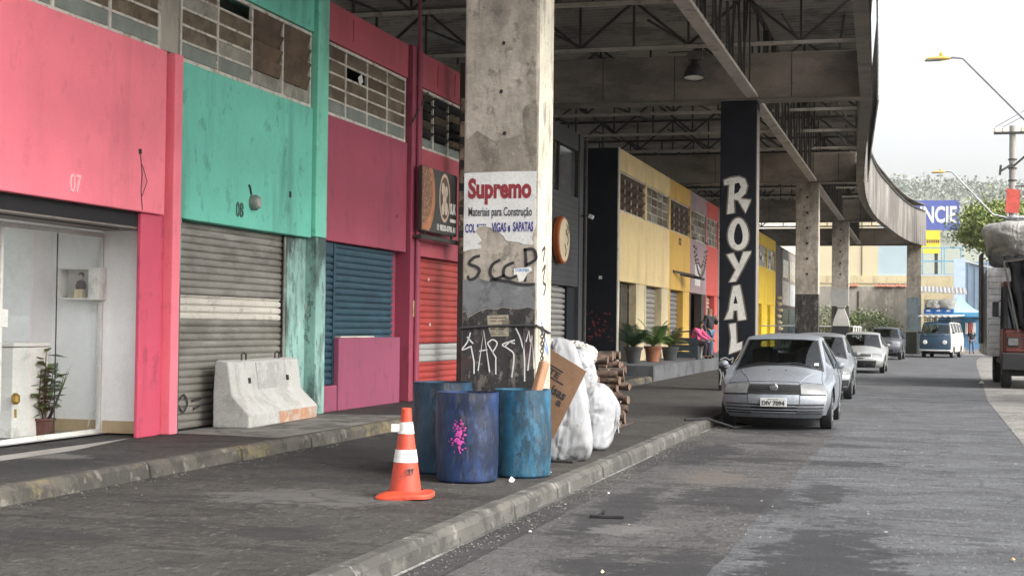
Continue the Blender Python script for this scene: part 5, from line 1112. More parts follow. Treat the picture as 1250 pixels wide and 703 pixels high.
def car(label, loc, rz, top, W_, belt, wheels, wr, pnt, wins, name='parked_car', cat='car', ws=(5,7), rw=(9,10), side_m=None, sill=.24, group='cars parked along the kerb', nsub=4, plate='', pz=(.36,.50), lamps=None, grille=None, intake=None, front_m=None, two_tone=None, mir=True, ground=0, arch=.055):
    """top: stations along the centre line (y, z, half width, bow, drop); ws / rw: station spans of windscreen and rear window"""
    t = thing(name, label, cat, loc, rz, group)
    N_ = len(top)
    def cr_(a, b, c_, d, s): return .5*((2*b)+(c_-a)*s+(2*a-5*b+4*c_-d)*s*s+(3*b-a-3*c_+d)*s**3)
    def ST(s):
        i = min(int(s), N_-2); f = s-i; a, b, c_, d = top[max(i-1,0)], top[i], top[i+1], top[min(i+2,N_-1)]
        o = []
        for k in range(5):
            v = cr_(a[k],b[k],c_[k],d[k],f); lo, hi = min(b[k],c_[k]), max(b[k],c_[k]); m_ = .12*(hi-lo)+.004; o.append(min(max(v, lo-m_), hi+m_))
        return o
    def P(s, u):
        y, z, w, bow, dr = ST(s); return Vector((u*w, y+bow*abs(u)**2.2, z-dr*abs(u)**2.4))
    def off(s, u, d):
        e = .02; a = P(min(s+e,N_-1),u)-P(max(s-e,0),u); b = P(s,min(u+.02,1))-P(s,max(u-.02,-1)); n = b.cross(a)
        n = n.normalized() if n.length else Vector((0,0,1))
        if n.dot(P(s,u)-Vector((0,(top[0][0]+top[-1][0])/2,.5))) < 0: n = -n
        return P(s,u)+n*d
    US = [-1,-.93,-.8,-.62,-.42,-.2,0,.2,.42,.62,.8,.93,1]; NS = (N_-1)*nsub; WU = .93
    def hole(i, j):
        s0, s1 = i/nsub, (i+1)/nsub; u0, u1 = US[j], US[j+1]
        for a, b in (ws, rw):
            if s0 >= a-1e-6 and s1 <= b+1e-6 and u0 >= -WU-1e-6 and u1 <= WU+1e-6: return False
        return True
    fm = front_m or pnt
    if front_m:
        MB().grid(lambda i, j: P(i/nsub, US[j]), NS, 12, lambda i, j: hole(i, j) and i < ws[1]*nsub).build('front_panel', fm, t, smooth='all', local=True)
        bodytop = MB().grid(lambda i, j: P(i/nsub, US[j]), NS, 12, lambda i, j: hole(i, j) and i >= ws[1]*nsub)
    else: bodytop = MB().grid(lambda i, j: P(i/nsub, US[j]), NS, 12, hole)
    # side sheets
    iF = next(k for k in range(N_) if top[k][1] > belt-.32)
    mid_ = N_//2; edge = []
    for k in range(iF*nsub, NS+1):
        p = P(k/nsub, 1); 
        if not edge or p.y > edge[-1].y+.004: edge.append(p)
        elif k/nsub > N_-4: break
    lowF = [P(k/nsub, 1) for k in range(0, iF*nsub+1)]; yR = edge[-1].y; yF = edge[0].y
    def E(y):
        for a, b in zip(edge, edge[1:]):
            if a.y <= y <= b.y: f = (y-a.y)/max(b.y-a.y,1e-6); return a.lerp(b, f)
        return edge[-1] if y > yF else edge[0]
    ysl = sorted(set([round(yF+(yR-yF)*k/70, 4) for k in range(71)]+[q for a in wins for q in a]))
    def archz(y):
        z = sill
        for wy in wheels:
            ra = wr+arch; d = abs(y-wy)
            if d < ra: z = max(z, wr+math.sqrt(ra*ra-d*d)-.01)
        return z
    def wf(y): 
        a = max(0, 1-(y-yF)/.55); b = max(0, 1-(yR-y)/.5); return 1-.075*a*a-.07*b*b
    VT = [0,.10,.5,.92,1.0]
    def side(sg_):
        def fn(i, j):
            y = ysl[i]; e = E(y); hw = W_/2*wf(y); zb = min(belt+.03*((y-yF)/(yR-yF)), e.z-.02); xb = max(hw-.025, e.x*.995) if e.z-zb < .1 else hw-.03
            if j <= 4: v = VT[j]; z = e.z+(zb-e.z)*v; x = e.x+(xb-e.x)*(v**.85)
            else:
                v = (j-4)/7; za = archz(y); z = zb+(za-zb)*v; bul = math.sin(min(1,v*1.15)*math.pi)*.022; x = xb+(hw-xb)*min(1,v*3)+bul-.05*max(0,(z < .42)*(.42-z)/.2)
            if i == 0 and j > 0:
                q = min(lowF, key=lambda p: abs(p.z-z)); x = x*.0+q.x; y = min(q.y, y)
            return Vector((sg_*x, y, z))
        def keep(i, j):
            if 1 <= j <= 2:
                for a, b in wins:
                    if ysl[i] >= a-1e-6 and ysl[i+1] <= b+1e-6 and E(ysl[i]).z-belt > .09: return False
            return True
        return fn, keep
    sm = side_m or pnt; sides = MB(); panes = MB()
    for sg_ in (-1, 1):
        fn, keep = side(sg_); n = len(sides.v); m = MB().grid(fn, len(ysl)-1, 11, keep)
        if sg_ < 0: m.f = [f[::-1] for f in m.f]
        sides.add(m.v, m.f)
        pm = MB().grid(lambda i, j: fn(i, j+1)-Vector((sg_*.006,0,0)), len(ysl)-1, 2, lambda i, j: not keep(i, j+1)); panes.add(pm.v, pm.f)
    if side_m: bodytop.build('body', pnt, t, smooth='all', local=True, fix=False); sides.build('side_panel', side_m, t, smooth=True, local=True, fix=False)
    else: bodytop.add(sides.v, sides.f); bodytop.build('body', pnt, t, smooth=True, local=True, fix=False, angle=50)
    panes.build('side_window', M_cargl, t, smooth='all', local=True, fix=False)
    for (a, b), nm in ((ws,'windscreen'),(rw,'rear_window')):
        n = int((b-a)*6); MB().grid(lambda i, j: off(a+(b-a)*i/n, -WU-.012+(2*WU+.024)*j/12, -.004), n, 12).build(nm, M_cargl, t, smooth='all', local=True, fix=False)
    sl_ = MB()
    for u0, u1 in ((-.955,-.915),(.915,.955)): n = 10; sl_.grid(lambda i, j: off(ws[0]+(ws[1]-ws[0])*i/n, u0+(u1-u0)*j, .004), n, 1)
    n = 12
    for s0, s1 in ((ws[0]-.02,ws[0]+.05*(ws[1]-ws[0])),): sl_.grid(lambda i, j: off(s0+(s1-s0)*j, -.95+1.9*i/n, .004), n, 1)
    sl_.build('windscreen_seal', M_plast, t, local=True, fix=False)
    # underside and interior
    y0, y1 = top[0][0]+.35, top[-1][0]-.3
    MB().box(-W_/2+.28,W_/2-.28,y0,y1,.2,.5).box(-W_/2+.1,W_/2-.1,(wheels[0]+wr+.1),(wheels[1]-wr-.1),.2,.42).build('underbody', M_dark, t, local=True)
    MB().box(-W_/2+.12,W_/2-.12,P(ws[0],0).y+.12,y1-.1,.42,.46).build('cabin_floor', M_seat, t, local=True)
    yd = P(ws[0],0).y+.20
    MB().box(-W_/2+.12,W_/2-.12,yd,yd+.35,.5,belt-.06).build('dashboard', M_seat, t, local=True, bevel=.05)
    for sx in (-.36,.36):
        s_ = MB(); s_.box(sx-.22,sx+.22,yd+.75,yd+1.25,.5,.68).obox((sx,yd+1.32,.92),(.44,.13,.62),Matrix.Rotation(R(-12),3,'X')).obox((sx,yd+1.40,belt+.24 if belt < 1.05 else belt+.15),(.25,.09,.19),Matrix.Rotation(R(-10),3,'X')); s_.build('car_seat', M_seat, t, local=True, bevel=.04)
    s_ = MB(); s_.obox((0,yd+2.2,.85),(W_*.72,.14,.6),Matrix.Rotation(R(-12),3,'X'))
    for sx in (-.36,.36): s_.obox((sx,yd+2.28,belt+.2),(.25,.09,.16),Matrix.Rotation(R(-10),3,'X'))
    s_.build('rear_seat', M_seat, t, local=True, bevel=.04)
    sw_ = MB(); cwh = Vector((.36,yd+.50,belt-.02)); m_ = Matrix.Rotation(R(65),3,'X'); sw_.tube([cwh+m_ @ Vector((.18*math.cos(a),.18*math.sin(a),0)) for a in [k*math.pi/10 for k in range(21)]], .016, 6); sw_.bar(cwh+m_ @ Vector((-.17,0,0)), cwh+m_ @ Vector((.17,0,0)), .04).build('steering_wheel', M_seat, t, local=True)
    MB().obox((0,yd+.62,P(ws[1]-.2,0).z-.10),(.22,.02,.06),Matrix.Rotation(0,3,'X')).build('rear_view_mirror', M_seat, t, local=True)
    # wheels
    for wy in wheels:
        for sg_ in (-1,1):
            m_ = Matrix.Rotation(R(90)*sg_, 3, 'Y'); c = Vector((sg_*(W_/2-.21), wy, wr)); w_ = .19
            wl_ = MB().lathe([(wr*.60,.0),(wr*.9,.0),(wr*.985,.02),(wr,.05),(wr,w_-.05),(wr*.985,w_-.015),(wr*.9,w_),(wr*.66,w_-.005),(wr*.62,w_-.03)], c, 36, m_).build('wheel', M_tyre, t, smooth=True, local=True)
            rm_ = MB().lathe([(wr*.64,w_-.012),(wr*.60,w_-.03),(wr*.56,w_-.05),(wr*.5,w_-.07)], c, 36, m_, cap=False)
            for k in range(6):
                a = k*math.pi/3; d = Vector((math.cos(a),math.sin(a),0)); rm_.bar(c+m_ @ (d*.03+Vector((0,0,w_-.035))), c+m_ @ (d*wr*.58+Vector((0,0,w_-.03))), .07, .03)
            rm_.lathe([(0,w_-.02),(.055,w_-.022),(.06,w_-.04)], c, 16, m_); rm_.build('rim', M_rim, wl_, local=True)
            MB().lathe([(wr*.55,w_-.08),(0,w_-.085)], c, 20, m_).build('brake_disc', M_dark, wl_, local=True)
    if mir:
        for sg_ in (-1,1):
            e = E(P(ws[0],0).y+.42); q = Vector((sg_*(W_/2+.06), e.y-.02, belt+.06))
            mr_ = MB().lathe([(0,-.06),(.045,-.04),(.06,0),(.052,.035),(.048,.04)], q, 16, Matrix.Rotation(R(-90),3,'X') @ Matrix.Scale(1.35,3,Vector((1,0,0)))).bar(q, (sg_*(W_/2-.06),e.y+.02,belt+.01), .05, .04).build('mirror', pnt if mir is True else mir, t, smooth=True, local=True)
    # door cuts and handles
    dc = MB(); hd = MB()
    for sg_ in (-1,1):
        fn, kp = side(sg_)
        for a, b in wins:
            i = min(range(len(ysl)), key=lambda k: abs(ysl[k]-b-.05)); 
            pts = [fn(i, j)+Vector((sg_*.003,0,0)) for j in range(4, 11)]; dc.tube(pts, .006, 4)
            k = min(range(len(ysl)), key=lambda k_: abs(ysl[k_]-b+.12)); p = fn(k, 5)+Vector((sg_*.012,0,-.03)); hd.obox(p,(.03,.17,.035),Matrix.Identity(3))
    dc.build('door_gap', M_dark, t, local=True); hd.build('door_handle', pnt if side_m is None else side_m, t, local=True, bevel=.008)
    # front details, laid on the body surface
    def patch(s0, s1, u0, u1, d, name, m, n=8, shear=0):
        mb = MB().grid(lambda i, j: off(s0+(s1-s0)*j/3, u0+(u1-u0)*i/n+shear*(j/3)*(1 if u0 > 0 else -1), d), n, 3)
        k = len(mb.v); mb.v += [v - (off((s0+s1)/2,(u0+u1)/2,1)-off((s0+s1)/2,(u0+u1)/2,0))*.02 for v in mb.v]
        mb.f += [(q+k for q in f[::-1]) and tuple(q+k for q in f[::-1]) for f in mb.f]
        idx = [i*4 for i in range(n+1)]+[n*4+j for j in range(1,4)]+[i*4+3 for i in range(n-1,-1,-1)]+[j for j in (2,1)]
        for a, b in zip(idx, idx[1:]+idx[:1]): mb.f.append((a,b,b+k,a+k))
        return mb.build(name, m, t, smooth=True, local=True)
    t_ = dict(P=P, off=off, patch=patch, E=E, t=t)
    if plate:
        s_ = min([k/20 for k in range(20*3)], key=lambda s: abs(P(s,0).z-(pz[0]+pz[1])/2)); yp = P(s_,0).y-.02
        pl = MB().box(-.20,.20,yp-.012,yp+.03,pz[0],pz[1]).build('number_plate', M_plate, t, local=True, bevel=.006)
        tx = MB(); text(tx, plate, .345, .072, (Vector((0,yp-.012,pz[0]+.055)),Vector((1,0,0)),Vector((0,0,1))), .0005, .004, .035); text(tx, 'SP-SAO PAULO', .16, .014, (Vector((0,yp-.012,pz[1]-.014)),Vector((1,0,0)),Vector((0,0,1))), .0005, .003, .01); tx.build('plate_number', M_ink, pl, local=True)
    return t_
M_silverp = carpaint('silver_car_paint', (.31,.335,.37), .34)
#        y     z    w    bow  drop
STILO = [(.10,.20,.70,.20,.0),(.02,.30,.76,.24,.0),(.0,.46,.79,.26,.0),(.03,.60,.79,.27,.02),(.12,.715,.76,.30,.03),(.48,.86,.74,.20,.09),(1.02,.985,.74,.16,.10),(1.82,1.405,.595,.10,.02),(2.1,1.475,.585,.0,.05),(2.75,1.50,.585,0,.055),(3.45,1.455,.575,0,.05),(3.72,1.38,.58,-.02,.04),(4.06,1.02,.66,-.10,.03),(4.17,.88,.72,-.16,.02),(4.22,.60,.76,-.20,0),(4.16,.28,.74,-.2,0)]
c1 = car('silver hatchback parked nearest with plate DIV 7094 beside the ROYAL pillar', (-2.20,23.05,0), R(.6), STILO, 1.756, .93, (.85,3.45), .315, M_silverp, [(1.35,2.32),(2.44,3.25)], ws=(6,7), rw=(11,12), plate='DIV 7094', pz=(.375,.505))
P_, off_, pt_ = c1['P'], c1['off'], c1['patch']
for a, b in ((-.985,-.52),(.52,.985)): pt_(2.70,4.06,a-.012,b+.012 if b < .9 else b,.014,'headlight_surround',M_plast); o = pt_(2.78,3.98,a,b,.019,'headlight',M_lamp)
pt_(2.75,3.98,-.50,.50,.006,'grille',M_dark,10)
hb = MB()
for s_ in (3.15,3.4,3.65): hb.tube([off_(s_,-.48+.96*k/8,.008) for k in range(9)], .005, 5)
hb.build('grille_bar', M_plast, c1['t'], smooth=True, local=True)
bq = off_(3.5,0,.012); MBadge = Matrix.Rotation(R(90),3,'X')
bg = MB().lathe([(.062,-.012),(.066,0),(.058,.012),(.0,.012)], bq, 24, MBadge).build('badge', M_chrome, c1['t'], smooth=True, local=True)
MB().lathe([(.045,.0125),(.04,.016),(0,.016)], bq, 20, MBadge).build('badge_centre', mat('badge_dark', (.10,.10,.11), .3, bump=0), bg, local=True)
bb = MB(); 
for dx in (-.024,-.004,.016): bb.obox(bq+Vector((dx,-.018,0)),(.008,.006,.055),Matrix.Rotation(R(12),3,'Y'))
bb.build('badge_bars', M_chrome, bg, local=True)
pt_(.75,1.72,-.46,.46,.004,'lower_intake',M_dark,10)
sl = MB()
for s_ in (.78,1.08,1.38,1.68):
    for a, b in ((-.96,-.46),(.46,.96)): sl.tube([off_(s_,a+(b-a)*k/6,.006) for k in range(7)], .011, 5)
sl.build('bumper_slat', M_plast, c1['t'], smooth=True, local=True)
sl = MB()
for s_ in (.92,1.22,1.52): sl.tube([off_(s_,-.46+.92*k/8,.010) for k in range(9)], .009, 5)
sl.build('intake_slat', M_silverp, c1['t'], smooth=True, local=True)
gp = MB()
for u in (-.50,.50): gp.tube([off_(1.75+2.2*k/8,u,.001) for k in range(9)], .005, 4)
gp.tube([off_(4.28,-.97+1.94*k/16,.0) for k in range(17)], .006, 4)
for sg_ in (-1,1): gp.tube([off_(4.28+1.7*k/10, sg_*(.97-.06*k/10),.0) for k in range(11)], .005, 4)
gp.build('panel_gap', M_plast, c1['t'], smooth=True, local=True)
cr2 = MB()
for sg_ in (-1,1): cr2.tube([off_(4.2+1.75*k/10, sg_*(.50+.30*k/10),-.006) for k in range(11)], .014, 6)
cr2.build('bonnet_crease', M_silverp, c1['t'], smooth=True, local=True)
wp = MB()
for a, b in ((-.75,-.05),(-.02,.68)): wp.tube([off_(6.03,a,.018), off_(6.10,(a+b)/2,.018), off_(6.03,b,.018)], .010, 5)
for u in (-.18,.18): wp.lathe([(.016,0),(.012,.014),(0,.016)], off_(5.6,u,0), 8)
wp.build('wiper', M_plast, c1['t'], smooth=True, local=True)
pp_ = off_(6.18,.80,.010); MB().obox(pp_,(.07,.01,.07),Matrix.Rotation(R(-60),3,'X')).build('windscreen_sticker', M_white, c1['t'], local=True)
def shift(prof, L, H, zoff=0): return [(y*L, z*H+zoff, w, b, d) for y, z, w, b, d in prof]
def gen_front(c, s_l=(2.9,4.05), u=(.55,.985), grille=(3.0,3.9,.5), intake=(.6,1.4,.6)):
    for a, b in ((-u[1],-u[0]),(u[0],u[1])): c['patch'](s_l[0],s_l[1],a,b,.016,'headlight',M_lamp)
    c['patch'](grille[0],grille[1],-grille[2],grille[2],.004,'grille',M_plast,10); c['patch'](intake[0],intake[1],-intake[2],intake[2],.004,'lower_intake',M_dark,10)
M_silver2 = carpaint('grey_silver_paint', (.26,.275,.29))
S2 = shift(STILO, .93, 1.0); c2 = car('silver grey hatchback parked second with a dark lower bumper', (-2.33,33.6,0), R(.8), S2, 1.70, .95, (.80,3.2), .31, M_silver2, [(1.25,2.15),(2.27,3.0)], ws=(6,7), rw=(11,12), plate='FKB 2817' if False else '', pz=(.38,.5)); gen_front(c2)
c2['patch'](.0,1.9,-.985,.985,.005,'bumper',M_plast,12)
M_champ = carpaint('champagne_paint', (.37,.375,.36)); S3 = shift(STILO, 1.0, 1.0)
c3 = car('pale silver hatchback parked third with a wide dark intake', (-2.14,54.6,0), R(-.6), S3, 1.74, .95, (.85,3.45), .32, M_champ, [(1.35,2.32),(2.44,3.25)], ws=(6,7), rw=(11,12)); gen_front(c3, intake=(.3,2.0,.72)); c3['patch'](2.5,2.7,-.16,.16,.006,'nose_slot',M_dark,6)
M_gun = carpaint('gunmetal_paint', (.10,.105,.12), .3, .5)
SUV = [(.10,.34,.74,.18,0),(.02,.46,.80,.22,0),(0,.66,.84,.24,0),(.03,.86,.84,.25,.02),(.10,1.00,.82,.24,.04),(.55,1.10,.80,.14,.07),(1.15,1.17,.80,.12,.07),(1.75,1.62,.64,.08,.02),(2.0,1.70,.63,0,.04),(2.8,1.72,.63,0,.04),(3.6,1.70,.62,0,.04),(3.85,1.64,.64,-.02,.03),(4.15,1.22,.74,-.06,.02),(4.25,1.08,.80,-.1,.02),(4.3,.7,.82,-.12,0),(4.25,.38,.8,-.12,0)]
c4 = car('dark gunmetal sport utility parked fourth near the metal bin', (-1.95,80.0,0), R(-2.8), SUV, 1.85, 1.10, (.9,3.5), .38, M_gun, [(1.5,2.42),(2.55,3.45)], ws=(6,7), rw=(11,12), sill=.40); gen_front(c4)
M_dkred = carpaint('faded_red_paint', (.20,.20,.21))

# old camper van with its load
M_vanb = mat('van_navy', (.035,.075,.125), .45, var=.12, vs=2, bump=.03, stains=[((.02,.035,.05), 3, (1,1,1), .55, .7, .5)]); M_vanw = mat('van_cream', (.76,.70,.60), .45, var=.08, vs=2, bump=.03, stains=[((.45,.36,.26), 3, (1,1,.5), .6, .72, .5)])
VAN = [(.06,.36,.80,.10,0),(.0,.50,.83,.12,0),(-.01,.80,.84,.13,0),(.01,1.10,.83,.14,0),(.05,1.27,.81,.16,0),(.10,1.33,.80,.17,0),(.32,1.80,.72,.12,.02),(.50,1.92,.68,.08,.03),(.95,1.98,.66,0,.05),(2.3,2.0,.66,0,.05),(3.9,1.95,.66,0,.05),(4.22,1.85,.68,-.03,.04),(4.40,1.38,.78,-.06,.02),(4.46,1.2,.80,-.08,0),(4.5,.8,.80,-.10,0),(4.46,.42,.78,-.1,0)]
vn = car('old navy fronted camper van with cream side and a loaded roof rack', (at(1141,434,88.5).x,88.5,.0), R(-10.5), [(y*1.06,z*1.06,w*1.06,b*1.06,d) for y,z,w,b,d in VAN], 1.82, 1.38, (1.0,3.55), .34, M_vanb, [(.66,1.5),(1.61,2.54),(2.65,3.5),(3.6,4.35)], name='camper_van', cat='van', ws=(5,6), rw=(11,12), side_m=M_vanw, front_m=M_vanb, sill=.34, group='vans', mir=M_plast)
for sg_ in (-1,1):
    q = vn['off'](2.15, sg_*.62, .0); hl_ = MB().lathe([(.125,-.03),(.125,.03),(.11,.045),(0,.05)], q, 20, MBadge).build('headlight', mat('van_lamp', (.75,.75,.72), .15, bump=0), vn['t'], smooth=True, local=True)
    q = vn['off'](3.75, sg_*.66, .0); MB().lathe([(.06,-.02),(.06,.02),(0,.03)], q, 14, MBadge).build('turn_signal', M_lamp, vn['t'], smooth=True, local=True)
vb = MB(); vb.tube([vn['off'](.55,-.98+1.96*k/12,.05) for k in range(13)], .055, 6); vb.build('bumper', mat('van_bumper', (.42,.43,.43), .4, bump=0), vn['t'], smooth=True, local=True)
vn['patch'](3.3,3.42,-.9,.9,.006,'nose_crease',M_dark,12)
vn['patch'](4.1,4.5,-.6,.6,.006,'vent_grille',M_dark,12)
rk = MB()
for y in (.9,1.7,2.5,3.3,4.0): rk.bar((-.72,y,2.17),(.72,y,2.17),.035); rk.bar((-.72,y,2.02),(-.72,y,2.3),.03); rk.bar((.72,y,2.02),(.72,y,2.3),.03)
for x in (-.72,.72): rk.bar((x,.7,2.3),(x,4.1,2.3),.035); rk.bar((x,.7,2.17),(x,4.1,2.17),.035)
rk.bar((-.72,.7,2.3),(.72,.7,2.3),.035).build('roof_rack', M_steel, vn['t'], local=True)
VM = WM[vn['t'].name]
aw = MB(); n = 26
for i in range(n+1):
    x = -1.05+2.1*i/n; z = 2.41+.035*math.sin(i*1.55); aw.v += [VM @ Vector((x,.45,z-.05)), VM @ Vector((x,3.9,z+.05)), VM @ Vector((x,.45,z-.0)), VM @ Vector((x,3.9,z+.10))]
for i in range(n): a = i*4; aw.f += [(a,a+4,a+5,a+1),(a+2,a+3,a+7,a+6),(a,a+2,a+6,a+4),(a+1,a+5,a+7,a+3)]
aw.f += [(0,1,3,2),(n*4,n*4+2,n*4+3,n*4+1)]
aw.solo('corrugated_sheet', M_white, 'pale wavy corrugated sheet lying across the camper van roof rack', 'sheet', VM @ Vector((0,2,2.3)))
M_crate = mat('crate_blue', (.03,.14,.42), .5, var=.15, bump=.05)
for k, x in enumerate((-.55,.02,.59)):
    lb = ('blue plastic crate on the van roof, leftmost of three in the row', 'blue plastic crate on the van roof, middle of three in the row', 'blue plastic crate on the van roof, rightmost of three in the row')[k]
    t = thing('plastic_crate', lb, 'crate', VM @ Vector((x,1.2,2.53)), R(-10.5), 'blue crates on the van roof')
    b = MB().box(-.27,.27,-.2,.2,0,.02).box(-.27,.27,-.2,-.185,.02,.30).box(-.27,.27,.185,.2,.02,.30).box(-.27,-.255,-.185,.185,.02,.30).box(.255,.27,-.185,.185,.02,.30).box(-.28,.28,-.21,-.2,.26,.3)
    b.build('crate_body', M_crate, t, local=True); MB().box(-.1,.1,-.214,-.2,.15,.24).build('crate_label', M_white, t, local=True)
for k, (x, y, sx, sz, lb) in enumerate(((-.35,1.5,.5,.30,'grey bulging bundle on the van roof at the left end of the load'),(.35,1.55,.5,.34,'grey bulging bundle on the van roof at the tent end of the load'),(-.1,2.4,.6,.33,'pale bundle farther back on the van roof load'))):
    sack(lb, tuple(VM @ Vector((x,y+.2,2.87+sz*.6))), (sx,.55,sz), R(-10), M_bagg, 20+k, wr=.12, cat='bundle', name='tied_bundle', group='bundles on the van roof', nu=36, nv=24)

# ------------------------------------------------------------------ truck at the right
M_trr = mat('truck_red', (.17,.042,.030), .5, var=.2, vs=2, bump=.05, stains=[((.14,.03,.022), 2.2, (1,1,1), .52, .66, .7), ((.38,.20,.15), 5, (1,1,1), .62, .72, .5)])
M_trb = mat('truck_black', (.016,.016,.017), .6, var=.2, bump=.1); M_tarp = mat('black_tarp', (.008,.008,.009), .9, spec=.1, var=.3, vs=3, bump=.4, bs=9)
M_trw = mat('truck_side_grey', (.78,.78,.76), .6, var=.12, vs=1.5, bump=.05, stains=[((.22,.21,.20), 2, (1,1,.4), .54, .7, .6)])
tr = thing('box_truck', 'old red cab truck with pale slatted body and black mirror parked at the right', 'truck', (3.05,43,0))
TX0, TX1 = 2.12, 4.25; TY = 42.6
cabo = MB()
cabo.box(TX0+.05,TX1-.05,TY+.55,TY+2.2,.75,1.65).build('cab', M_trr, tr, bevel=.05)
MB().box(TX0+.09,TX1-.09,TY+.15,TY+.548,.80,1.62).build('bonnet', M_trr, tr, bevel=.06)
ca = MB()
def quadp(mb, a, b, c, d, th=.05):
    n = (Vector(b)-Vector(a)).cross(Vector(d)-Vector(a)).normalized()*th; mb.add([Vector(p) for p in (a,b,c,d)]+[Vector(p)-n for p in (a,b,c,d)], [(0,1,2,3),(7,6,5,4),(0,4,5,1),(1,5,6,2),(2,6,7,3),(3,7,4,0)])
cp_ = MB()
for x in (TX0+.08, TX1-.16): cp_.bar((x+.04,TY+.55,1.62),(x+.06,TY+.85,2.85),.09); cp_.bar((x+.04,TY+2.1,1.62),(x+.06,TY+2.0,2.85),.12); cp_.bar((x+.05,TY+1.35,1.62),(x+.06,TY+1.35,2.85),.06)
cp_.build('cab_pillars', M_trb, tr, bevel=.02)
ca.box(TX0+.08,TX1-.08,TY+.80,TY+2.15,2.83,2.98).box(TX0+.1,TX1-.1,TY+2.1,TY+2.16,1.6,2.83); ca.build('cab_roof', M_trr, tr, bevel=.03)
ws_ = MB(); quadp(ws_, (TX0+.18,TY+.56,1.66),(TX1-.18,TY+.56,1.66),(TX1-.2,TY+.84,2.82),(TX0+.2,TY+.84,2.82),.01); ws_.build('windscreen', M_cargl, tr)
for x in (TX0+.12,TX1-.12): w_ = MB(); quadp(w_, (x,TY+.68,1.66),(x,TY+2.0,1.66),(x,TY+1.95,2.80),(x,TY+.92,2.80),.008); w_.build('side_window', M_cargl, tr)
MB().box(TX0+.3,TX1-.3,TY+1.3,TY+1.9,1.2,2.2).build('cab_bench', M_seat, tr)
gb = MB().box(TX0+.12,TX1-.12,TY+.10,TY+.149,1.02,1.52).build('grille_panel', M_trr, tr, bevel=.02)
for x in (TX0+.30, TX1-.30):
    hf = MB().box(x-.17,x+.17,TY+.06,TY+.099,1.16,1.42).build('headlight', M_trb, tr, bevel=.01); MB().box(x-.13,x+.13,TY+.045,TY+.059,1.19,1.39).build('lamp_lens', M_lamp, hf, bevel=.008)
gr_ = MB()
for k in range(5): gr_.box(TX0+.52,TX1-.52,TY+.085,TY+.099,1.10+k*.08,1.14+k*.08)
gr_.build('grille', M_trb, tr)
MB().box(TX0+.0,TX1,TY-.02,TY+.22,.52,.99).box(TX0+.1,TX1-.1,TY+.23,TY+7.6,.62,.78).build('bumper', M_trb, tr, bevel=.03)
MB().box(TX0+.2,TX1-.2,TY+.3,TY+2.0,.35,.6).build('chassis', M_dark, tr)
def twheel(par, x, y, r, w_, sg_):
    m_ = Matrix.Rotation(R(90)*sg_, 3, 'Y'); c = Vector((x,y,r)); wl_ = MB().lathe([(r*.5,0),(r*.9,0),(r*.98,.03),(r,.07),(r,w_-.07),(r*.98,w_-.03),(r*.9,w_),(r*.6,w_-.02),(r*.55,w_-.08),(0,w_-.1)], c, 32, m_).build('wheel', M_tyre, par, smooth=True); MB().lathe([(r*.52,w_-.05),(r*.3,w_-.10),(.1,w_-.02),(0,w_-.02)], c, 24, m_).build('hub', M_trw, wl_, smooth=True)
for y in (TY+.75,TY+5.6):
    twheel(tr, TX0+.28, y, .45, .26, -1); twheel(tr, TX1-.28, y, .45, .26, 1)
bx_ = MB(); BX0, BX1, BY0, BY1, BZ0, BZ1 = 1.86, 4.3, TY+2.35, TY+8.2, .85, 3.42
bx_.box(BX0+.03,BX1-.03,BY0,BY1,BZ0,BZ1).build('cargo_body', M_trw, tr)
sl = MB(); z = BZ0+.05
while z < BZ1-.1:
    sl.box(BX0,BX0+.029,BY0+.02,BY1-.02,z,z+.13); sl.box(BX1-.029,BX1,BY0+.02,BY1-.02,z,z+.13); sl.box(BX0+.05,BX1-.05,BY0-.025,BY0-.001,z,z+.13); z += .175
sl.build('body_slat', M_trw, tr, bevel=.006)
po = MB()
for y in (BY0+.02,BY0+1.5,BY0+3,BY0+4.5,BY1-.1): po.box(BX0-.03,BX0-.002,y,y+.08,BZ0,BZ1+.1)
po.build('body_post', M_trw, tr)
sd_ = MB().box(BX0-.16,BX0-.09,BY0+1.2,BY0+3.0,1.2,3.9).build('side_gate', M_trb, tr)
mr_ = MB().box(TX0-.22,TX0-.05,TY+.62,TY+.68,1.98,2.40).bar((TX0-.1,TY+.68,2.36),(TX0+.1,TY+.75,2.5),.03).bar((TX0-.1,TY+.68,2.02),(TX0+.1,TY+.7,1.9),.03).build('mirror', M_trb, tr, bevel=.02)
# lattice ladder and tarpaulin leaning over the cab roof
tp = MB(); n = 16; m_ = 10
La, Lb = at(1230,321,TY+.35), at(1247,403,TY+.02)
for i in range(n+1):
    f = i/n
    for j in range(m_+1):
        g_ = j/m_; l_ = La.lerp(Lb, g_); x = l_.x+(4.25-l_.x)*f; z = l_.z+(.25*f*(1-g_))-.35*f*g_
        tp.v.append(Vector((x+.03*math.sin(j*1.3+i), l_.y-.06*math.sin(i*1.9+g_*2.5)-.02*math.sin(j*2.1), z+.03*math.sin(i*2.3)*(1-g_))))
for i in range(n):
    for j in range(m_): a = i*(m_+1)+j; tp.f.append((a,a+m_+1,a+m_+2,a+1))
for i in range(n+1):
    q = tp.v[i*(m_+1)]; tp.v.append(Vector((q.x,TY+2.6,q.z+.25)))
for i in range(n): o_ = (n+1)*(m_+1); tp.f.append((i*(m_+1),o_+i,o_+i+1,(i+1)*(m_+1)))
tpo = tp.solo('tarpaulin', M_tarp, 'black tarpaulin hanging in folds over the red truck cab', 'tarpaulin', (3,TY+.7,3.5), smooth='all'); sdm = tpo.modifiers.new('thick', 'SOLIDIFY'); sdm.thickness = .03
ld = MB().bar((2.18,TY+.30,3.50),(2.55,TY-.04,1.55),.05).bar((2.20,TY+.30,3.50),(4.2,TY+.30,3.80),.05)
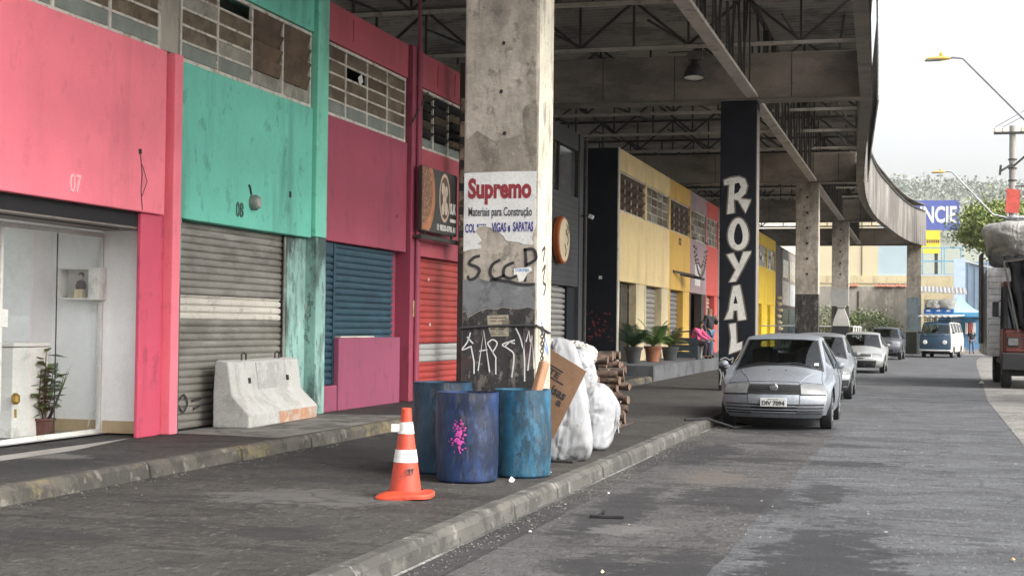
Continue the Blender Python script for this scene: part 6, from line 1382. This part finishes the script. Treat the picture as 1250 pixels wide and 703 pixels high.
ld.solo('steel_frame', M_steel, 'thin steel load frame sloping down in front of the truck windscreen', 'frame', (2.3,TY+.6,3.4))
sack('huge grey white bale of scrap plastic overhanging the top of the truck', (3.2,47.2,4.12), (1.42,2.3,.74), 0, mat('bale_plastic', (.36,.345,.315), .6, var=.25, vs=2.5, bump=.5, bs=8, crease=1, stains=[((.16,.15,.14), 2.5, (1,1,1), .5, .64, .6), ((.55,.54,.52), 5, (1,1,1), .6, .7, .6)]), 33, wr=.16, rnd_=.8, cat='bale', name='scrap_bale', group='bales on the truck', nu=72, nv=48)
for k, (x, y, s_) in enumerate(((2.75,46.3,.32),(3.3,46.8,.3))): sack('white crumpled sack on top of the bale, %s' % ('nearer the lamp pole' if k else 'nearer the street'), (x,y,4.9), (s_,s_,.13), 0, M_sack, 40+k, wr=.1, name='sack', group='sacks on top of the bale', nu=30, nv=20)
scrap('white rag by the truck wheel on the pale pavement', 1.75, 46.5, .16, M_white, z=.01, h=.12, name='rag', group='rags')
# ------------------------------------------------------------------ beyond the canopy
random.seed(9)
cw = thing('boundary_wall', 'long stained concrete boundary wall with broken clay tiles along its top', 'wall', (-6,112,0))
M_bw = mat('stained_wall', (.36,.33,.28), .85, var=.15, vs=.5, bump=.3, bs=8, stains=[((.15,.13,.11), .5, (1,1,.2), .50, .66, .7), ((.50,.46,.38), 1.2, (1,1,.5), .58, .7, .6)])
MB().box(-30,-.95,111.9,112.2,0,4.75).build('wall', M_bw, cw); MB().box(-30,-.94,111.89,112.21,.0,.9).build('dark_base_band', mat('dark_base', (.07,.068,.065), .85, var=.3, bump=.2), cw)
tl_ = MB()
for k in range(150):
    x = -29.5+k*.19
    if noise.noise(Vector((x*.35,0,3))) < -.12: continue
    tl_.obox((x,112.0,4.84+rnd(-.02,.02)), (.17,.62,.06), Matrix.Rotation(rnd(-.1,.1),3,'Y') @ Matrix.Rotation(R(18),3,'X'))
tl_.build('roof_tiles', mat('clay_tile', (.34,.13,.075), .85, var=.35, vs=3, bump=.3), cw, bevel=.02)
for x in (-4.6,-10.2): MB().box(x,x+.12,111.86,111.895,1.0,4.4).build('rusty_downpipe', MT['darkbrown'], cw)
cbld = thing('cream_building', 'pale cream rendered building with a light blue end rising behind the tiled wall', 'building', (-8,131,0))
MB().box(-34,-3.65,130,142,0,11.5).build('wall', mat('cream_render', (.70,.60,.40), .8, var=.06, vs=.4, bump=.05), cbld); MB().box(-3.64,-.9,130.1,142,0,11.5).build('blue_end', mat('pale_blue_render', (.46,.56,.60), .8, var=.08, vs=.4, bump=.05), cbld)
MB().box(-34,-9.2,129.95,129.99,5.8,11.4).build('white_bay', mat('cream_white', (.76,.72,.62), .8, var=.05, bump=0), cbld)
MB().box(-34,-.85,129.9,130.09,5.55,6.2).build('string_course', MT['cream'], cbld)
for x in (-8.9,-5.0): MB().box(x,x+.06,129.93,129.98,6.2,11).build('conduit', M_steel, cbld)
bh = thing('billboard', 'big blue billboard with white letters NCIE above yellow panels', 'billboard', (.6,140,0))
M_bb = mat('billboard_blue', (.095,.12,.34), .5, var=.06, bump=0); M_by = mat('billboard_yellow', (.75,.52,.05), .5, var=.08, bump=0)
MB().box(-4.2,3.25,140,140.3,10.75,13.45).build('board', M_bb, bh)
tx = MB(); text(tx, 'ANUNCIE', 5.9, 1.55, FY(.08,140,12.15), .0, .03, .03); tx.build('lettering', M_white, bh)
MB().box(-4.2,1.6,139.9,140.3,9.85,10.7).box(-4.2,1.6,139.9,140.3,8.6,9.5).build('yellow_panel', M_by, bh); MB().box(-4.2,1.6,139.95,140.25,9.52,9.83).build('orange_strip', MT['orange'], bh)
g_ = MB()
for k in range(22): g_.box(-2.6+k*.19,-2.5+k*.19,139.93,139.949,9.58,9.77)
g_.build('small_print', M_ink, bh)
MB().box(-4,-3.7,140.05,140.25,0,8.6).box(1.1,1.4,140.05,140.25,0,8.6).build('post', M_steel, bh)
# blue framed structure and fence behind the shed
bf = thing('blue_scaffold', 'bright blue steel frame with mesh standing under the billboard', 'frame', (1,126,0))
b = MB()
for x in (.0,1.5,1.72,3.0): b.box(x,x+.09,125.9,126.05,0,8.3)
for z in (6.1,7.2,8.3): b.box(0,3.2,125.92,126.03,z,z+.1)
b.build('frame_posts', mat('scaffold_blue', (.15,.35,.52), .5, bump=0), bf)
yw = thing('low_cream_wall', 'low cream wall running behind the shed roof', 'wall', (0,122,0))
MB().box(-1,3.0,122,122.3,0,5.9).build('wall', MT['cream'], yw); MB().box(-1,3.0,121.98,122.32,5.901,6.0).build('coping', M_white, yw)
bg_ = thing('blue_gate', 'tall light blue steel gate with vertical ribs behind the tent', 'gate', (4,118,0))
M_gate = mat('gate_blue', (.22,.29,.38), .5, var=.12, vs=1, bump=.05); MB().box(2.35,3.2,117.9,118.4,0,7.1).build('gate_pillar', mat('gate_pale', (.46,.56,.66), .6, var=.08, bump=0), bg_)
MB().box(3.21,9,118.1,118.2,.1,6.7).build('gate_leaf', M_gate, bg_)
b = MB()
for k in range(12): b.box(3.4+k*.5,3.46+k*.5,118.04,118.099,.1,6.7)
b.box(3.21,9,118.03,118.099,6.71,6.85).build('gate_rib', M_gate, bg_); MB().bar((3.2,118.02,6.9),(9,118.02,5.4),.08).build('brace_bar', M_white, bg_)
sd = thing('tin_roof_shed', 'small cream shed with a wavy tin roof behind the camper van', 'shed', (1.4,108.5,0))
MB().box(.15,2.9,108.3,111,0,3.75).build('wall', MT['cream'], sd); MB().box(.85,2.3,108.26,108.299,2.3,3.7).build('dark_opening', mat('brown_opening', (.16,.12,.09), .8, var=.2, bump=0), sd); MB().box(.6,.72,108.2,108.26,0,3.7).build('white_post', M_white, sd)
b = MB(); n = 44
for i in range(n+1):
    x = -.15+3.2*i/n; z = 4.62-.16*i/n+.05*math.sin(i*1.7); b.v += [Vector((x,107.5,z-.35)), Vector((x,111.2,z+.15)), Vector((x,107.5,z-.31)), Vector((x,111.2,z+.19))]
for i in range(n): a = i*4; b.f += [(a,a+4,a+5,a+1),(a+2,a+3,a+7,a+6),(a,a+2,a+6,a+4),(a+1,a+5,a+7,a+3)]
b.build('tin_roof', mat('tin_grey', (.26,.25,.24), .5, var=.3, vs=2, bump=.05), sd)
wp_ = MB().tube([(-.22,104.2,0),(-.2,104.2,5.6)], [.11,.09], 8).solo('wooden_post', mat('grey_wood', (.20,.165,.13), .85, var=.2, bump=.3), 'weathered wooden post rising between the last pillar and the shed', 'post', (-.22,104.2,0), smooth=True)
# blue tent
tn = thing('blue_tent', 'pale blue pop up tent with a pointed roof behind the camper van', 'tent', (2.7,105.6,0))
M_tent = mat('tent_blue', (.30,.54,.68), .7, var=.12, vs=1.2, bump=.1)
tc = Vector((2.55,105.9,3.95)); hw = 1.5
b = MB(); n = 8
cor = [Vector((tc.x+sx*hw,tc.y+sy*hw,2.82)) for sx,sy in ((-1,-1),(1,-1),(1,1),(-1,1))]
for k in range(4):
    A_, B_ = cor[k], cor[(k+1)%4]; base = len(b.v)
    for i in range(n+1):
        f = i/n; L_, R_ = A_.lerp(tc, f), B_.lerp(tc, f); sag = -.22*math.sin(math.pi*f)
        for j in range(5): b.v.append(L_.lerp(R_, j/4)+Vector((0,0,sag-.05*math.sin(math.pi*j/4)*(1-f))))
    for i in range(n):
        for j in range(4): a = base+i*5+j; b.f.append((a,a+1,a+6,a+5))
b.build('tent_roof', M_tent, tn, fix=False)
b = MB()
for k in range(4):
    A_, B_ = cor[k], cor[(k+1)%4]; b.add([A_,B_,B_-Vector((0,0,.3)),A_-Vector((0,0,.3))], [(0,1,2,3)])
b.build('valance', mat('tent_blue_valance', (.10,.34,.58), .7, var=.1, bump=0), tn, fix=False)
for c_ in cor: MB().box(c_.x-.03,c_.x+.03,c_.y-.03,c_.y+.03,0,2.82).build('pole', M_white, tn)
MB().add([cor[3],cor[2],cor[2]-Vector((0,0,2.4)),cor[3]-Vector((0,0,2.4))], [(0,1,2,3)]).build('back_sheet', mat('tent_wall_blue', (.10,.25,.42), .7, var=.25, vs=2, bump=0), tn, fix=False)
ck = MB()
for k, (x, cl) in enumerate(((3.0,M_white),(3.25,MT['red']),(3.5,M_white))): MB().obox((x,107.3,1.75),(.2,.06,.8),Matrix.Identity(3)).solo('hanging_clothes', cl, ('white garment hanging under the tent, nearest the van','red garment hanging under the tent between two white ones','white garment hanging under the tent, nearest the truck')[k], 'clothes', (x,107.3,2.1), group='clothes hung in the tent', bevel=.04)
# bin between the dark car and the van, smoker hood by pillar four
bn_ = thing('metal_bin', 'grey green open fronted metal bin with a pale rim beside the camper van', 'bin', (-.62,93.0,.0))
MB().box(-.95,-.27,92.8,93.3,.14,1.45).build('bin_body', mat('bin_green', (.10,.12,.10), .7, var=.2), bn_); MB().box(-1.0,-.22,92.75,93.35,1.451,1.56).box(-.29,-.22,92.74,92.799,.2,1.45).box(-1.0,-.93,92.74,92.799,.2,1.45).build('bin_rim', MT['taupe'] if False else mat('pale_metal', (.50,.50,.47), .5, var=.1), bn_)
hd_ = thing('smoker_hood', 'tall grey tapered metal smoker hood on the pavement beside the third parked car', 'smoker', (-3.35,66,.14))
b = MB(); cx0, cy0 = -3.40, 66.3
secs = [(.36,1.72),(.35,1.80),(.30,2.05),(.15,2.45),(.145,2.52),(.19,2.53),(.19,2.62)]
for hw_, z in secs: b.v += [Vector((cx0-hw_,cy0-hw_*.8,z)),Vector((cx0+hw_,cy0-hw_*.8,z)),Vector((cx0+hw_,cy0+hw_*.8,z)),Vector((cx0-hw_,cy0+hw_*.8,z))]
for i in range(len(secs)-1):
    for k in range(4): k2 = (k+1)%4; b.f.append((i*4+k,i*4+k2,i*4+4+k2,i*4+4+k))
b.build('hood', mat('hood_grey', (.40,.39,.36), .5, metal=.3, var=.12, bump=.05), hd_, bevel=.01); MB().box(cx0-.34,cx0+.34,cy0-.27,cy0+.27,.9,1.72).build('fire_box', M_trb, hd_); b = MB()
for sx in (-.33,.27):
    for sy in (-.26,.2): b.box(cx0+sx,cx0+sx+.06,cy0+sy,cy0+sy+.06,.14,.9)
b.build('legs_frame', M_trb, hd_)
MB().box(cx0-.1,cx0+.1,cy0-.275,cy0-.262,2.3,2.42).build('vent_slot', M_dark, hd_) if False else None
rl = thing('white_railing', 'low white tube railing on the pavement behind the third parked car', 'railing', (-3.6,78,.14))
b = MB()
for y in (76,79,82,85): b.tube([(-3.3,y,.14),(-3.3,y,1.75)], .04, 6)
for z in (1.1,1.72): b.tube([(-8,77,z),(-3.3,76,z)], .03, 6); b.tube([(-3.3,76,z),(-3.3,85,z)], .03, 6)
b.build('tubes', M_white, rl, smooth=True)

# foliage: leaf faces in clumps, on real stems
def leaf_mat(n, a, b_, var=.45): return mat(n, a, .55, var=var, vs=.9, bump=0, stains=[(b_, 1.3, (1,1,1), .50, .62, .8), ([x*.5 for x in a], 2.3, (1,1,1), .56, .66, .6)])
def crown(mb, c, rad, clumps, per, leaf, seed):
    rg = random.Random(seed)
    for k in range(clumps):
        while True:
            p = Vector((rg.uniform(-1,1),rg.uniform(-1,1),rg.uniform(-1,1)))
            if .25 < p.length < 1: break
        p *= (.75+.25*rg.random())/max(p.length,.55) if rg.random() < .6 else 1
        q = Vector(c)+Vector((p.x*rad[0],p.y*rad[1],p.z*rad[2])); cr__ = leaf*rg.uniform(2.2,5.0)
        for i in range(per):
            d = Vector((rg.gauss(0,1),rg.gauss(0,1),rg.gauss(0,.7))); o_ = q+d*cr__*.5
            a = Vector((rg.gauss(0,1),rg.gauss(0,1),rg.gauss(0,1))).normalized(); u = a.cross(Vector((rg.gauss(0,1),rg.gauss(0,1),rg.gauss(0,1)))).normalized(); l_ = leaf*rg.uniform(.6,1.2); n = len(mb.v)
            mb.v += [o_-a*l_*.5, o_+u*l_*.28, o_+a*l_*.5, o_-u*l_*.28]; mb.f.append((n,n+1,n+2,n+3))
def tree(label, base, h, c, rad, m, clumps, per, leaf, seed, name='street_tree', group='trees beyond the street'):
    t = thing(name, label, 'tree', base, 0, group); b = Vector(base); c = Vector(c); rg = random.Random(seed)
    tk = MB().tube([b, b.lerp(c,.5)+Vector((.1,0,0)), c+Vector((0,0,-rad[2]*.3)), c+Vector((.1,0,rad[2]*.5))], [.24,.19,.12,.05], 10)
    for k in range(9):
        s_ = b.lerp(c, .55+.4*rg.random()); e = c+Vector((rg.uniform(-.8,.8)*rad[0],rg.uniform(-.8,.8)*rad[1],rg.uniform(-.5,.7)*rad[2])); tk.tube([s_, s_.lerp(e,.5)+Vector((0,0,.25)), e], [.09,.06,.02], 6)
    tk.build('trunk', mat(name+'_bark', (.10,.075,.055), .9, var=.3, bump=.5), t, smooth=True); mb = MB(); crown(mb, c, rad, clumps, per, leaf, seed); mb.build('crown', m, t, fix=False); return t
M_tr1 = leaf_mat('tree_leaf', (.12,.175,.035), (.29,.31,.09)); M_tr2 = leaf_mat('shrub_leaf', (.075,.11,.035), (.21,.23,.10)); M_tr3 = leaf_mat('hazed_leaf', (.20,.22,.17), (.22,.24,.18), .08)  # the hill's leaf colour is paled to carry part of the haze
tree('leafy light green street tree standing behind the loaded truck', (5.2,90,0), 10, (4.75,90,7.55), (2.75,2.6,1.5), M_tr1, 240, 60, .22, 3)
tree('darker leafy tree behind the utility pole at the right edge', (8.6,97,0), 10, (8.2,97,8.0), (2.8,2.6,2.4), M_tr1, 110, 44, .28, 4)
tree('leafy tree on the right pavement beside the street, seen mirrored in the shop glass', (7.4,35,0), 6, (7.4,35,4.6), (2.4,3.2,2.6), M_tr1, 90, 40, .26, 14)
sb = thing('flowering_shrub', 'pale leafy shrub growing before the stained concrete wall behind the dark parked car', 'shrub', (-5.2,110,0))
mb = MB(); crown(mb, (-4.2,110.3,2.05), (2.1,1.0,.75), 60, 34, .2, 5); crown(mb, (-7.0,110.5,2.2), (1.6,.9,1.0), 36, 34, .2, 6); crown(mb, (-2.5,110.4,1.6), (.9,.8,.5), 20, 30, .2, 8); mb.build('foliage', M_tr2, sb, fix=False)
stm = MB()
for k in range(10): x = rnd(-8,-2.4); stm.tube([(x,110.4,0),(x+rnd(-.3,.3),110.3,1.0),(x+rnd(-.5,.5),110.3,1.9)], [.05,.04,.02], 5)
stm.build('stems', M_bark, sb, smooth=True)
# hill with a wood on it, far off
hl = MB(); nx, ny = 60, 14
def hz(x, y): f = max(0, min(1, (y-1150)/420)); return f*f*(3-2*f)*(140+16*noise.noise(Vector((x*.0045,y*.004,1)))-.16*max(0, x-90)-.10*max(0,-x-60))
hl.grid(lambda i, j: Vector((-1200+i*40, 1150+j*45, -1+hz(-1200+i*40, 1150+j*45))), nx, ny)
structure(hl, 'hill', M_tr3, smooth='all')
fo = MB(); rg = random.Random(2)
for k in range(2600):
    x = rg.uniform(-330,420); y = rg.uniform(1380,1640); z = hz(x,y); s_ = rg.uniform(4,12)
    for i in range(16):
        o_ = Vector((x+rg.gauss(0,1)*s_*.5, y+rg.gauss(0,1)*s_*.5, z+abs(rg.gauss(.8,.7))*s_*.6)); a = Vector((rg.gauss(0,1),rg.gauss(0,1),rg.gauss(0,1))).normalized(); u = a.cross(Vector((rg.gauss(0,1),rg.gauss(0,1),rg.gauss(0,1)))).normalized(); l_ = s_*.42; n = len(fo.v)
        fo.v += [o_-a*l_*.5,o_+u*l_*.35,o_+a*l_*.5,o_-u*l_*.35]; fo.f.append((n,n+1,n+2,n+3))
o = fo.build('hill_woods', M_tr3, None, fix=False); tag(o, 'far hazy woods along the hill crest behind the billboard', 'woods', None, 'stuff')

# utility pole, lamps and wires
up = thing('utility_pole', 'grey concrete utility pole with crossarm and a red and white banner', 'pole', (3.92,70,0))
M_pole = mat('pole_concrete', (.33,.31,.285), .85, var=.15, vs=2, bump=.2)
MB().tube([(3.92,70,0),(3.92,70,10.85)], [.21,.14], 12).build('pole_shaft', M_pole, up, smooth=True)
MB().box(3.1,4.75,69.80,69.9,10.45,10.56).build('crossarm', M_steel, up); b = MB()
for x in (3.15,3.5,4.3,4.7): b.lathe([(.05,0),(.06,.06),(.03,.1),(.05,.16),(0,.2)], (x,69.85,10.57), 10)
b.build('insulator', MT['cream'], up, smooth=True)
b = MB().bar((3.9,69.8,9.1),(3.35,69.7,8.75),.10).bar((3.95,69.8,9.0),(4.45,69.7,9.45),.08).bar((3.4,69.7,9.05),(3.36,69.7,8.6),.1).bar((4.45,69.7,9.5),(4.5,69.7,8.9),.06); b.build('fuse_bracket', M_steel, up)
b = MB()
for z in (9.3,8.9,8.35,7.9): b.lathe([(.20,0),(.20,.05)], (3.92,70,z), 12)
b.build('band', M_steel, up); MB().bar((3.92,69.9,8.1),(4.9,69.9,8.12),.05).build('side_arm', M_steel, up)
b = MB(); F_ = FY(3.86,69.72,7.45); b.add([(3.60,69.76,6.92),(4.18,69.76,6.88),(4.24,69.72,7.9),(3.66,69.72,8.0),(3.60,69.70,6.92),(4.18,69.70,6.88),(4.24,69.66,7.9),(3.66,69.66,8.0)], [(0,3,2,1),(4,5,6,7),(0,1,5,4),(1,2,6,5),(2,3,7,6),(3,0,4,7)]); b.build('red_banner', mat('banner_red', (.62,.10,.075), .6, var=.25, vs=4, bump=.05), up)
b = MB().tube([(3.7,69.75,6.9),(3.66,69.75,6.2),(3.75,69.75,5.6)], .05, 6).tube([(4.1,69.75,6.9),(4.15,69.75,6.1),(4.05,69.75,5.5)], .06, 6); b.build('cable_bundle', M_chord, up, smooth=True)
def lamp(label, hx, hz_, Y, px_, pz, bx_):
    t = thing('street_lamp', label, 'street lamp', (bx_,Y,0), 0, 'street lamps on the right pavement')
    MB().tube([(bx_,Y,0),(bx_,Y,pz-(bx_-px_)*.0-.2)], [.10,.07], 10).build('pole', M_pole, t, smooth=True)
    MB().tube([(bx_,Y,pz-.25),(px_,Y,pz),(hx+.95,Y,hz_-.03),(hx+.72,Y,hz_+.01),(hx+.55,Y,hz_)], .042, 8).build('arm', mat('lamp_arm', (.36,.36,.38), .5, metal=.3, bump=0), t, smooth=True)
    MB().lathe([(0,0),(.07,.05),(.11,.22),(.10,.45),(.06,.62),(0,.66)], (hx+.66,Y,hz_-.015), 14, Matrix.Rotation(R(-90),3,'Y') @ Matrix.Scale(.55,3,Vector((1,0,0)))).build('lamp_head', mat('lamp_yellow', (.62,.40,.09), .5, var=.1, bump=0), t, smooth=True)
    MB().box(hx-.02,hx+.40,Y-.09,Y+.09,hz_-.075,hz_-.045).build('lamp_glass', M_lamp, t, bevel=.01); MB().lathe([(.05,0),(.05,.08),(.03,.1),(0,.1)], (hx+.40,Y,hz_+.05), 10).build('photocell', mat('lamp_yellow2', (.62,.40,.09), .5, bump=0), t, smooth=True)
lamp('nearer yellow headed street lamp on a long slanting arm over the truck', .06, 8.70, 40, 2.52, 7.05, 4.9)
lamp('farther yellow headed street lamp above the leafy green tree', .45, 9.34, 75, 3.31, 7.22, 4.4)
b = MB()
for x, z in ((3.15,10.78),(3.5,10.78),(4.7,10.78)): b.tube([(x,69.85,z),(x+2.5,45,z-1.2),(x+5.5,20,z-.2)], .012, 5)
b.tube([(4.6,69.9,8.15),(7,45,6.9),(10,20,7.9)], .02, 5)
b.solo('overhead_wires', M_ink, 'thin overhead wires running from the utility pole crossarm', 'wires', (3.2,69.85,10.7))

# pale air
hz_m = bpy.data.materials.new('haze_air'); hz_m.use_nodes = True; N = hz_m.node_tree.nodes; N.remove(N['Principled BSDF'])
pv = N.new('ShaderNodeVolumePrincipled'); pv.inputs['Color'].default_value = (.95,.96,.97,1); pv.inputs['Density'].default_value = HAZE; pv.inputs['Anisotropy'].default_value = .3
hz_m.node_tree.links.new(pv.outputs[0], N['Material Output'].inputs['Volume'])
if HAZE:
    o = MB().box(-1300,1300,-350,1900,-2,230).build('haze', hz_m, None); o['kind'] = 'stuff'
